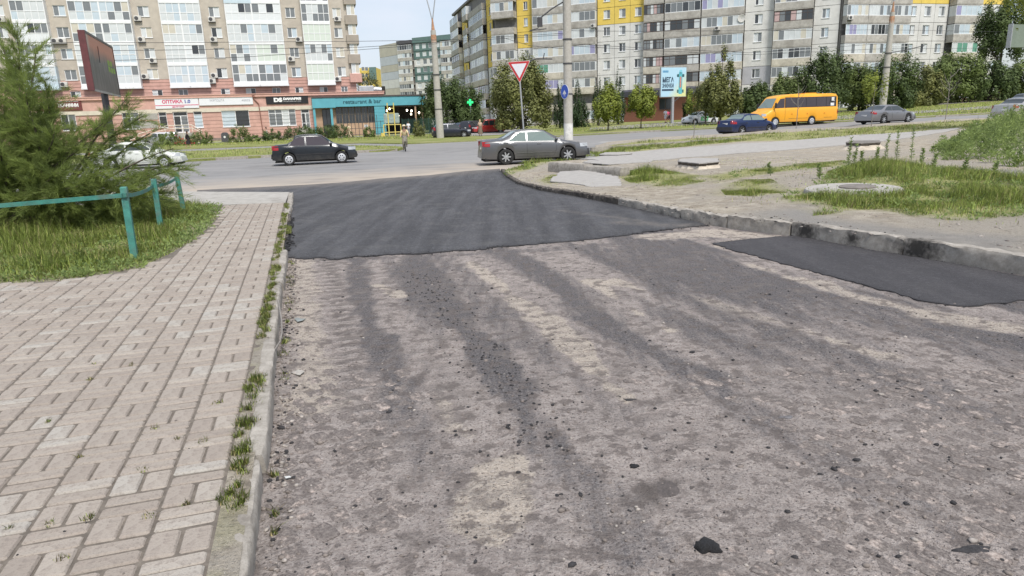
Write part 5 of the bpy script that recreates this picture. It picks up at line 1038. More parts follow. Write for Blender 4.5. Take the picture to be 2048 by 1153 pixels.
mk_hatch('hatchback_car', 'steel blue car parked between the tall grey car and the silver saloon', gp(930, 95), math.radians(60), 4.2, 1.75, 1.5, .32, 2.6, paint('steel blue paint', (.07, .09, .14), .5), rims='five')
mk_sedan('saloon_car', 'silver saloon parked beside the steel blue car in the car park', gp(909, 97), math.radians(38), 4.5, 1.76, 1.45, .32, 2.65, pm=paint('pale silver paint', (.46, .48, .49), .5, .3), rims='five').extras(.88, .94, (), .82, None, (-1, .66), ((-1,), .3, .56, M_trim), None)
mk_sedan('saloon_car', 'dark green saloon parked behind the terrace fence of the restaurant', gp(893, 103), math.radians(30), 4.5, 1.76, 1.45, .32, 2.65, pm=paint('dark green paint', (.03, .05, .05), .4, .3), rims='five').extras(.88, .94, (), .82, None, (-1, .66), None, None)
mk_hatch('hatchback_car', 'silver people carrier parked before the pink shops behind a round shrub', gp(322, 86), math.radians(180+14), 4.3, 1.76, 1.60, .32, 2.65, paint('lilac silver paint', (.42, .42, .46), .5), rims='five', van=True)
# yellow minibus
p, rz, wbm = at_wheels((1549, 255.4), (1631, 250.6), 3.9, .95, 1); L = 7.9; h = L/2; rzb = math.radians(180+18)
F = G(1549, 255.2); d = Vector((math.cos(rzb), math.sin(rzb), 0)); n = Vector((-d.y, d.x, 0)); xfb = h-1.35; p = F-d*xfb-n*.95; p.z = float(g(p.x, p.y))
M_bus = paint('bus yellow paint', (.80, .37, .022), .0, .35)
top = [(-h, .7), (-h+.02, 1.6), (-h+.06, 2.40), (-h+.22, 2.56), (-h+.7, 2.61), (0, 2.63), (1.2, 2.60), (2.05, 2.48), (2.3, 2.33), (2.95, 1.52), (3.12, 1.36), (h-.35, 1.22), (h-.10, 1.0), (h, .62)]
belt = [(-h, 1.46), (2.5, 1.46), (3.0, 1.30), (h, .8)]
bus = Car('minibus', 'yellow minibus with a row of dark side windows driving along the avenue', p, rzb, L, 2.12, top, belt, 3.75, .37, M_bus, M_glassp, xfb, cat='bus', rims='cap', wr=.88, sill=.36, plan=.10, head=(.05, .42, .86, 1.08), tail=(.0, .10, .9, 1.25, .8), wind=None)
for (xa, xb) in ((-3.6, -2.62), (-2.56, -1.56), (-1.50, -.50), (-.44, .56), (.62, 1.62)):
    for sd in (-1, 1): bus.side_patch('side_window', [(xa, 1.55), (xb, 1.55), (xb, 2.32), (xa, 2.32)], M_glassp, sd, .012)
for sd in (-1, 1): bus.side_patch('side_window', [(1.74, 1.52), (2.72, 1.49), (2.68, 1.58), (2.18, 2.24), (1.74, 2.29)], M_glassp, sd, .012); bus.strip('window_band', [(x, 1.50) for x in np.linspace(-3.75, 1.70, 14)], .86, M_trim, sd, .004)
MB().loft([[(x+.012, y*(1.0-.10*k), z) for y in (-.93, -.5, 0, .5, .93)] for k, (x, z) in enumerate(((2.94, 1.54), (2.74, 1.80), (2.54, 2.06), (2.33, 2.31)))], closed=False).build('windscreen', M_glassg, bus.root, smooth=True)
bus.end_box('grille', 1, -.55, .55, .75, 1.0, M_trim, 1, .015); bus.end_box('bumper', 1, -.95, .95, .38, .66, M_bus, 1, .06); bus.end_box('rear_window', -1, -.8, .8, 1.55, 2.3, M_glassp, 1, .02)
for (x, z, w_, h_, m) in ((-3.50, 1.98, .34, .30, M_plate), (-3.46, 1.58, .40, .24, M_plate)): bus.side_patch('route_card', [(x, z), (x+w_, z), (x+w_, z+h_), (x, z+h_)], m, 1, .034)
text(bus.root, '7', -3.33, 1.12, 2.13, .27, M_signk, None, .01, rotx=math.pi/2).rotation_euler = (math.pi/2, 0, math.pi)
for ln in ([(1.68, 2.3), (1.68, .5)], [(2.73, 1.46), (2.6, .8)], [(-3.3, .62), (-2.4, .62)], [(-1.5, .62), (1.3, .62)]):
    for sd in (-1, 1): bus.line('panel_gap', ln, sd, .02)
for sd in (-1, 1): MB().cbox(2.7, 2.82, sd*1.16-.09, sd*1.16+.09, 1.5, 1.92, .03).build('mirror', M_trim, bus.root); MB().tube([(2.6, sd*.98, 2.0), (2.76, sd*1.16, 1.90)], .02, 5).build('mirror_arm', M_trim, bus.root)
for x in (-2.4, -.6, 1.0): MB().box(x-.05, x+.05, 1.0, 1.085, .95, 1.02).build('side_marker', M_amber, bus.root)
MB().box(-1.9, -.7, -.5, .5, 2.62, 2.69).build('roof_hatch', M_bus, bus.root)
# ================================================================== STREET FURNITURE
M_pole = mat_concrete('pole concrete', (.36, .34, .30), (.47, .45, .41), dens=.62); M_rust = mat('rusty orange steel', (.36, .20, .12), .8, .3, 4, .3, 30); M_steel = mat('galvanised steel', (.40, .41, .42), .45, .1, 6, metal=.5); M_wire = mat('wire', (.05, .05, .055), .7)
M_fence = mat('turquoise fence paint', (.045, .20, .165), .6, .2, 9, .35, 40, dirt=(.13, .12, .10), dscale=3.5)
# --- turquoise fence
fen = thing('fence', 'crooked turquoise metal rail fence with leaning posts beside the paving', 'fence')
posts = []
for (bx_, by_), (tx_, ty_) in (((270, 521), (247, 374)), ((322, 458), (307, 358)), ((369, 428), (352, 345))):
    b = G(bx_, by_, .08); t = atY(tx_, ty_, b.y+.05); posts.append((b, t))
b0 = posts[0][0]+Vector((-3.0, -.1, 0)); posts.insert(0, (b0, b0+Vector((-.05, 0, posts[1][1].z-b0.z-.05))))
for b, t in posts:
    d = (t-b); u = Vector((.038, .010, 0)); v = Vector((-.010, .034, 0)); ring = lambda c, k: [tuple(c+u*k*sx+v*k*sy) for sx, sy in ((-1, -1), (1, -1), (1, 1), (-1, 1))]
    MB().loft([ring(b-Vector((0, 0, .1)), 1), ring(b+d*.5, .98), ring(t-Vector((0, 0, .015)), .97), ring(t, .8)], cap=True).build('post', M_fence, fen)
rl = [(posts[0], .88, posts[1], .89), (posts[1], .89, posts[2], .86), (posts[2], .87, posts[3], .86)]
for k, ((b1, t1), f1, (b2, t2), f2) in enumerate(rl):
    a, c = b1+(t1-b1)*f1, b2+(t2-b2)*f2; mid = (a+c)/2-Vector((0, 0, .04 if k else .0)); pts = [a-(c-a).normalized()*.05, a, a*.5+mid*.5-Vector((0, 0, .012 if k else 0)), mid, c*.5+mid*.5-Vector((0, 0, .012 if k else 0)), c, c+(c-a).normalized()*.05]
    rings = [[tuple(p+Vector((dx, -.05+dy, dz))) for dx, dy, dz in ((0, -.012, -.026), (0, .012, -.026), (0, .012, .026), (0, -.012, .026))] for p in pts]
    MB().loft(rings, cap=True).build('rail', M_fence, fen)
# --- concrete poles
def cpole(label, base, h, r0, r1, tilt=0, white=False, grp=None):
    o = thing('lamp_pole', label, 'pole', base, 0, rot=(0, tilt, 0)); prof = [(r0*1.02, -.3), (r0, 0), (r0*.985, h*.25), (r0*.6+r1*.4, h*.5), (r1*1.05, h*.9), (r1, h)]
    MB().lathe(prof, 18, cap=True).build('shaft', M_pole, o, smooth=True)
    for z in (h*.28, h*.46, h*.60): MB().lathe([(r0*1.03, z-.05), (r0*1.03, z+.05)], 16, cap=True).build('clamp_band', M_wire, o, smooth=True)
    if white: MB().lathe([(r0*1.025, 0.01), (r0*1.02, 1.3)], 18).build('limewash', mat('limewash', (.62, .61, .58), .9, .25, 3, dirt=(.40, .38, .34), dscale=1.5), o, smooth=True)
    return o
def lamp_top(o, h, r, arms):
    MB().lathe([(r*1.06, h-1.3), (r*1.08, h-.5), (r*.75, h-.1), (r*.4, h+.7), (r*.25, h+1.2)], 12, cap=True).build('bracket', M_rust, o, smooth=True)
    for ax, ay in arms:
        MB().tube([(0, 0, h+.9), (ax*.16, ay*.16, h+2.2), (ax*.35, ay*.35, h+3.6), (ax, ay, h+4.6)], .06, 6).build('arm', M_steel, o); MB().cbox(ax-.5 if ax < 0 else ax-.1, ax+.1 if ax < 0 else ax+.5, ay-.15, ay+.15, h+4.55, h+4.72, .04).build('lamp_head', M_steel, o)
b = G(881, 278); o = cpole('concrete lamp pole with rusty bracket and forked arms beside the dark blue crossover', b, 11.0, .40, .27, -.012); lamp_top(o, 11.0, .27, ((-1.6, 0), (1.5, .2)))
b = G(1137, 281); o = cpole('thick concrete pole carrying the blue round sign with limewashed foot', b, 12.6, .355, .285, .0, True); P_B = b
MB().tube([(-.2, 0, 10.3), (-1.2, -.2, 9.75), (-2.1, -.3, 9.1)], .06, 6).build('wire_arm', M_wire, o); MB().cbox(-2.3, -1.9, -.4, -.2, 8.5, 9.2, .04).build('insulator', M_wire, o)
MB().tube([(-2.1, -.3, 9.1), (-2.25, -.3, 8.4), (-2.9, -.3, 8.25), (-1.6, -.3, 8.35)], .035, 5).build('wire_hanger', M_wire, o); MB().tube([(-3.6, -.3, 5.9), (-2.4, -.3, 6.2), (-1.2, -.3, 6.15)], .05, 5).build('wire_hanger', M_wire, o)
for s_ in (-.6, .5): MB().tube([(-2.4+s_, -.3, 6.15), (-2.4+s_+.1, -.3, 6.6)], .04, 5).build('insulator', M_wire, o)
b = gp(1764, 84); o = cpole('concrete lamp pole with rusty bracket standing before the dark row of trees', b, 11.4, .40, .27, .008); lamp_top(o, 11.4, .27, ((-1.5, 0), (1.7, 0)))
MB().tube([(.2, 0, 6.9), (1.8, 0, 7.1), (4.2, 0, 7.6)], .05, 5).build('wire_arm', M_wire, o)
# --- overhead wires along the avenue
for i, pts in enumerate(([(-200, 84, 46), (300, 86, 52), (720, 83, 58), (900, 80, 64), (1128, 67, 55)], [(-200, 104, 46), (300, 101, 52), (720, 95, 58), (1128, 70, 55)], [(-200, 119, 46), (240, 121, 50), (480, 115, 54), (720, 100, 58), (875, 88, 74)], [(1140, 62, 56), (1270, 63, 60), (1500, 62, 68), (1772, 60, 84), (2100, 66, 110)], [(1140, 92, 56), (1290, 101, 60), (1500, 110, 68), (1764, 98, 84), (2100, 96, 110)], [(1140, 88, 56), (1280, 96, 60), (1500, 106, 68), (1764, 88, 84)], [(1000, 74, 60), (1060, 92, 58), (1128, 98, 56)])):
    mb = MB().tube([atY(*p_) for p_ in pts], .017, 4)
    mb.build('overhead_wire', M_wire, None, label='thin dark overhead wire, '+('the uppermost crossing the beige tower', 'the middle one crossing the beige tower', 'the lowest crossing the beige tower and rising to the lamp pole', 'the uppermost crossing the panel block beyond the thick pole', 'the lowest crossing the panel block beyond the thick pole', 'sagging between the other two beyond the thick pole', 'short and slack, left of the thick pole')[i], cat='wire', group='overhead wires along the avenue' if i < 3 else 'overhead wires before the panel block')
# --- give way sign
b = G(1052, 315, .22); o = thing('give_way_sign', 'red and white triangular give way sign on a thin leaning grey post', 'sign', b)
t = atY(1039.5, 160, b.y); t2 = atY(1038.3, 126, b.y); MB().tube([(0, 0, -.2), tuple(t-b), tuple(t2-b)], .035, 8).build('post', M_steel, o, smooth=True)
V3 = [atY(x, y, b.y-.06)-b for x, y in ((1014.5, 124.5), (1060.5, 121.5), (1039.5, 166.5))]; c = (V3[0]+V3[1]+V3[2])/3
def tri(k, dy): return [tuple(c+(v-c)*k+Vector((0, dy, 0))) for v in V3]
def rtri(k, dy, rr=.12):
    P = [c+(v-c)*k for v in V3]; out = []
    for i in range(3):
        p0, p1, p2 = P[i-1], P[i], P[(i+1) % 3]; a_ = p1+(p0-p1)*rr; b_ = p1+(p2-p1)*rr
        out += [tuple(a_*(1-t_)**2+p1*2*t_*(1-t_)+b_*t_*t_+Vector((0, dy, 0))) for t_ in (0, .33, .66, 1)]
    return out
MB().poly(rtri(1.0, 0, .05), (0, .02, 0)).build('plate', mat('sign edge white', (.7, .69, .68), .5), o); MB().poly(rtri(.955, -.006, .05), (0, .004, 0)).build('red_border', mat('sign red', (.42, .025, .03), .45), o); MB().poly(rtri(.66, -.011, .03), (0, .004, 0)).build('white_field', mat('sign face', (.62, .63, .68), .5, .05), o)
MB().box(-.14, .0, .01, .05, t.z-b.z+.25, t.z-b.z+.29).build('clamp', M_steel, o)
# --- blue round sign on the thick pole
zc = atY(1129, 184, P_B.y-.3); o = thing('round_sign', 'round blue mandatory direction sign with white arrow strapped to the thick pole', 'sign', (zc.x, P_B.y-.32, zc.z), math.radians(-62)); R_ = .56
MB().lathe([(R_, .0), (R_, .02), (R_*.95, .03)], 28, 'y', cap=True).build('plate', mat('sign rim white', (.68, .69, .72), .5), o)
MB().lathe([(R_*.93, -.006), (R_*.93, .004)], 28, 'y', cap=True).build('blue_face', mat('sign blue', (.02, .09, .50), .4, .05), o)
MB().poly([(-.10, -.012, -.42), (-.04, -.012, -.12), (-.20, -.012, -.22), (-.24, -.012, -.12), (0, -.012, .12), (.24, -.012, -.12), (.20, -.012, -.22), (.04, -.012, -.12), (.10, -.012, -.42), (0, -.012, -.18)], (0, .004, 0)).build('white_arrow', M_signw, o)
MB().box(-.03, .03, .02, .42, .18, .24).box(-.03, .03, .02, .42, -.24, -.18).build('strap', M_steel, o)['kind'] = 'stuff'
# --- billboards
b = gp(1344, 88); o = thing('billboard', 'pale yellow and blue advertising billboard on a single post before the brick shop', 'billboard', b, math.radians(20)); bw, bz0, bz1 = 3.75, 3.3, 6.9
MB().box(-.14, .14, -.14, .14, -.2, bz0).build('post', M_steel, o); MB().tube([(.0, -.05, bz0-.7), (1.0, -.05, bz0)], .06, 5).build('brace', M_wire, o); MB().box(-bw/2, bw/2, -.12, .12, bz0, bz1).build('frame', M_steel, o)
s = NT('poster yellow blue'); sx = s.n('SeparateXYZ'); s.l(s.tc.outputs['Object'], sx.inputs[0]); m_ = s.math('ADD', s.math('MULTIPLY', sx.outputs[0], -.24), s.math('MULTIPLY', sx.outputs[2], .22)); M_post = s.out(s.mix(s.ramp(m_, .55, 1.55), (.62, .64, .30), (.40, .60, .72)), .55)
MB().box(-bw/2+.06, bw/2-.06, -.14, -.121, bz0+.06, bz1-.06).build('poster', M_post, o)
text(o, 'МЕГА', -.82, -.145, 5.35, .80, mat('poster ink', (.03, .06, .10), .6), 1.65, .03); text(o, 'ЗНИЖКИ', -.82, -.145, 4.65, .66, mat('poster ink', (.03, .06, .10), .6), 1.65, .02); MB().box(-1.68, .0, -.15, -.141, 4.05, 4.28).build('poster_bar', mat('poster ink', (.03, .06, .10), .6), o); MB().box(-1.62, -.8, -.15, -.141, 6.25, 6.5).build('poster_logo', mat('poster logo', (.12, .30, .48), .6), o)
for x_, z0, z1, w_, cc in ((1.0, 3.65, 6.3, .26, (.10, .42, .48)), (1.0, 4.4, 5.8, .16, (.52, .22, .18)), (.62, 3.8, 4.2, .12, (.06, .16, .15)), (1.38, 3.8, 4.2, .12, (.06, .16, .15)), (.62, 5.7, 6.05, .16, (.03, .10, .11)), (1.38, 5.7, 6.05, .16, (.03, .10, .11)), (1.0, 6.0, 6.55, .2, (.2, .5, .6))):
    y_ = -.142-.004*(1 if w_ < .2 else 0)-(.003 if x_ != 1.0 else 0); MB().cbox(x_-w_, x_+w_, z0, z1, 0, .004, .06 if w_ > .15 else .03).build('poster_figure', mat('poster colour %.2f' % sum(cc), cc, .6), o).matrix_local = Matrix(((1, 0, 0, 0), (0, 0, -1, y_), (0, 1, 0, 0), (0, 0, 0, 1)))
A_ = atY(177, 120, 34.5); B_ = atY(229, 130, 41.3); d = (B_-A_); d.z = 0; Lb = d.length; rzb2 = math.atan2(d.y, d.x); zt = atY(170, 63, 34.5).z; zb = atY(170, 181, 34.5).z
gb_ = float(g(A_.x, A_.y)); o = thing('billboard', 'large dark billboard seen edge-on with orange sky picture above the feathery shrub', 'billboard', (A_.x, A_.y, gb_), rzb2)
MB().box(0, Lb, 0, .2, zb-gb_, zt-gb_).build('frame', mat('maroon frame', (.11, .03, .032), .6, .2, 3), o); MB().box(-.14, 0, -.06, .24, zb-gb_-.03, zt-gb_+.05).build('edge_panel', mat('maroon frame', (.11, .03, .032), .6, .2, 3), o); MB().box(0, Lb, -.06, -.001, zt-gb_-.06, zt-gb_+.06).box(Lb-.12, Lb, -.06, -.001, zb-gb_, zt-gb_-.06).build('border', M_signk, o); MB().box(0, Lb, -.06, -.001, zb-gb_-.05, zb-gb_+.05).build('lower_border', M_conc, o)
s = NT('poster sunset'); sx = s.n('SeparateXYZ'); s.l(s.tc.outputs['Object'], sx.inputs[0]); tz = s.math('SUBTRACT', sx.outputs[2], zb-gb_); tz = s.math('DIVIDE', tz, zt-zb); nz = s.noise(.8, 5, .6)
c_ = s.mix(s.ramp(s.math('ADD', tz, s.math('MULTIPLY', nz, .3)), .70, .95), s.mix(s.ramp(s.noise(1.6, 5, .7, stretch=(1, 1, .4)), .42, .68), (.022, .024, .022), (.12, .115, .11)), s.mix(s.ramp(sx.outputs[0], .1, .8), (.40, .33, .26), (.42, .14, .07))); M_sun = s.out(c_, .4)
MB().box(0.02, Lb-.13, -.04, -.003, zb-gb_+.06, zt-gb_-.07).build('poster', M_sun, o); mg = mat('poster lime', (.22, .36, .05), .6)
hz_ = zt-zb
for k, (xx, zz) in enumerate(((.70, .62), (.80, .62), (.70, .50), (.80, .49), (.90, .50))): MB().box(Lb*xx-.25, Lb*xx+.25, -.046, -.041, zb-gb_+hz_*zz-.14, zb-gb_+hz_*zz+.14).build('poster_letter', mg, o)
MB().tube([(Lb*.35, -.044, zb-gb_+hz_*.55), (Lb*.37, -.044, zb-gb_+hz_*.85)], .02, 4).build('poster_mast', M_signk, o)
MB().lathe([(.2, -.3), (.17, zb-gb_)], 12, c=(Lb*.5, .18, 0), cap=True).build('post', M_wire, o, smooth=True)
P0 = atY(2020, 95, 62); o = thing('billboard', 'plain grey green back of a billboard under the overhanging leaves', 'billboard', (P0.x, 62, float(g(P0.x, 62))), math.radians(18)); z0 = P0.z-o.location.z
MB().box(0, 6, 0, .3, z0, z0+1.9).build('panel', mat('grey green sheet', (.17, .21, .165), .7, .1, 1), o); MB().box(-.08, 0, -.05, .35, z0-.05, z0+1.95).build('edge', M_steel, o); MB().box(2.9, 3.1, .05, .25, -.3, z0).build('post', M_steel, o)
# --- pharmacy cross, bin, terrace fence, yellow frame
b = gp(943, 104); o = thing('pharmacy_sign', 'glowing green pharmacy cross on a thin post by the dark trees', 'sign', b); mg = NT('green cross light'); mg.b.inputs['Base Color'].default_value = (.02, .4, .12, 1); mg.b.inputs['Emission Color'].default_value = (.03, 1, .25, 1); mg.b.inputs['Emission Strength'].default_value = .7
z_ = atY(943, 205, 104).z-b.z; MB().box(-.15, .15, -.1, .1, z_-.45, z_+.45).box(-.45, -.15, -.1, .1, z_-.15, z_+.15).box(.15, .45, -.1, .1, z_-.15, z_+.15).build('cross', mg.m, o); MB().tube([(0, 0, 0), (0, 0, z_-.44)], .06, 6).build('post', M_steel, o)
b = gp(452, 87); o = thing('litter_bin', 'dark rounded street bin with pale emblem by the shop wall', 'bin', b, math.radians(10))
MB().loft([[(x*.42, y*.3, z) for x, y in ((-1, -1), (1, -1), (1, 1), (-1, 1))] for z in (0, .9)]+[[(x*.42*k, y*.3, z) for x, y in ((-1, -1), (1, -1), (1, 1), (-1, 1))] for z, k in ((1.1, .92), (1.25, .7), (1.32, .4))], cap=True).build('body', mat('bin grey', (.07, .07, .078), .6), o, smooth=True); MB().lathe([(.14, -.312), (.14, -.305)], 12, 'y', (0, 0, .75), cap=True).build('emblem', M_plate, o)
fr = thing('terrace_fence', 'thin black metal fence of upright bars before the restaurant window', 'fence'); A_ = gp(690, 93); B_ = gp(778, 94.5)
for k in range(13):
    p_ = A_.lerp(B_, k/12); p_.z = float(g(p_.x, p_.y)); MB().box(p_.x-.03, p_.x+.03, p_.y-.03, p_.y+.03, p_.z, p_.z+(2.9 if k % 3 == 0 else 2.1)).build('bar', M_wire, fr)
for h_ in (.4, 1.2, 2.05): MB().tube([A_+Vector((0, 0, h_)), B_+Vector((0, 0, h_))], .03, 4).build('rail', M_wire, fr)
MB().box(B_.x-3.2, B_.x-2.7, B_.y-.35, B_.y-.31, B_.z+1.3, B_.z+1.65).build('notice', M_plate, fr)
fr = thing('mesh_fence', 'dark green wire mesh fence panels beside the open terrace', 'fence'); A_ = gp(806, 95.5); B_ = gp(872, 97); M_mesh = mat('green wire', (.015, .055, .045), .6)
for k in range(6): p_ = A_.lerp(B_, k/5); MB().box(p_.x-.04, p_.x+.04, p_.y-.04, p_.y+.04, p_.z-.1, p_.z+2.3).build('post', M_mesh, fr)
mb = MB()
for k in range(60): p_ = A_.lerp(B_, k/59); mb.box(p_.x-.012, p_.x+.012, p_.y-.01, p_.y+.01, p_.z+.1, p_.z+2.2)
for k in range(12): mb.tube([A_+Vector((0, 0, .1+.19*k)), B_+Vector((0, 0, .1+.19*k))], .012, 3)
mb.build('wire_mesh', M_mesh, fr)['kind'] = 'stuff'
b = gp(786, 90); o = thing('play_frame', 'yellow tube climbing frame with faded grey board on the lawn by the terrace', 'frame', b, math.radians(14)); M_yt = mat('yellow tube paint', (.62, .50, .13), .5)
for x_ in (-1.1, -.45, .35, 1.1): MB().tube([(x_, 0, 0), (x_, 0, 4.3 if abs(x_) < .5 else 1.6)], .07, 6).build('upright', M_yt, o)
for z_, a_, c_ in ((3.0, -.45, .35), (3.6, -.45, .35), (1.55, -1.1, 1.1), (.6, -1.1, 1.1)): MB().tube([(a_, 0, z_), (c_, 0, z_)], .055, 6).build('crossbar', M_yt, o)
MB().cbox(-1.0, 1.0, 1.7, 3.0, -.05, 0, .12).build('board', mat('faded board', (.28, .34, .33), .8, .3, 2), o).rotation_euler = (math.pi/2, 0, 0)
MB().box(-1.5, -1.05, -.3, .3, .0, .55).build('step', M_yt, o)
# --- concrete bits on the verge
o = thing('well_cover', 'round concrete well cover sunk in tall grass on the verge', 'well cover'); c = G(1706, 377, .28); mb = MB(); R1 = .80
o.location = c; o.rotation_euler = (.02, -.02, 0)
MB().lathe([(R1*1.0, -.3), (R1, -.03), (R1*.97, .0), (R1*.5, .008), (0, .01)], 30, cap=True).build('slab', M_conc, o, smooth=True); MB().lathe([(.30, .009), (.30, .028), (.27, .034), (0, .034)], 24, c=(.1, .05, 0)).build('lid', mat('iron lid', (.17, .15, .135), .8, .25, 8), o, smooth=True)
def slab(name, label, px, dz, th, m, cat='slab', tilt=(0, 0, 0), me=None, jit=.05, spread=1.0, deep=.30, under=True):
    P = [G(x, y, dz) for x, y in px]; c = sum(P, Vector())/len(P); o = thing(name, label, cat, c, 0, rot=tilt); pts = []
    for a, b in zip(P, P[1:]+P[:1]):
        n = max(1, int((b-a).length/.16)); pts += [a+(b-a)*i/n+Vector((random.uniform(-jit, jit), random.uniform(-jit, jit), 0)) for i in range(n)]
    L_ = [p-c for p in pts]; MB().poly([tuple(p) for p in L_], (0, 0, -.025)).build('crust', m, o)
    if under: MB().loft([[tuple(p*.985+Vector((0, 0, -.025))) for p in L_], [tuple(p*random.uniform(.86, .97)+Vector((0, 0, -th-random.uniform(0, .05)))) for p in L_]], cap=True).build('broken_edge', mat('dark crust edge', (.085, .072, .06), .95, .3, 6, .6, 30), o)
    MB().loft([[tuple(p*.93+Vector((0, 0, -th*.8))) for p in L_], [tuple(p*(.97+.35*(spread-1))+Vector((0, 0, -th-deep*.45+random.uniform(-.03, .03)))) for p in L_], [tuple(p*spread*random.uniform(.95, 1.08)+Vector((0, 0, -th-deep))) for p in L_]], cap=True).build('footing', me or M_conc, o, smooth=True); return o
M_rub = mat('pale rubble', (.50, .44, .36), .95, .2, 5, .8, 20, dirt=(.30, .25, .2), dscale=3)
slab('broken_slab', 'jagged broken asphalt crust overhanging pale rubble beside the path', [(1355, 323), (1400, 327), (1437, 323), (1436, 317), (1395, 316), (1362, 318)], .36, .10, M_path, me=M_rub, spread=1.45)
slab('concrete_slab', 'dark slab lying flat on a pale sandy mound by the weed thicket', [(1690, 285.5), (1722, 287), (1762, 284.5), (1758, 281), (1700, 281.5)], .42, .12, mat('dark slab', (.17, .155, .14), .95, .3, 6, .6, 30), me=M_rub, spread=1.7, jit=.03)
slab('broken_slab', 'thin dark asphalt flap curling up at the grassy tip of the path', [(1198, 309.5), (1235, 310), (1263, 307), (1258, 304), (1210, 305)], .27, .06, M_path, me=M_path, spread=1.2)
slab('broken_slab', 'long worn asphalt sheet with a ragged lip along the path', [(1166, 325), (1215, 329), (1300, 324), (1312, 318), (1250, 313), (1190, 315)], .22, .06, M_path, deep=.1)
slab('broken_slab', 'tilted piece of old asphalt leaning against the low concrete edge', [(1097, 361), (1150, 364), (1200, 372), (1245, 368), (1236, 355), (1170, 346), (1120, 348)], .16, .05, M_path, tilt=(.03, -.02, 0), deep=.1)
for i, (xa, ya, xb, yb) in enumerate(((1096, 343, 1168, 349), (1169, 349, 1240, 354))):
    a, b = G(xa, ya, .13), G(xb, yb, .13); d = (b-a).normalized(); n = Vector((-d.y, d.x, 0)); rings = []
    for k in range(9):
        c = a+(b-a)*k/8; rings.append([tuple(c+n*u+Vector((0, 0, v+random.uniform(-.02, .01)))) for u, v in ((0, -.15), (0, .12), (.015, .26-.05*i), (.04, .29-.05*i), (.30, .29-.05*i), (.34, -.1))])
    MB().loft(rings, closed=False).add(rings[0], [tuple(range(6))]).add(rings[-1], [tuple(range(6))]).build('concrete_block', M_kerb, None, smooth=True, label='weathered low concrete block at the grassy tip of the verge' if i == 0 else 'weathered low concrete block sinking into grass behind the leaning asphalt', cat='concrete block', group='low concrete edge')
# --- loose cable on the kerb
pts = [G(556, 600, .13), G(563, 640, .125), G(564, 665, .12), G(560, 684, .10), G(548, 702, .09), G(541, 725, .07)]
MB().tube(pts, .007, 5).build('cable', mat('grey cable', (.22, .20, .18), .7), None, smooth=True, label='thin grey cable looping over the edge of the paving kerb', cat='cable')
# ================================================================== PLANTS
M_bark = mat('bark', (.10, .082, .065), .95, .3, 12, .6, 30); M_barkg = mat('grey bark', (.22, .20, .18), .95, .3, 12, .5, 30)
L_dark = leafmat('dark leaves', (.085, .125, .05)); L_olive = leafmat('olive leaves', (.175, .195, .078)); L_light = leafmat('light leaves', (.215, .265, .060)); L_mid = leafmat('mid green leaves', (.13, .178, .066)); L_thuja = leafmat('thuja sprays', (.050, .085, .040)); L_tam = leafmat('feathery needles', (.215, .285, .105), .5, .5); L_grass = leafmat('grass blades', (.37, .49, .145), .42, .45); L_dry = leafmat('dry grass', (.52, .46, .27), .3, .4); L_weed = leafmat('weed leaves', (.22, .30, .12), .4, .45); L_grey = leafmat('grey green leaves', (.16, .185, .11))
def unit(n):
    v = RNG.normal(size=(n, 3)); return v/np.linalg.norm(v, axis=1)[:, None]
def leaf_mesh(P, D, size, wr, m, tint, name='crown', N=None):
    "one rhombus-shaped leaf per point, along direction D, facing N where given"
    n = len(P)
    if N is not None: D = np.cross(N, D); D /= np.linalg.norm(D, axis=1)[:, None]+1e-9; S = np.cross(N, D)
    else: S = np.cross(D, unit(n))
    S /= np.linalg.norm(S, axis=1)[:, None]+1e-9; sz = size*RNG.uniform(.6, 1.35, n)[:, None]
    V = np.stack([P-D*sz*.5, P+S*sz*wr*.5, P+D*sz*.5, P-S*sz*wr*.5], 1).reshape(-1, 3); F = np.arange(4*n).reshape(n, 4)
    return np_mesh(name, V, F, m, np.repeat(tint, 4))
def crown_points(shape, n, nc, cr, seed):
    "clumps spread through a crown volume (unit space: x,y in -1..1, z 0..1), leaves spread in each clump"
    rg = np.random.default_rng(seed); C = []
    while len(C) < nc:
        p = rg.uniform(-1, 1, 3); z = (p[2]+1)/2; r = math.hypot(p[0], p[1]); R_ = shape(z)
        if r < R_ and (r > R_*.45 or rg.random() < .35): C.append((p[0], p[1], z))
    C = np.array(C); k = rg.integers(0, nc, n); off = rg.normal(size=(n, 3)); off *= (cr*rg.uniform(.35, 1.25, n)/(np.linalg.norm(off, axis=1)+1e-9)*1.3)[:, None]; tint = np.clip(rg.uniform(0, 1, nc)[k]*.55+rg.uniform(0, 1, n)*.45, 0, 1)
    crown_points.k = k; return C, C[k]+off, tint
SH = {'round': lambda z: math.sqrt(max(0, 1-(2*z-1)**2))*(.92+.08*math.sin(9*z)), 'cone': lambda z: (1-z)**.8*(.6+.4*min(1, z*6)), 'egg': lambda z: math.sqrt(max(0, 1-(1.55*z-.55)**2)) if z > .0 else 0, 'col': lambda z: (min(1, z*8)**.5)*(1-z**2.2), 'flat': lambda z: math.sqrt(max(0, 1-(1.3*z-.4)**2))}
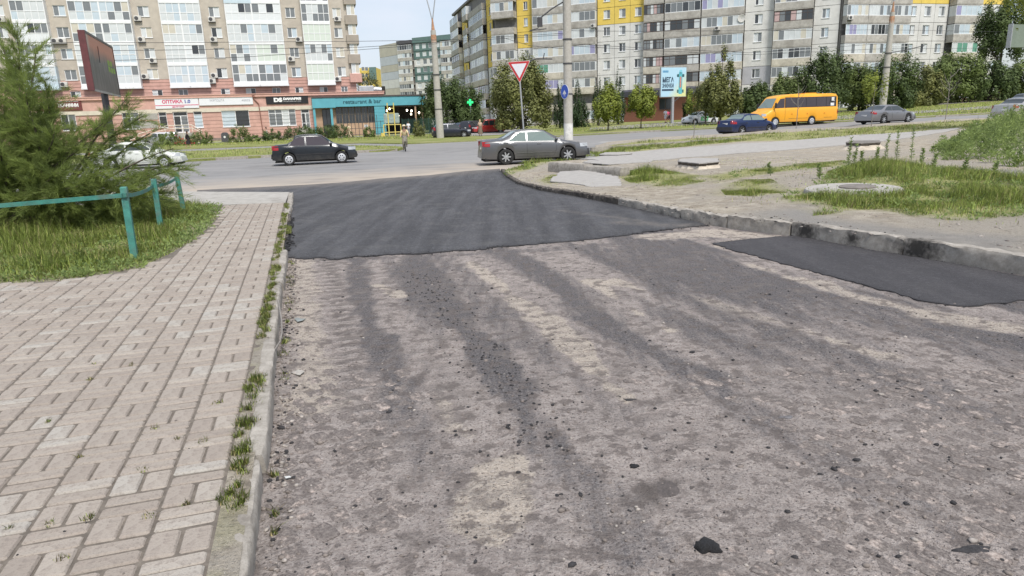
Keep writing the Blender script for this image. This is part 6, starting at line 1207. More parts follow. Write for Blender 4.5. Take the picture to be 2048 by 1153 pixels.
def tree(label, px, Y, h, w, z0, m, shape='round', leaves=5000, nc=60, size=.22, trunk=.14, bark=None, lean=0, group=None, name='tree', limbs=8, cr=.13, base=None, wr=.6, seed=0, cat='tree'):
    b = base if base is not None else gp(px, Y); seed = seed or int(px*7+Y); o = thing(name, label, cat, b, random.uniform(0, 6), group); rg = random.Random(seed)
    C, P, tint = crown_points(SH[shape], leaves, nc, cr, seed); ch = h-z0; A_ = np.array([w/2, w/2, ch]); P = P*A_+np.array([0, 0, z0]); C = C*A_+np.array([0, 0, z0])
    Nn = P-C[crown_points.k]; Nn /= np.linalg.norm(Nn, axis=1)[:, None]+1e-9; Q_ = P-np.array([0, 0, z0+ch*.45]); Q_ /= np.linalg.norm(Q_, axis=1)[:, None]+1e-9; Nn = Nn*.8+Q_*.5+unit(len(P))*.55+np.array([0, 0, .25]); Nn /= np.linalg.norm(Nn, axis=1)[:, None]
    keep = P[:, 2] > max(.05, z0*.8); P = P[keep]; tint = tint[keep]; Nn = Nn[keep]
    obj('crown', leaf_mesh(P, unit(len(P)), size, wr, m, tint, N=Nn), o)
    mb = MB(); top = z0+ch*(.75 if shape != 'cone' else .93); n = 7; pts = [Vector((lean*(i/n)+rg.uniform(-.04, .04)*h*.15*(i > 0), rg.uniform(-.04, .04)*h*.15*(i > 0), top*i/n)) for i in range(n+1)]
    mb.tube(pts, [trunk*(1.25 if i == 0 else 1-.85*i/n) for i in range(n+1)], 7); mb.build('trunk', bark or M_bark, o, smooth=True)
    for k in range(limbs):
        c = Vector(C[rg.randrange(nc)]); s_ = pts[min(n-1, max(1, int(n*min(.9, max(.15, (c.z-ch*.25)/top)))))]; mid = s_.lerp(c, .5)+Vector((0, 0, -.05*h*.3))
        MB().tube([s_, mid, c], [trunk*.40, trunk*.26, trunk*.08], 5).build('limb', bark or M_bark, o, smooth=True)
    return o
# trees by the car park and behind the poles
tree('big dark tree behind the concrete lamp pole beside the restaurant terrace', 895, 104, 8.2, 7.2, .8, L_dark, 'egg', 15000, 90, .30, .2, seed=3)
tree('lower dark tree between the lamp pole tree and the pharmacy cross', 938, 106, 6.2, 5.6, .5, L_dark, 'round', 10000, 60, .30, .16, seed=5)
tree('lower dark tree crowding behind the terrace mesh fence', 862, 112, 5.2, 5.0, .4, L_dark, 'round', 8000, 50, .30, .16, seed=6)
tree('large round olive tree behind the give way sign with low branches', 1043, 86, 9.0, 7.6, .6, L_olive, 'egg', 24000, 120, .29, .17, seed=8, cr=.12)
tree('grey green tree top showing above the roof of the restaurant', 745, 132, 11.6, 5.2, 3.5, L_grey, 'round', 3500, 40, .28, .2, seed=9)
for i, (px_, h_, w_, lb) in enumerate(((1120, 7.3, 2.0, 'dark columnar thuja left of the thick pole'), (1155, 6.6, 2.2, 'dark columnar thuja just right of the thick pole'), (1197, 7.2, 2.1, 'dark columnar thuja rising behind the first light green young tree'), (1237, 8.0, 2.3, 'tallest dark columnar thuja between the two light green young trees'))):
    tree(lb, px_, 98, h_, w_, .2, L_thuja, 'col', 5000, 90, .20, .12, limbs=3, cr=.10, wr=.45, group='columnar thujas before the panel block', name='thuja_tree', seed=30+i)
for px_, w_, h_, lb in ((1163, 2.6, 3.8, 'dark bushy shrub at the foot of the thujas'), (1140, 3.0, 3.2, 'broad dark shrub behind the thick pole'), (1375, 1.4, 4.2, 'narrow dark thuja against the red brick wall')):
    tree(lb, px_, 95, h_, w_, .1, L_thuja, 'egg', 3000, 40, .2, .08, limbs=3, name='shrub', seed=int(px_), cat='shrub')
tree('light green young tree with airy crown nearest the thick pole', 1216, 72, 4.6, 3.0, 1.1, L_light, 'egg', 6500, 60, .24, .07, seed=41, name='young_tree', cr=.16)
tree('light green young tree with broad drooping crown before the brick shop', 1282, 73, 4.4, 3.3, 1.3, L_light, 'round', 6500, 55, .24, .07, seed=42, name='young_tree', cr=.15)
tree('small yellowish young tree beside the billboard post', 1388, 80, 4.0, 2.6, 1.2, L_light, 'round', 2200, 35, .2, .06, seed=43, name='young_tree', cr=.17)
tree('tall conical linden over the white taxi', 1440, 72, 7.9, 4.7, 1.0, L_olive, 'cone', 14000, 120, .25, .12, seed=44, cr=.10)
tree('rounded low linden leaning into the conical tree beside the taxi', 1411, 76, 4.8, 3.6, 1.3, L_olive, 'round', 3500, 45, .21, .09, seed=45)
ROW = ((1510, 93, 4.4, 4.0, L_dark, 'dark shrubby tree at the end of the row above the bus bonnet'), (1562, 91, 5.0, 4.4, L_mid, 'dark tree of the row above the minibus windscreen'), (1640, 92, 7.5, 7.6, L_dark, 'large dark lilac-like tree of the row above the minibus roof'), (1716, 95, 5.6, 6.0, L_mid, 'dense tree of the row left of the leafy sapling'), (1778, 92, 7.3, 6.8, L_dark, 'dense dark tree of the row behind the right lamp pole'), (1838, 96, 5.0, 5.6, L_olive, 'dense tree of the row above the cyclist on the path'), (1902, 98, 6.5, 8.0, L_mid, 'broad mid green tree of the row above the two walkers'), (1975, 97, 5.1, 6.6, L_dark, 'broad tree of the row above the walkers in orange'), (2045, 98, 5.2, 6.0, L_mid, 'dark tree closing the row beside the grey green billboard back'))
for px_, Y_, h_, w_, m_, lb in ROW: tree(lb, px_, Y_, h_, w_, .15, m_, 'egg' if px_ not in (1640, 1716, 1902) else 'round', 13000, 95, .30, .15, group='row of trees before the white panel block', seed=int(px_))
tree('tall dark shaggy tree towering behind the row beside the white panel block', 1990, 104, 14.6, 9.0, 5.0, L_dark, 'round', 12000, 70, .36, .3, seed=61, cr=.12)
tree('leafy sapling on a thin stem in front of the pewter fastback', 1742, 46, 3.9, 1.7, 2.0, L_light, 'egg', 1200, 26, .15, .028, seed=62, limbs=5, name='sapling', bark=M_barkg, cr=.2)
tree('tree whose bright leaves hang over the verge from the right', 2098, 34, 11.0, 6.6, 5.3, L_light, 'round', 9000, 90, .17, .2, seed=64)
def bare(label, px, Y, h, seed):
    b = gp(px, Y); o = thing('bare_sapling', label, 'sapling', b); rg = random.Random(seed); MB().tube([(0, 0, 0), (.03, 0, h*.5), (.0, 0, h)], [.03, .024, .008], 5).build('trunk', M_barkg, o)
    for k in range(11 if h > 2 else 3): z = h*rg.uniform(.45, .9); a = rg.uniform(0, 6.3); l = h*.22*rg.uniform(.6, 1.2); MB().tube([(0, 0, z), (math.cos(a)*l*.6, math.sin(a)*l*.3, z+l*.5), (math.cos(a)*l, math.sin(a)*l*.5, z+l*1.15)], [.014, .010, .004], 4).build('branch', M_barkg, o)
bare('bare grey sapling in front of the yellow minibus', 1592, 50, 3.1, 1); bare('bare pale sapling between the lamp pole and the walkers', 1890, 50, 3.5, 2); bare('short thin stick of a sapling before the white taxi', 1387, 43, 1.5, 3)
# shrubs before the shops
for px_, Y_, h_, w_, m_, lb, sh in ((343, 82, 1.75, 2.7, L_mid, 'round clipped shrub hiding the silver people carrier', 'flat'), (402, 82, 1.65, 2.8, L_mid, 'loose round shrub below the narrow blue shop window', 'flat'), (482, 84, 2.0, 2.7, L_mid, 'spiky shrub below the large shop window beside the bin', 'flat'), (740, 88, 1.3, 1.6, L_mid, 'small shrub on the lawn before the terrace fence', 'flat'), (838, 84, 1.9, 1.6, L_olive, 'small upright shrub on the lawn before the mesh fence', 'egg'), (545, 88, 1.5, 2.6, L_dark, 'low dark shrub beside the walker in the white dress', 'flat'), (265, 84, 1.2, 2.4, L_mid, 'low shrub under the ramp railing', 'flat'), (505, 86, .9, 2.0, L_mid, 'low weedy shrub near the downpipe', 'flat')):
    tree(lb, px_, Y_, h_, w_, .02, m_, sh, 2600, 45, .15, .05, limbs=4, name='shrub', seed=int(px_), cat='shrub', group='shrubs before the shops')
tree('small dark cone-shaped thuja at the corner of the pink shops', 625, 97, 2.2, .95, .02, L_thuja, 'col', 1500, 40, .13, .05, limbs=2, name='thuja_tree', seed=77)
for k, (px_, lb) in enumerate(((590, 'hedge section of dense dark leaves under the four-pane shop window'), (622, 'hedge section of dense dark leaves before the pillar of the restaurant'), (655, 'hedge section of dense dark leaves before the restaurant entrance'), (683, 'last hedge section of dark leaves beside the walker in beige'))):
    tree(lb, px_, 89, 1.75, 3.2, .0, L_dark, 'flat', 2800, 55, .15, .05, limbs=3, name='hedge', seed=400+k, cat='hedge', group='hedge before the restaurant')
b = gp(370, 80); o = tree('low rose bush with red flowers beside the walker in black', 370, 80, .95, 2.3, .0, L_mid, 'flat', 1500, 35, .12, .04, limbs=3, name='rose_bush', seed=88, cat='shrub')
C, P, t_ = crown_points(SH['flat'], 130, 40, .1, 89); P = P*np.array([1.1, 1.1, .95])+np.array([0, 0, .08]); obj('flowers', leaf_mesh(P, unit(len(P)), .16, 1.0, leafmat('rose petals', (.42, .04, .06), .3), t_, 'flowers'), o, kind='stuff')

# ---------------- the feathery shrub behind the fence
def tamarisk():
    base = Vector((-8.35, 11.7, float(g(-8.35, 11.7))+.05)); o = thing('tamarisk_shrub', 'large feathery green shrub with arching branches behind the turquoise fence', 'shrub', base); rg = random.Random(12); N = []; D = []; T = []
    TP = ((35, 70, 11.6), (5, 95, 12.2), (70, 105, 11.4), (88, 160, 11.3), (95, 215, 11.6), (15, 150, 12.2), (50, 180, 11.0), (-10, 200, 11.4), (110, 265, 11.0), (30, 250, 11.2), (70, 235, 12.4),
          (255, 198, 11.3), (232, 218, 12.0), (285, 232, 11.5), (205, 250, 11.3), (170, 290, 11.2), (150, 262, 12.2), (240, 262, 11.6), (300, 265, 11.9),
          (345, 300, 11.6), (375, 335, 12.4), (330, 330, 11.8), (300, 350, 11.4), (345, 385, 12.4), (290, 395, 11.3), (320, 405, 12.0), (255, 380, 11.0), (230, 420, 11.2),
          (60, 330, 10.8), (15, 330, 10.9), (120, 345, 10.8), (165, 370, 10.8), (200, 345, 11.0), (90, 395, 10.8), (30, 400, 10.8), (145, 415, 10.9), (190, 430, 11.2), (0, 300, 10.8), (110, 310, 11.6), (50, 290, 11.8),
          (-90, 100, 11.5), (-150, 200, 11.4), (-60, 300, 11.0), (-200, 330, 11.8), (-120, 60, 12.4), (-60, 220, 11.2), (-40, 380, 10.9), (-90, 400, 11.0), (-20, 350, 10.9), (-140, 300, 11.0))
    tips = [(atY(x, y, Y_)-base) for x, y, Y_ in TP]
    tips = [v+Vector((0, 0, 0)) for v in tips]
    for k, tip in enumerate(tips):
        st = Vector((rg.uniform(-.6, .7), rg.uniform(-.4, .4), 0)); mid = st.lerp(tip, .5)+Vector((0, 0, tip.length*.10+.05)); n = 10; pts = []
        for i in range(n+1): t = i/n; pts.append(st*(1-t)**2+mid*2*t*(1-t)+tip*t*t+Vector((rg.uniform(-1, 1), rg.uniform(-1, 1), rg.uniform(-1, 1)))*.02)
        MB().tube(pts, [.030*(1-.85*i/n)+.003 for i in range(n+1)], 5).build('branch', M_bark, o, smooth=True)
        ln = (tip-st).length
        wsp = .38 if (TP[k][0] > 140 and TP[k][1] < 345) else .8 if TP[k][0] > 250 else 1.1
        for q in range(int((34+ln*15)*wsp)):
            t = rg.uniform(.22, 1.0)**(.8 if TP[k][0] < 140 else .55); i = min(n-1, int(t*n)); p = pts[i].lerp(pts[i+1], t*n-i); ax = (pts[i+1]-pts[i]).normalized()
            d = (ax*rg.uniform(.3, 1.0)+Vector((rg.uniform(-1, 1), rg.uniform(-1, 1), rg.uniform(-.55, .75)))*.9).normalized(); l = rg.uniform(.28, .62)*(1.15-.45*t); m = int(62*l/.45); tt = rg.random()
            s = RNG.uniform(0, 1, m); bend = np.array([0, 0, -.30*l]); pos = np.array(p)[None]+np.array(d)[None]*(s*l)[:, None]+bend[None]*(s**2)[:, None]+RNG.normal(size=(m, 3))*.012
            dd = np.array(d)[None]*1.0+RNG.normal(size=(m, 3))*.30; dd /= np.linalg.norm(dd, axis=1)[:, None]
            N.append(pos); D.append(dd); T.append(np.clip(tt*.6+RNG.uniform(0, .4, m), 0, 1))
    P = np.concatenate(N); D = np.concatenate(D); T = np.concatenate(T); n = len(P); S = np.cross(D, unit(n)); S /= np.linalg.norm(S, axis=1)[:, None]+1e-9; l = RNG.uniform(.07, .17, n)[:, None]; wd = RNG.uniform(.0025, .0045, n)[:, None]
    V = np.stack([P-S*wd, P+S*wd, P+D*l], 1).reshape(-1, 3); obj('foliage', np_mesh('foliage', V, np.arange(3*n).reshape(n, 3), L_tam, np.repeat(T, 3)), o)
tamarisk()
# ---------------- grass: blades too many to count, one object per lawn
def blades(name, P, h, wd, mats, lean=.35, dry=.15, parent=None):
    n = len(P); a = RNG.uniform(0, 2*math.pi, n); d = np.stack([np.cos(a), np.sin(a), np.zeros(n)], 1); s = np.stack([-np.sin(a), np.cos(a), np.zeros(n)], 1); H_ = h*(.25+1.15*RNG.uniform(0, 1, n)**1.6); ln = RNG.uniform(.1, 1, n)*lean*H_
    w_ = (wd*RNG.uniform(.7, 1.3, n))[:, None]; up = np.array([0, 0, 1.]); q = P+d*(ln*.35)[:, None]+up*(H_*.6)[:, None]; t = P+d*ln[:, None]+up*H_[:, None]
    V = np.stack([P-s*w_, P+s*w_, q+s*w_*.7, t, q-s*w_*.7], 1).reshape(-1, 3); b5 = (5*np.arange(n))[:, None]; F = np.stack([b5+np.array([[0, 1, 2]]), b5+np.array([[0, 2, 4]]), b5+np.array([[4, 2, 3]])], 1).reshape(-1, 3); mi = np.repeat((RNG.uniform(0, 1, n) < dry).astype(int), 3)
    me = np_mesh(name, V, F, mats, np.repeat(RNG.uniform(0, 1, n), 5), mi, smooth=True); N_ = np.repeat(d*.35+s*RNG.uniform(-.35, .35, n)[:, None]+up, 5, 0); N_ /= np.linalg.norm(N_, axis=1)[:, None]; me.normals_split_custom_set_from_vertices(N_.astype(float).tolist())   # lit like the turf they form
    return obj(name, me, parent, kind='stuff')
def scatter(poly, n, zf, dens=None, seed=0):
    P = np.array(poly); lo, hi = P.min(0), P.max(0); out = []; tot = 0
    while tot < n:
        Q = RNG.uniform(lo, hi, (n*3, 2)); Q = Q[inside(Q, poly)]
        if dens is not None: Q = Q[RNG.uniform(0, 1, len(Q)) < dens(Q)]
        out.append(Q); tot += len(Q)
        if len(Q) == 0: break
    Q = np.concatenate(out)[:n]; return np.column_stack([Q, zf(Q[:, 0], Q[:, 1])])
def clumpy(s=1.1, th=.35, sd=3): return lambda Q: ss(th, th+.3, fbm(Q[:, 0], Q[:, 1], s, 3, sd))
GM = [L_grass, L_dry]
nearp = LW+[(-11, 6.2), (-14, 14.6), tuple(G(300, 409, .11)[:2]), tuple(G(380, 412, .11)[:2])]
Q = scatter(nearp, 110000, zl, lambda Q: (.10+.90*ss(.36, .60, fbm(Q[:, 0], Q[:, 1], 1.6, 4, 2)))*(.4+.6*np.exp(-distpoly(Q, LW)/2.2)))
dl = distpoly(Q[:, :2], LW); hh = (.03+.24*ss(.05, .9, dl)*ss(.28, .72, fbm(Q[:, 0], Q[:, 1], 1.3, 3, 4))+.05*ss(0, .3, dl)); blades('grass', Q, hh*.85, .0023, GM, 1.5, .15, None)
for k, (n, h_, dry) in {'tip': (14000, .11, .15), 'small': (1500, .07, .2), 'mid': (16000, .16, .12), 'band': (12000, .07, .25), 'tuft': (14000, .10, .18), 'big': (70000, .13, .16), 'ave': (14000, .12, .2)}.items():
    pl = GW[k]; Q = scatter(pl, n, lambda X, Y: zvf(X, Y), lambda Q_: .06+.94*ss(.38, .60, fbm(Q_[:, 0], Q_[:, 1], 1.5, 4, 5))); d = distpoly(Q[:, :2], pl+[pl[0]]); wc = np.hypot(Q[:, 0]-bpy.data.objects['well_cover'].location.x, Q[:, 1]-bpy.data.objects['well_cover'].location.y); hs = np.where(wc < .85, .02, np.where((wc < 1.6) & (Q[:, 1] < bpy.data.objects['well_cover'].location.y), .6, 1.0))*h_*(.25+.75*ss(0, .7, d))*(.15+1.7*ss(.25, .75, fbm(Q[:, 0], Q[:, 1], .9, 3, 7))); wdt = .0026 if k in ('big', 'tuft', 'mid', 'band', 'small') else .008
    blades('grass', Q, hs, wdt, GM, 1.6, dry)
# broad-leaved weeds mixed into the grass
def broad(P, n, r, size, name='weeds'):
    k = np.repeat(np.arange(len(P)), n); m = len(k); a = RNG.uniform(0, 6.28, m); D = np.column_stack([np.cos(a), np.sin(a), RNG.uniform(.1, 1.2, m)]); D /= np.linalg.norm(D, axis=1)[:, None]; q = P[k]+D*(r*RNG.uniform(.2, 1, m))[:, None]
    obj(name, leaf_mesh(q, D, size, .4, L_weed, np.clip(RNG.uniform(0, 1, len(P))[k]*.6+RNG.uniform(0, .4, m), 0, 1), name), None, kind='stuff')
broad(scatter(nearp, 420, zl, lambda Q_: np.exp(-distpoly(Q_, LW)/1.3)), 26, .15, .05); broad(scatter(GW['big'], 420, zvf), 22, .13, .05); broad(scatter(GW['mid']+GW['band'][::-1], 60, zvf), 18, .10, .045); broad(scatter(GW['tip'], 160, zvf), 16, .12, .06)
# sparse weeds over the bare earth
Q = scatter(vgp[:16]+[(14, 10), (14, 20), (5, 26)], 4000, zvf, clumpy(.7, .5, 9)); blades('grass', Q, .05, .004, GM, 1.0, .35)
# lawns beyond the avenue
Q = scatter(medf+medb, 9000, lambda X, Y: g(X, Y)+.15); blades('grass', Q, .12, .014, GM, .6, .2)
pl = [tuple(gp(x, y)[:2]) for x, y in ((100, 72), (356, 73), (541, 74), (720, 75), (866, 74), (960, 76), (900, 96), (722, 91), (496, 87), (100, 82))]; Q = scatter(pl, 9000, lambda X, Y: g(X, Y)+.1); blades('grass', Q, .15, .02, GM, .6, .2)
pl = [tuple(gp(x, y)[:2]) for x, y in ((1010, 74), (1100, 76), (1300, 71), (1560, 66), (1760, 62), (2000, 62), (2080, 95), (1800, 93), (1600, 92), (1400, 84), (1100, 92))]; Q = scatter(pl, 15000, lambda X, Y: g(X, Y)+.1); blades('grass', Q, .16, .02, GM, .6, .2)
# tufts in the joint between bricks and kerb, at the foot of the kerb and in a few brick joints
def tuft(c, n, r, h, out):
    a = RNG.uniform(0, 6.28, n); rr = r*np.sqrt(RNG.uniform(0, 1, n)); out.append(np.column_stack([c[0]+rr*np.cos(a), c[1]+rr*np.sin(a), np.full(n, c[2])]))
T1 = []
for s_ in np.concatenate([np.concatenate([RNG.uniform(-.9, 12.5, 210), RNG.uniform(-.9, 3.5, 60)])]):
    if fbm(np.array([s_]), np.array([2.]), .9, 2, 3)[0] < .42: continue
    c = pe(s_, -.015-.075*random.random()); tuft((c[0], c[1], float(g(*c))+.102), random.randint(25, 95), random.uniform(.012, .045), .06, T1)
for s_ in RNG.uniform(-.3, 7, 18): c = kl(s_, -.03-.04*random.random()); tuft((c[0], c[1], .0), random.randint(15, 60), random.uniform(.015, .05), .05, T1)
c = kl(8.6, .02)
for q in range(9): c = kl(8.2+.09*q, .03); tuft((c[0], c[1], float(g(*c))+.08), 150, .07, .12, T1)
blades('grass', np.concatenate(T1), .036, .0019, GM, 1.5, .28)
T2 = [] 
for x_, y_ in ((190, 730), (160, 915), (175, 1037), (297, 1037), (285, 942), (355, 880), (405, 885), (372, 1010), (95, 845), (100, 1050), (125, 1120), (310, 858), (435, 808), (20, 1060), (180, 760), (265, 730)):
    c = G(x_, y_, .108); tuft(c, 36, random.uniform(.01, .03), .04, T2)
blades('grass', np.concatenate(T2), .020, .0018, GM, 1.6, .5)
# ---------------- weed thicket and tall weeds on the verge
def weed_mass(label, poly_px, nc, per, h, seed, name='weed_thicket'):
    pl = W(poly_px, .2); C = scatter(pl, nc, zvf); d = distpoly(C[:, :2], pl+[pl[0]]); hc = h*(.30+.75*ss(0, 1.8, d))*RNG.uniform(.6, 1.25, nc); rc = RNG.uniform(.16, .38, nc)
    c = C.mean(0); b = Vector((c[0], c[1], float(zvf(np.array([c[0]]), np.array([c[1]]))[0]))); o = thing(name, label, 'shrub', b); n = nc*per; k = np.repeat(np.arange(nc), per); u = RNG.uniform(0, 1, n)**.75; a = RNG.uniform(0, 6.28, n); r = rc[k]*(1.05-.75*u)*np.sqrt(RNG.uniform(.05, 1, n))
    P = np.column_stack([C[k, 0]+r*np.cos(a), C[k, 1]+r*np.sin(a), C[k, 2]+u*hc[k]]); D = np.column_stack([np.cos(a), np.sin(a), RNG.uniform(.2, 1.3, n)])+RNG.normal(size=(n, 3))*.35; D /= np.linalg.norm(D, axis=1)[:, None]; tn = np.clip(RNG.uniform(0, 1, nc)[k]*.65+RNG.uniform(0, .35, n), 0, 1)
    obj('leaves', leaf_mesh(P-np.array(b), D, .115, .26, L_weed, tn, 'leaves'), o); mb = MB()
    for i in range(0, nc, 2): p0 = Vector(C[i])-b; mb.tube([p0, p0+Vector((random.uniform(-.08, .08), random.uniform(-.08, .08), float(hc[i])*random.uniform(1.05, 1.35)))], [.008, .003], 3)
    mb.build('stems', L_weed, o)['kind'] = 'stuff'; kk = RNG.integers(0, n, 500); pp = P[kk]-np.array(b); pp[:, 2] += .05; obj('flowers', leaf_mesh(pp, unit(500), .032, 1, leafmat('tiny white petals', (.6, .6, .5), .15), RNG.uniform(0, 1, 500), 'flowers'), o, kind='stuff')
weed_mass('dense weed thicket with tiny white flowers on the sandy verge', [(1862, 312), (1885, 290), (1930, 274), (1990, 258), (2060, 244), (2200, 236), (2200, 345), (2060, 338), (1975, 327), (1900, 322)], 460, 110, 1.05, 4)
def tall_weed(px, py, h, i):
    c = G(px, py, .22); o = thing('tall_weed', ('tall thin flowering weed stalk standing out of the grass behind the well cover' if 330 > py else 'middling weed stalk among the grass beside the well cover' if h > .4 else 'short weed stalk poking out of low grass on the verge'), 'weed', c, group='tall weed stalks'); lean = random.uniform(-.08, .08)
    MB().tube([(0, 0, -.05), (lean*.5, 0, h*.6), (lean, 0, h)], [.008, .006, .003], 4).build('stem', L_weed, o); n = 130; z = RNG.uniform(.12, 1, n)*h; a = RNG.uniform(0, 6.28, n); l = .10*(1-.75*z/h)+.012; D = np.column_stack([np.cos(a), np.sin(a), RNG.uniform(.1, .9, n)]); D /= np.linalg.norm(D, axis=1)[:, None]
    P = np.column_stack([lean*z/h, np.zeros(n), z])+D*l[:, None]*.5; obj('leaves', leaf_mesh(P, D, .085, .22, L_weed, RNG.uniform(0, 1, n), 'leaves'), o)
for i, (x_, y_, h_) in enumerate(((1695, 338, .75), (1706, 336, .6), (1768, 326, .75), (1793, 324, .85), (1822, 325, .95), (1842, 334, .45), (1726, 340, .45), (1750, 334, .5), (1862, 345, .4), (1925, 356, .4), (1542, 352, .3), (1640, 362, .35), (1985, 362, .35))): tall_weed(x_, y_, h_, i)
# ================================================================== PEOPLE AND BICYCLES
def skinmesh(name, verts, edges, radii, m, par, root=0, sub=1):
    me = bpy.data.meshes.new(name); me.from_pydata([tuple(v) for v in verts], edges, []); me.materials.append(m); o = obj(name, me, par)
    md = o.modifiers.new('skin', 'SKIN'); md.use_smooth_shade = True; sv = me.skin_vertices[0].data
    for i, r in enumerate(radii): sv[i].radius = (r, r) if not isinstance(r, tuple) else r; sv[i].use_root = (i == root)
    s_ = o.modifiers.new('sub', 'SUBSURF'); s_.levels = sub; s_.render_levels = sub; return o
M_skin = mat('skin', (.46, .27, .19), .6, .08, 8)
def person(label, pos, rz, h=1.72, pose='walk', top=(.5, .5, .5), bottom=(.1, .1, .12), hair=(.06, .04, .03), dress=None, hat=None, shorts=False, sleeves=True, group=None, phase=1, longhair=False, jacket=None):
    o = thing('person', label, 'person', pos, rz, group); k = h/1.75; st = .20*phase
    if pose == 'stand': st = .04
    J = dict(pel=(0, 0, .95), sp=(0, 0, 1.14), ch=(0, .01, 1.33), nk=(0, .015, 1.49), hb=(0, .03, 1.57), hd=(0, .035, 1.66), cr=(0, .02, 1.73),
             sl=(-.175, 0, 1.42), sr=(.175, 0, 1.42), el=(-.215, st*.5-.02, 1.16), er=(.215, -st*.5-.02, 1.16), wl=(-.20, st*.9+.06, .93), wr=(.20, -st*.9+.06, .93),
             hl=(-.085, 0, .91), hr=(.085, 0, .91), kl=(-.09, -st*.45+.03, .50), kr=(.09, st*.55+.05, .50), al=(-.09, -st*1.5-.02, .09 if st < .1 else .13), ar=(.09, st*1.1, .08), tl=(-.095, -st*1.5+.13, .035 if st < .1 else .05), tr=(.095, st*1.1+.15, .035))
    if pose == 'ride':
        J.update(pel=(0, -.18, .98), sp=(0, -.12, 1.16), ch=(0, -.02, 1.33), nk=(0, .06, 1.47), hb=(0, .09, 1.55), hd=(0, .10, 1.64), cr=(0, .085, 1.71), sl=(-.17, -.01, 1.40), sr=(.17, -.01, 1.40), el=(-.25, .16, 1.20), er=(.25, .16, 1.20), wl=(-.27, .40, 1.06), wr=(.27, .40, 1.06), hl=(-.09, -.15, .95), hr=(.09, -.15, .95), kl=(-.11, .20, .72), kr=(.11, .12, .55), al=(-.11, .06, .38), ar=(.11, -.02, .16), tl=(-.11, .20, .36), tr=(.11, .13, .13))
    J = {a: Vector(v)*k for a, v in J.items()}
    R_ = dict(pel=.12, sp=.115, ch=.135, nk=.05, hb=.06, hd=.088, cr=.065, sl=.055, sr=.055, el=.042, er=.042, wl=.028, wr=.028, hl=.085, hr=.085, kl=.058, kr=.058, al=.038, ar=.038, tl=.034, tr=.034)
    E_ = [('pel', 'sp'), ('sp', 'ch'), ('ch', 'nk'), ('nk', 'hb'), ('hb', 'hd'), ('hd', 'cr'), ('ch', 'sl'), ('ch', 'sr'), ('sl', 'el'), ('sr', 'er'), ('el', 'wl'), ('er', 'wr'), ('pel', 'hl'), ('pel', 'hr'), ('hl', 'kl'), ('hr', 'kr'), ('kl', 'al'), ('kr', 'ar'), ('al', 'tl'), ('ar', 'tr')]
    nm = list(J); V = [J[a] for a in nm]; Rr = [R_[a]*k for a in nm]; ed = [(nm.index(a), nm.index(b)) for a, b in E_]
    for w_, e_ in (('wl', 'el'), ('wr', 'er')):                                     # palm, four fingers and a thumb
        d = (J[w_]-J[e_]).normalized(); sd = Vector((0, 1, 0)) if abs(d.y) < .8 else Vector((1, 0, 0)); ip = len(V); V.append(J[w_]+d*.07*k); Rr.append(.030*k); ed.append((nm.index(w_), ip))
        for q, off in enumerate((-.027, -.009, .009, .027)): V.append(J[w_]+d*(.12-.006*abs(q-1.5))*k+sd*off*k); Rr.append(.010*k); ed.append((ip, len(V)-1)); V.append(J[w_]+d*.15*k+sd*(off-.012)*k); Rr.append(.008*k); ed.append((len(V)-2, len(V)-1))
        V.append(J[w_]+d*.06*k+sd*.055*k); Rr.append(.010*k); ed.append((nm.index(w_), len(V)-1))
    skinmesh('body', V, ed, Rr, M_skin, o)
    def cloth(name, joints, es, m, ex): vs = [J[a] for a in joints]; skinmesh(name, vs, [(joints.index(a), joints.index(b)) for a, b in es], [(R_[a]+ex)*k for a in joints], m, o)
    fab = lambda c: mat('cloth %.3f %.3f %.3f' % c, c, .9, .18, 9)
    tj = ['pel', 'sp', 'ch', 'sl', 'sr']+(['el', 'er'] if sleeves else []); te = [('pel', 'sp'), ('sp', 'ch'), ('ch', 'sl'), ('ch', 'sr')]+([('sl', 'el'), ('sr', 'er')] if sleeves else [])
    if jacket: tj += ['wl', 'wr']; te += [('el', 'wl'), ('er', 'wr')]
    cloth('shirt', tj, te, fab(top), .022 if not jacket else .035)
    if dress:
        z0, z1 = dress[1], 1.12; MB().loft([[(r*math.cos(a)*k, r*.8*math.sin(a)*k+.01, z*k) for a in [2*math.pi*q/14 for q in range(14)]] for r, z in ((.155, z1), (.18, 1.0), (.21, .85), (.25, (z0+.85)/2), (.29, z0))]).build('skirt', fab(dress[0]), o, smooth=True)
    else:
        bj = ['pel', 'hl', 'hr', 'kl', 'kr']+([] if shorts else ['al', 'ar']); be = [('pel', 'hl'), ('pel', 'hr'), ('hl', 'kl'), ('hr', 'kr')]+([] if shorts else [('kl', 'al'), ('kr', 'ar')]); cloth('trousers', bj, be, fab(bottom), .02)
    hd = J['hd']; mb = MB().ball((hd.x, hd.y-.022*k, hd.z+.035*k), .098*k, .105*k, .10*k, 10, 7)
    if longhair: mb.ball((hd.x, hd.y-.06*k, hd.z-.10*k), .085*k, .06*k, .19*k, 8, 6)
    mb.build('hair', fab(hair), o, smooth=True)
    f = MB()
    for sx in (-1, 1): f.ball((hd.x+sx*.033*k, hd.y+.078*k, hd.z+.012*k), .011*k, .008*k, .009*k, 6, 4)
    f.box(hd.x-.024*k, hd.x+.024*k, hd.y+.07*k, hd.y+.082*k, hd.z-.052*k, hd.z-.044*k); f.build('eyes_and_mouth', fab((.05, .03, .03)), o)['kind'] = 'stuff'
    MB().ball((hd.x, hd.y+.09*k, hd.z-.015*k), .013*k, .02*k, .022*k, 6, 4).build('nose', M_skin, o, smooth=True)
    for sx in (-1, 1): MB().ball((hd.x+sx*.09*k, hd.y, hd.z), .014*k, .022*k, .03*k, 6, 4).build('ear', M_skin, o, smooth=True)
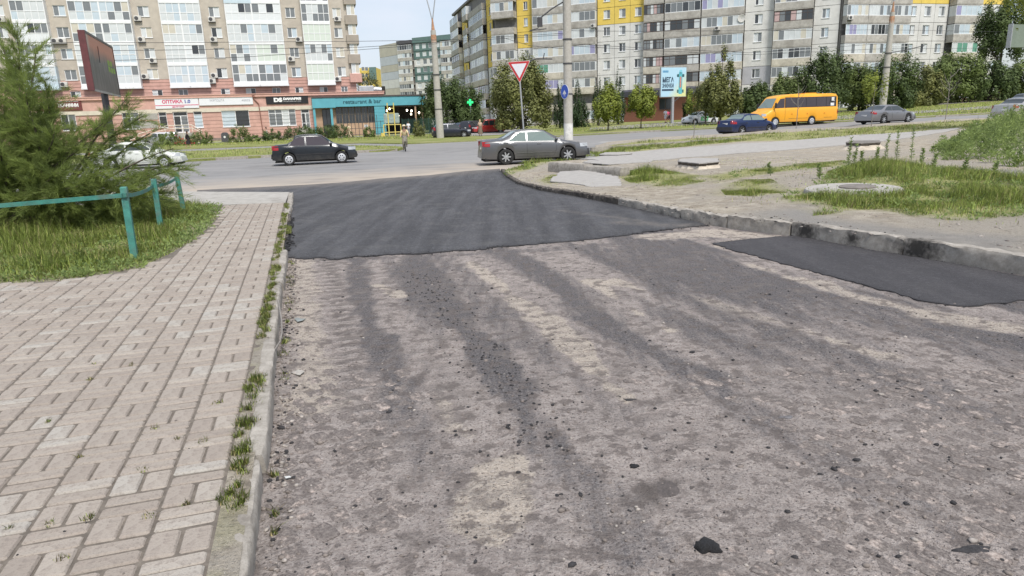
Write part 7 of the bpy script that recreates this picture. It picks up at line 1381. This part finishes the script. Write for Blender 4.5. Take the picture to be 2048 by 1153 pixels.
    if hat: MB().lathe([(.17*k, hd.z+.055*k), (.165*k, hd.z+.065*k), (.105*k, hd.z+.075*k), (.10*k, hd.z+.13*k), (.06*k, hd.z+.155*k), (0, hd.z+.16*k)], 14, c=(hd.x, hd.y, 0)).build('hat', fab(hat), o, smooth=True)
    for a, b in (('al', 'tl'), ('ar', 'tr')):
        MB().tube([J[a]-Vector((0, .05*k, .045*k)), J[a].lerp(J[b], .5)-Vector((0, 0, .02*k)), J[b]+Vector((0, .03*k, -.002))], [.045*k, .048*k, .036*k], 7).build('shoe', fab((.08, .07, .07)), o, smooth=True)
    return o
def bicycle(label, pos, rz, col=(.05, .05, .06), group=None):
    o = thing('bicycle', label, 'bicycle', pos, rz, group); fm = paint('bicycle paint %.2f' % sum(col), col, .2); r = .34
    for y in (-.52, .52):
        MB().tube([(0, y+r*math.cos(a), r+r*math.sin(a)) for a in [2*math.pi*q/20 for q in range(21)]], .02, 5, cap=False).build('wheel', M_tyre, o, smooth=True)
        mb = MB()
        for q in range(8): a = math.pi*q/8; mb.tube([(0, y+r*.96*math.cos(a), r+r*.96*math.sin(a)), (0, y-r*.96*math.cos(a), r-r*.96*math.sin(a))], .003, 3)
        mb.build('spokes', M_rim, o)['kind'] = 'stuff'
    MB().tube([(0, -.52, r), (0, -.05, .29), (0, .38, .80), (0, -.17, .80), (0, -.05, .29)], .018, 5).tube([(0, -.17, .80), (0, -.52, r)], .014, 5).tube([(0, -.17, .80), (0, -.21, .92)], .014, 5).build('frame', fm, o)
    MB().tube([(0, .36, .92), (0, .40, .75), (0, .52, r)], .018, 5).build('fork', fm, o); MB().tube([(-.30, .30, 1.04), (-.12, .38, 1.03), (0, .36, .93), (.12, .38, 1.03), (.30, .30, 1.04)], .014, 5).build('handlebar', M_rim, o)
    MB().ball((0, -.22, .93), .07, .13, .035).build('saddle', M_trim, o, smooth=True); MB().lathe([(.09, -.012), (.09, .012)], 14, 'x', (0, -.05, .29), cap=True).box(-.14, .14, -.08, -.02, .14, .16).build('crank', M_rim, o)
    return o
RR = lambda d: math.radians(d)
def lawn_p(px, Y, dz=.10): return gp(px, Y, dz)
b = G(811, 303); bicycle('white bicycle ridden towards the camera past the end of the median', b, RR(190), (.62, .6, .55)); person('person in pale yellow shirt and sun hat riding the white bicycle', b, RR(190), 1.74, 'ride', (.56, .47, .27), (.20, .18, .14), hat=(.60, .53, .38))
person('person in a long black coat walking past the rose bush', gp(378, 70, .0), RR(-75), 1.70, 'walk', (.015, .013, .015), (.02, .02, .02), dress=((.015, .013, .015), .45), jacket=True, longhair=True)
person('person in a white dress walking along the hedge', lawn_p(535, 88, .12), RR(105), 1.66, 'walk', (.66, .62, .58), dress=((.66, .62, .58), .30), longhair=True, sleeves=False)
person('person in beige shirt and trousers walking beside the last hedge section', lawn_p(700, 88, .1), RR(70), 1.74, 'walk', (.55, .45, .30), (.45, .37, .25), hair=(.35, .25, .14))
person('person with fair hair and long brown skirt standing at the car park entrance', gp(961, 75.5, .10), RR(-10), 1.72, 'stand', (.48, .35, .27), dress=((.17, .13, .10), .22), hair=(.55, .40, .25), longhair=True)
person('person in a white shirt standing by the terrace fence', lawn_p(818, 94, .1), RR(20), 1.76, 'stand', (.68, .70, .74), (.35, .36, .42))
person('person in white shirt walking beside the person in pink', gp(1330.5, 90, .12), RR(15), 1.78, 'walk', (.68, .70, .72), (.5, .5, .52), shorts=True)
person('person in bright pink top and dark shorts walking past the billboard post', gp(1337, 88.5, .12), RR(15), 1.68, 'walk', (.62, .10, .18), (.03, .03, .05), shorts=True, longhair=True, phase=-1)
b = gp(1845, 96.5, .13); bicycle('dark bicycle on the path before the row of trees', b, RR(95)); person('person in black riding the dark bicycle along the path', b, RR(95), 1.74, 'ride', (.03, .03, .035), (.04, .04, .05), shorts=True)
person('person in navy clothes walking beside the person in grey on the path', gp(1928, 96.5, .13), RR(95), 1.76, 'walk', (.035, .045, .09), (.03, .03, .04), shorts=True)
person('person in grey top and black shorts walking on the path', gp(1940, 96.8, .13), RR(95), 1.76, 'walk', (.22, .22, .24), (.03, .03, .03), shorts=True, phase=-1)
person('person in an orange shirt and white trousers walking with a child', gp(1997, 96.5, .13), RR(185), 1.76, 'walk', (.72, .25, .05), (.62, .58, .52))
person('small child in pink beside the person in orange', gp(1990, 96.3, .13), RR(185), 1.05, 'walk', (.62, .28, .28), (.4, .3, .3), phase=-1)
# ================================================================== LOOSE STONES, LUMPS AND COBBLES ON THE STREET
M_crumb = mat('asphalt crumb', (.035, .033, .035), .9, .4, 60, .6, 90); M_peb = mat('pale gravel', (.30, .27, .245), .9, .35, 40); M_tarlump = mat('black asphalt lump', (.016, .016, .018), .75, .4, 80, .9, 120, spec=.5); M_brl = mat('brown grit', (.17, .145, .13), .92, .3, 40)
IV, IF = ico(1, 1)
def rocks(name, P, R_, m, par, flat=.6, seed=1, midx=None):
    rg = np.random.default_rng(seed); n = len(P); k = len(IV); nz = 1+rg.uniform(-.28, .28, (n, k, 1)); sc = R_[:, None, None]*np.stack([rg.uniform(.8, 1.4, n), rg.uniform(.7, 1.1, n), np.full(n, flat)*rg.uniform(.6, 1.2, n)], 1)[:, None, :]
    V = IV[None]*nz*sc; a = rg.uniform(0, 6.28, n); c, s_ = np.cos(a)[:, None], np.sin(a)[:, None]; X = V[..., 0]*c-V[..., 1]*s_; Y = V[..., 0]*s_+V[..., 1]*c; V = np.stack([X, Y, V[..., 2]], -1)+P[:, None, :]; F = (IF[None]+(np.arange(n)*k)[:, None, None]).reshape(-1, 3)
    return obj(name, np_mesh(name, V.reshape(-1, 3), F, m, midx=None if midx is None else np.repeat(midx, len(IF))), par, kind='stuff')
def view_scatter(n, y0=470, y1=1160, power=1.0):
    "random spots on the near street, denser near the camera"
    out = []
    while len(out) < n:
        px_ = random.uniform(540, 2060); py_ = y0+(y1-y0)*random.random()**power; q = G(px_, py_); out.append((q.x, q.y))
    P = np.array(out); return P[inside(P, stp)]
def on_street(P, up): return np.column_stack([P, street_z(P[:, 0], P[:, 1])+up])
P = view_scatter(5200); tr = street_mask(P[:, 0], P[:, 1])[:, 0]; keep = RNG.uniform(0, 1, len(P)) < .22+.78*tr*ss(.35, .6, fbm(P[:, 0], P[:, 1], 1.1, 3, 6)+.12); P = P[keep]; R_ = np.clip(RNG.lognormal(-5.25, .48, len(P)), .0022, .019); rocks('asphalt_crumbs', on_street(P, R_*.25), R_, [M_crumb, M_brl, M_peb], street, .6, 2, RNG.choice([0, 0, 0, 1, 1, 1, 1, 2], len(P)))
# thicker crumbs in the darkest track, at the foot of the kerbs and along the edge of the new asphalt
def along(line, n, spread, rmin, rmax, zf, up=.3):
    L_ = [Vector((*p[:2], 0)) for p in line]; seg = [(b-a).length for a, b in zip(L_[:-1], L_[1:])]; out = []
    for _ in range(n):
        t = random.uniform(0, sum(seg)); i = 0
        while i < len(seg)-1 and t > seg[i]: t -= seg[i]; i += 1
        p = L_[i].lerp(L_[i+1], min(1, t/max(seg[i], 1e-6))); out.append((p.x+random.gauss(0, spread), p.y+random.gauss(0, spread)))
    P = np.array(out); R_ = RNG.uniform(rmin, rmax, len(P))**1; return np.column_stack([P, zf(P[:, 0], P[:, 1])+R_*up]), R_
P, R_ = along(PX([(830, 540), (880, 600), (950, 690), (1000, 760), (1060, 850), (1100, 900)]), 480, .15, .003, .012, street_z); rocks('asphalt_crumbs', P, R_, [M_crumb, M_brl], street, .6, 3, RNG.choice([0, 0, 1], len(P)))
P, R_ = along([kl(-.5, -.06), kl(6.4, -.06)], 900, .045, .003, .015, street_z); rocks('gravel', P, R_, [M_brl, M_peb, M_crumb], street, .65, 4, RNG.choice([0, 0, 0, 1, 2], len(P)))
P, R_ = along(fe, 420, .05, .003, .013, lambda X, Y: g(X, Y)+.012); rocks('asphalt_crumbs', P, R_, [M_crumb, M_tarlump], street, .7, 5, RNG.choice([0, 1], len(P)))
P, R_ = along(ptp+[ptp[0]], 350, .03, .003, .010, lambda X, Y: g(X, Y)+.006); rocks('asphalt_crumbs', P, R_, [M_crumb, M_tarlump], street, .7, 6, RNG.choice([0, 1], len(P)))
P, R_ = along(kr[:8], 260, .05, .006, .02, lambda X, Y: g(X, Y)+.03); rocks('asphalt_crumbs', P, R_, [M_crumb, M_tarlump], street, .7, 7, RNG.choice([0, 1], len(P)))
P, R_ = along(krin[3:12], 350, .16, .004, .018, lambda X, Y: zvf(X, Y)); rocks('rubble', P, R_, [M_crumb, M_brl, M_peb], bpy.data.objects['verge'], .6, 8, RNG.choice([0, 1, 2], len(P)))
P, R_ = along([kl(6.8, .05), kl(10.2, .05)], 420, .05, .01, .035, lambda X, Y: g(X, Y)+.05); rocks('asphalt_crumbs', P, R_, [M_crumb, M_tarlump], street, .8, 9, RNG.choice([0, 1], len(P)))
Q = scatter(vgp[:16]+[(14, 10), (14, 20), (5, 26)], 1500, zvf); R_ = RNG.uniform(.006, .03, len(Q)); rocks('rubble', Q, R_, [M_brl, M_peb], bpy.data.objects['verge'], .5, 10, RNG.choice([0, 1], len(Q)))
Q = scatter(pav, 260, lambda X, Y: g(X, Y)+.112); rocks('grit', Q, RNG.uniform(.002, .006, len(Q)), [M_brl, M_crumb], pavement, .6, 11, RNG.choice([0, 1], len(Q)))
# --- single lumps
def lump(label, px, py, rx, ry, h, seed, m=M_tarlump, flat=False, name='asphalt_lump', sub=3):
    V, F = ico(1, sub); rg = np.random.default_rng(seed); ph = rg.uniform(0, 6, 6); a = np.arctan2(V[:, 1], V[:, 0]); r = 1+.16*np.sin(3*a+ph[0])+.12*np.sin(5*a+ph[1])+.07*np.sin(9*a+ph[2]); nz = 1+.16*(fbm(V[:, 0]*2+ph[3], V[:, 1]*2+V[:, 2], 2.2, 3, seed)-.5)*2+rg.uniform(-.05, .05, len(V))
    V = V*nz[:, None]; V[:, 0] *= r*rx; V[:, 1] *= r*ry; V[:, 2] *= h; V[:, 2] = np.maximum(V[:, 2], -h*.3); q = G(px, py); o = obj(name, np_mesh(name, V, F, m, smooth=flat), None, label=label, cat='asphalt lump'); o.location = (q.x, q.y, float(street_z(np.array([q.x]), np.array([q.y]))[0])+(h*.18 if not flat else 0)); return o
lump('large crumbly black asphalt lump lying alone on the dusty street', 1414, 1097, .046, .040, .030, 1)
lump('small round black asphalt lump beside the damp stain', 1268, 934, .022, .017, .013, 2)
lump('flat dark sliver of asphalt pressed into the dusty street', 1260, 801, .034, .018, .006, 3, M_crumb, True)
lump('flat grey oval piece of asphalt pressed into the street', 1573, 836, .042, .018, .005, 4, mat('grey flake', (.12, .115, .12), .9, .3, 40), True)
lump('long dark flat flake of asphalt with a crumbling tail', 1948, 1103, .075, .03, .010, 5, M_crumb, True)
lump('faint dark flake beside the long crumbling one', 1990, 868, .03, .012, .005, 6, mat('grey flake', (.12, .115, .12), .9, .3, 40), True)
lump('broken dark stone at the foot of the paving kerb', 563, 858, .020, .014, .012, 7, M_crumb)
lump('wet-looking dark stain of thin tar with ragged outline', 1338, 976, .105, .072, .0035, 8, mat('damp tar skin', (.085, .072, .068), .8, .3, 50, .5, 90), True, 'tar_stain')
for i, (x_, y_) in enumerate(((990, 690), (1065, 790), (1095, 893), (1018, 858), (912, 873), (1160, 785), (1310, 818), (1350, 862), (760, 1000), (1120, 893), (960, 905), (1590, 1115), (1575, 1025), (1640, 950))):
    o = lump('small black crumb of asphalt scattered on the dusty street', x_, y_, random.uniform(.008, .014), random.uniform(.007, .011), .008, 20+i, M_crumb, False, 'asphalt_crumb', 2); o['group'] = 'loose asphalt crumbs'
# --- litter
def litter(label, pts, m, z=.012):
    P = [G(x, y) for x, y in pts]; c = sum(P, Vector())/len(P); o = MB().poly([tuple(p-c+Vector((0, 0, z+random.uniform(-.004, .006)))) for p in P], (0, 0, -.003)).build('litter', m, None, label=label, cat='litter'); o.location = c
litter('crumpled clear plastic scrap beside the kerb', [(589, 641), (597, 638), (602, 641), (612, 640), (606, 645), (595, 647)], mat('clear plastic', (.20, .22, .21), .35)); litter('white paper scrap near the kerb foot', [(583, 748), (597, 742), (610, 747), (600, 755), (596, 753)], mat('dirty paper', (.34, .32, .29), .8, .2, 30)); litter('small white shard close to the kerb', [(569, 957), (580, 955), (583, 960), (572, 963)], M_plate)
# --- cobbles showing through the dust
s = NT('cobble stone'); oi = s.n('ObjectInfo'); va = s.n('VectorMath', operation='ADD'); s.l(s.tc.outputs['Object'], va.inputs[0]); s.l(oi.outputs['Location'], va.inputs[1]); vv = va.outputs[0]
f_ = s.noise(70, 4, .8, vec=vv); c = s.mix(s.ramp(f_, .4, .62), (.105, .09, .085), (.235, .208, .193)); c = s.mix(s.ramp(s.noise(11, 5, .75, vec=vv), .52, .64, (.0, .0, .0), (1, 1, 1)), c, s.mix(s.ramp(f_, .4, .6), (.295, .24, .213), (.48, .415, .375))); s.bump(f_, .8, .01); M_cob = s.out(c, .92, 0, .2)
def cob_mesh(seed):
    rg = random.Random(seed); n = 16; a, b = .068, .05; ring = []
    for q in range(n):
        t = 2*math.pi*q/n; c_, s_ = math.cos(t), math.sin(t); e = .45; ring.append((a*abs(c_)**e*(1 if c_ > 0 else -1)*rg.uniform(.88, 1.06), b*abs(s_)**e*(1 if s_ > 0 else -1)*rg.uniform(.86, 1.06)))
    return MB().loft([[(x, y, -.02) for x, y in ring], [(x, y, -.001) for x, y in ring], [(x*.93, y*.92, .0016+rg.uniform(0, .001)) for x, y in ring], [(x*.6, y*.6, .0024) for x, y in ring], [(0, 0, .0025)]*n]).mesh('cobble', M_cob, smooth=True)
CM = [cob_mesh(i) for i in range(7)]; cnt = 0
cand = []
for i in range(-40, 60):
    for j in range(-10, 70):
        u_, v_ = (i+.5*(j % 2))*.152, j*.116; a = math.radians(-52)+.10*v_*.0; x_ = .4+u_*math.cos(a)-v_*math.sin(a)*1.0; y_ = 2.6+u_*math.sin(a)+v_*math.cos(a)
        cand.append((x_, y_))
cand = np.array(cand); px_ = np.array([proj((x_, y_, 0)) if y_ > 1 else (-1, -1) for x_, y_ in cand]); okc = inside(cand, stp) & (px_[:, 1] > 740) & (px_[:, 1] < 1250) & (px_[:, 0] > 560) & (px_[:, 0] < 2150)
dens = fbm(cand[:, 0], cand[:, 1], 1.15, 3, 31)+.14*np.clip((px_[:, 0]-900)/900, -1, 1)+.10*np.clip((px_[:, 1]-900)/250, -1, 1); okc &= dens+RNG.uniform(-.10, .10, len(dens)) > .585
for (x_, y_) in cand[okc][:290]:
    o = bpy.data.objects.new('cobble', random.choice(CM)); link(o, street); o.location = (x_+random.uniform(-.02, .02), y_+random.uniform(-.02, .02), float(street_z(np.array([x_]), np.array([y_]))[0])+random.uniform(-.0022, .0012)); o.rotation_euler = (random.uniform(-.02, .02), random.uniform(-.02, .02), math.radians(-52)+random.uniform(-.12, .12)); sc = random.uniform(.8, 1.08); o.scale = (sc, random.uniform(.8, 1.05), 1)
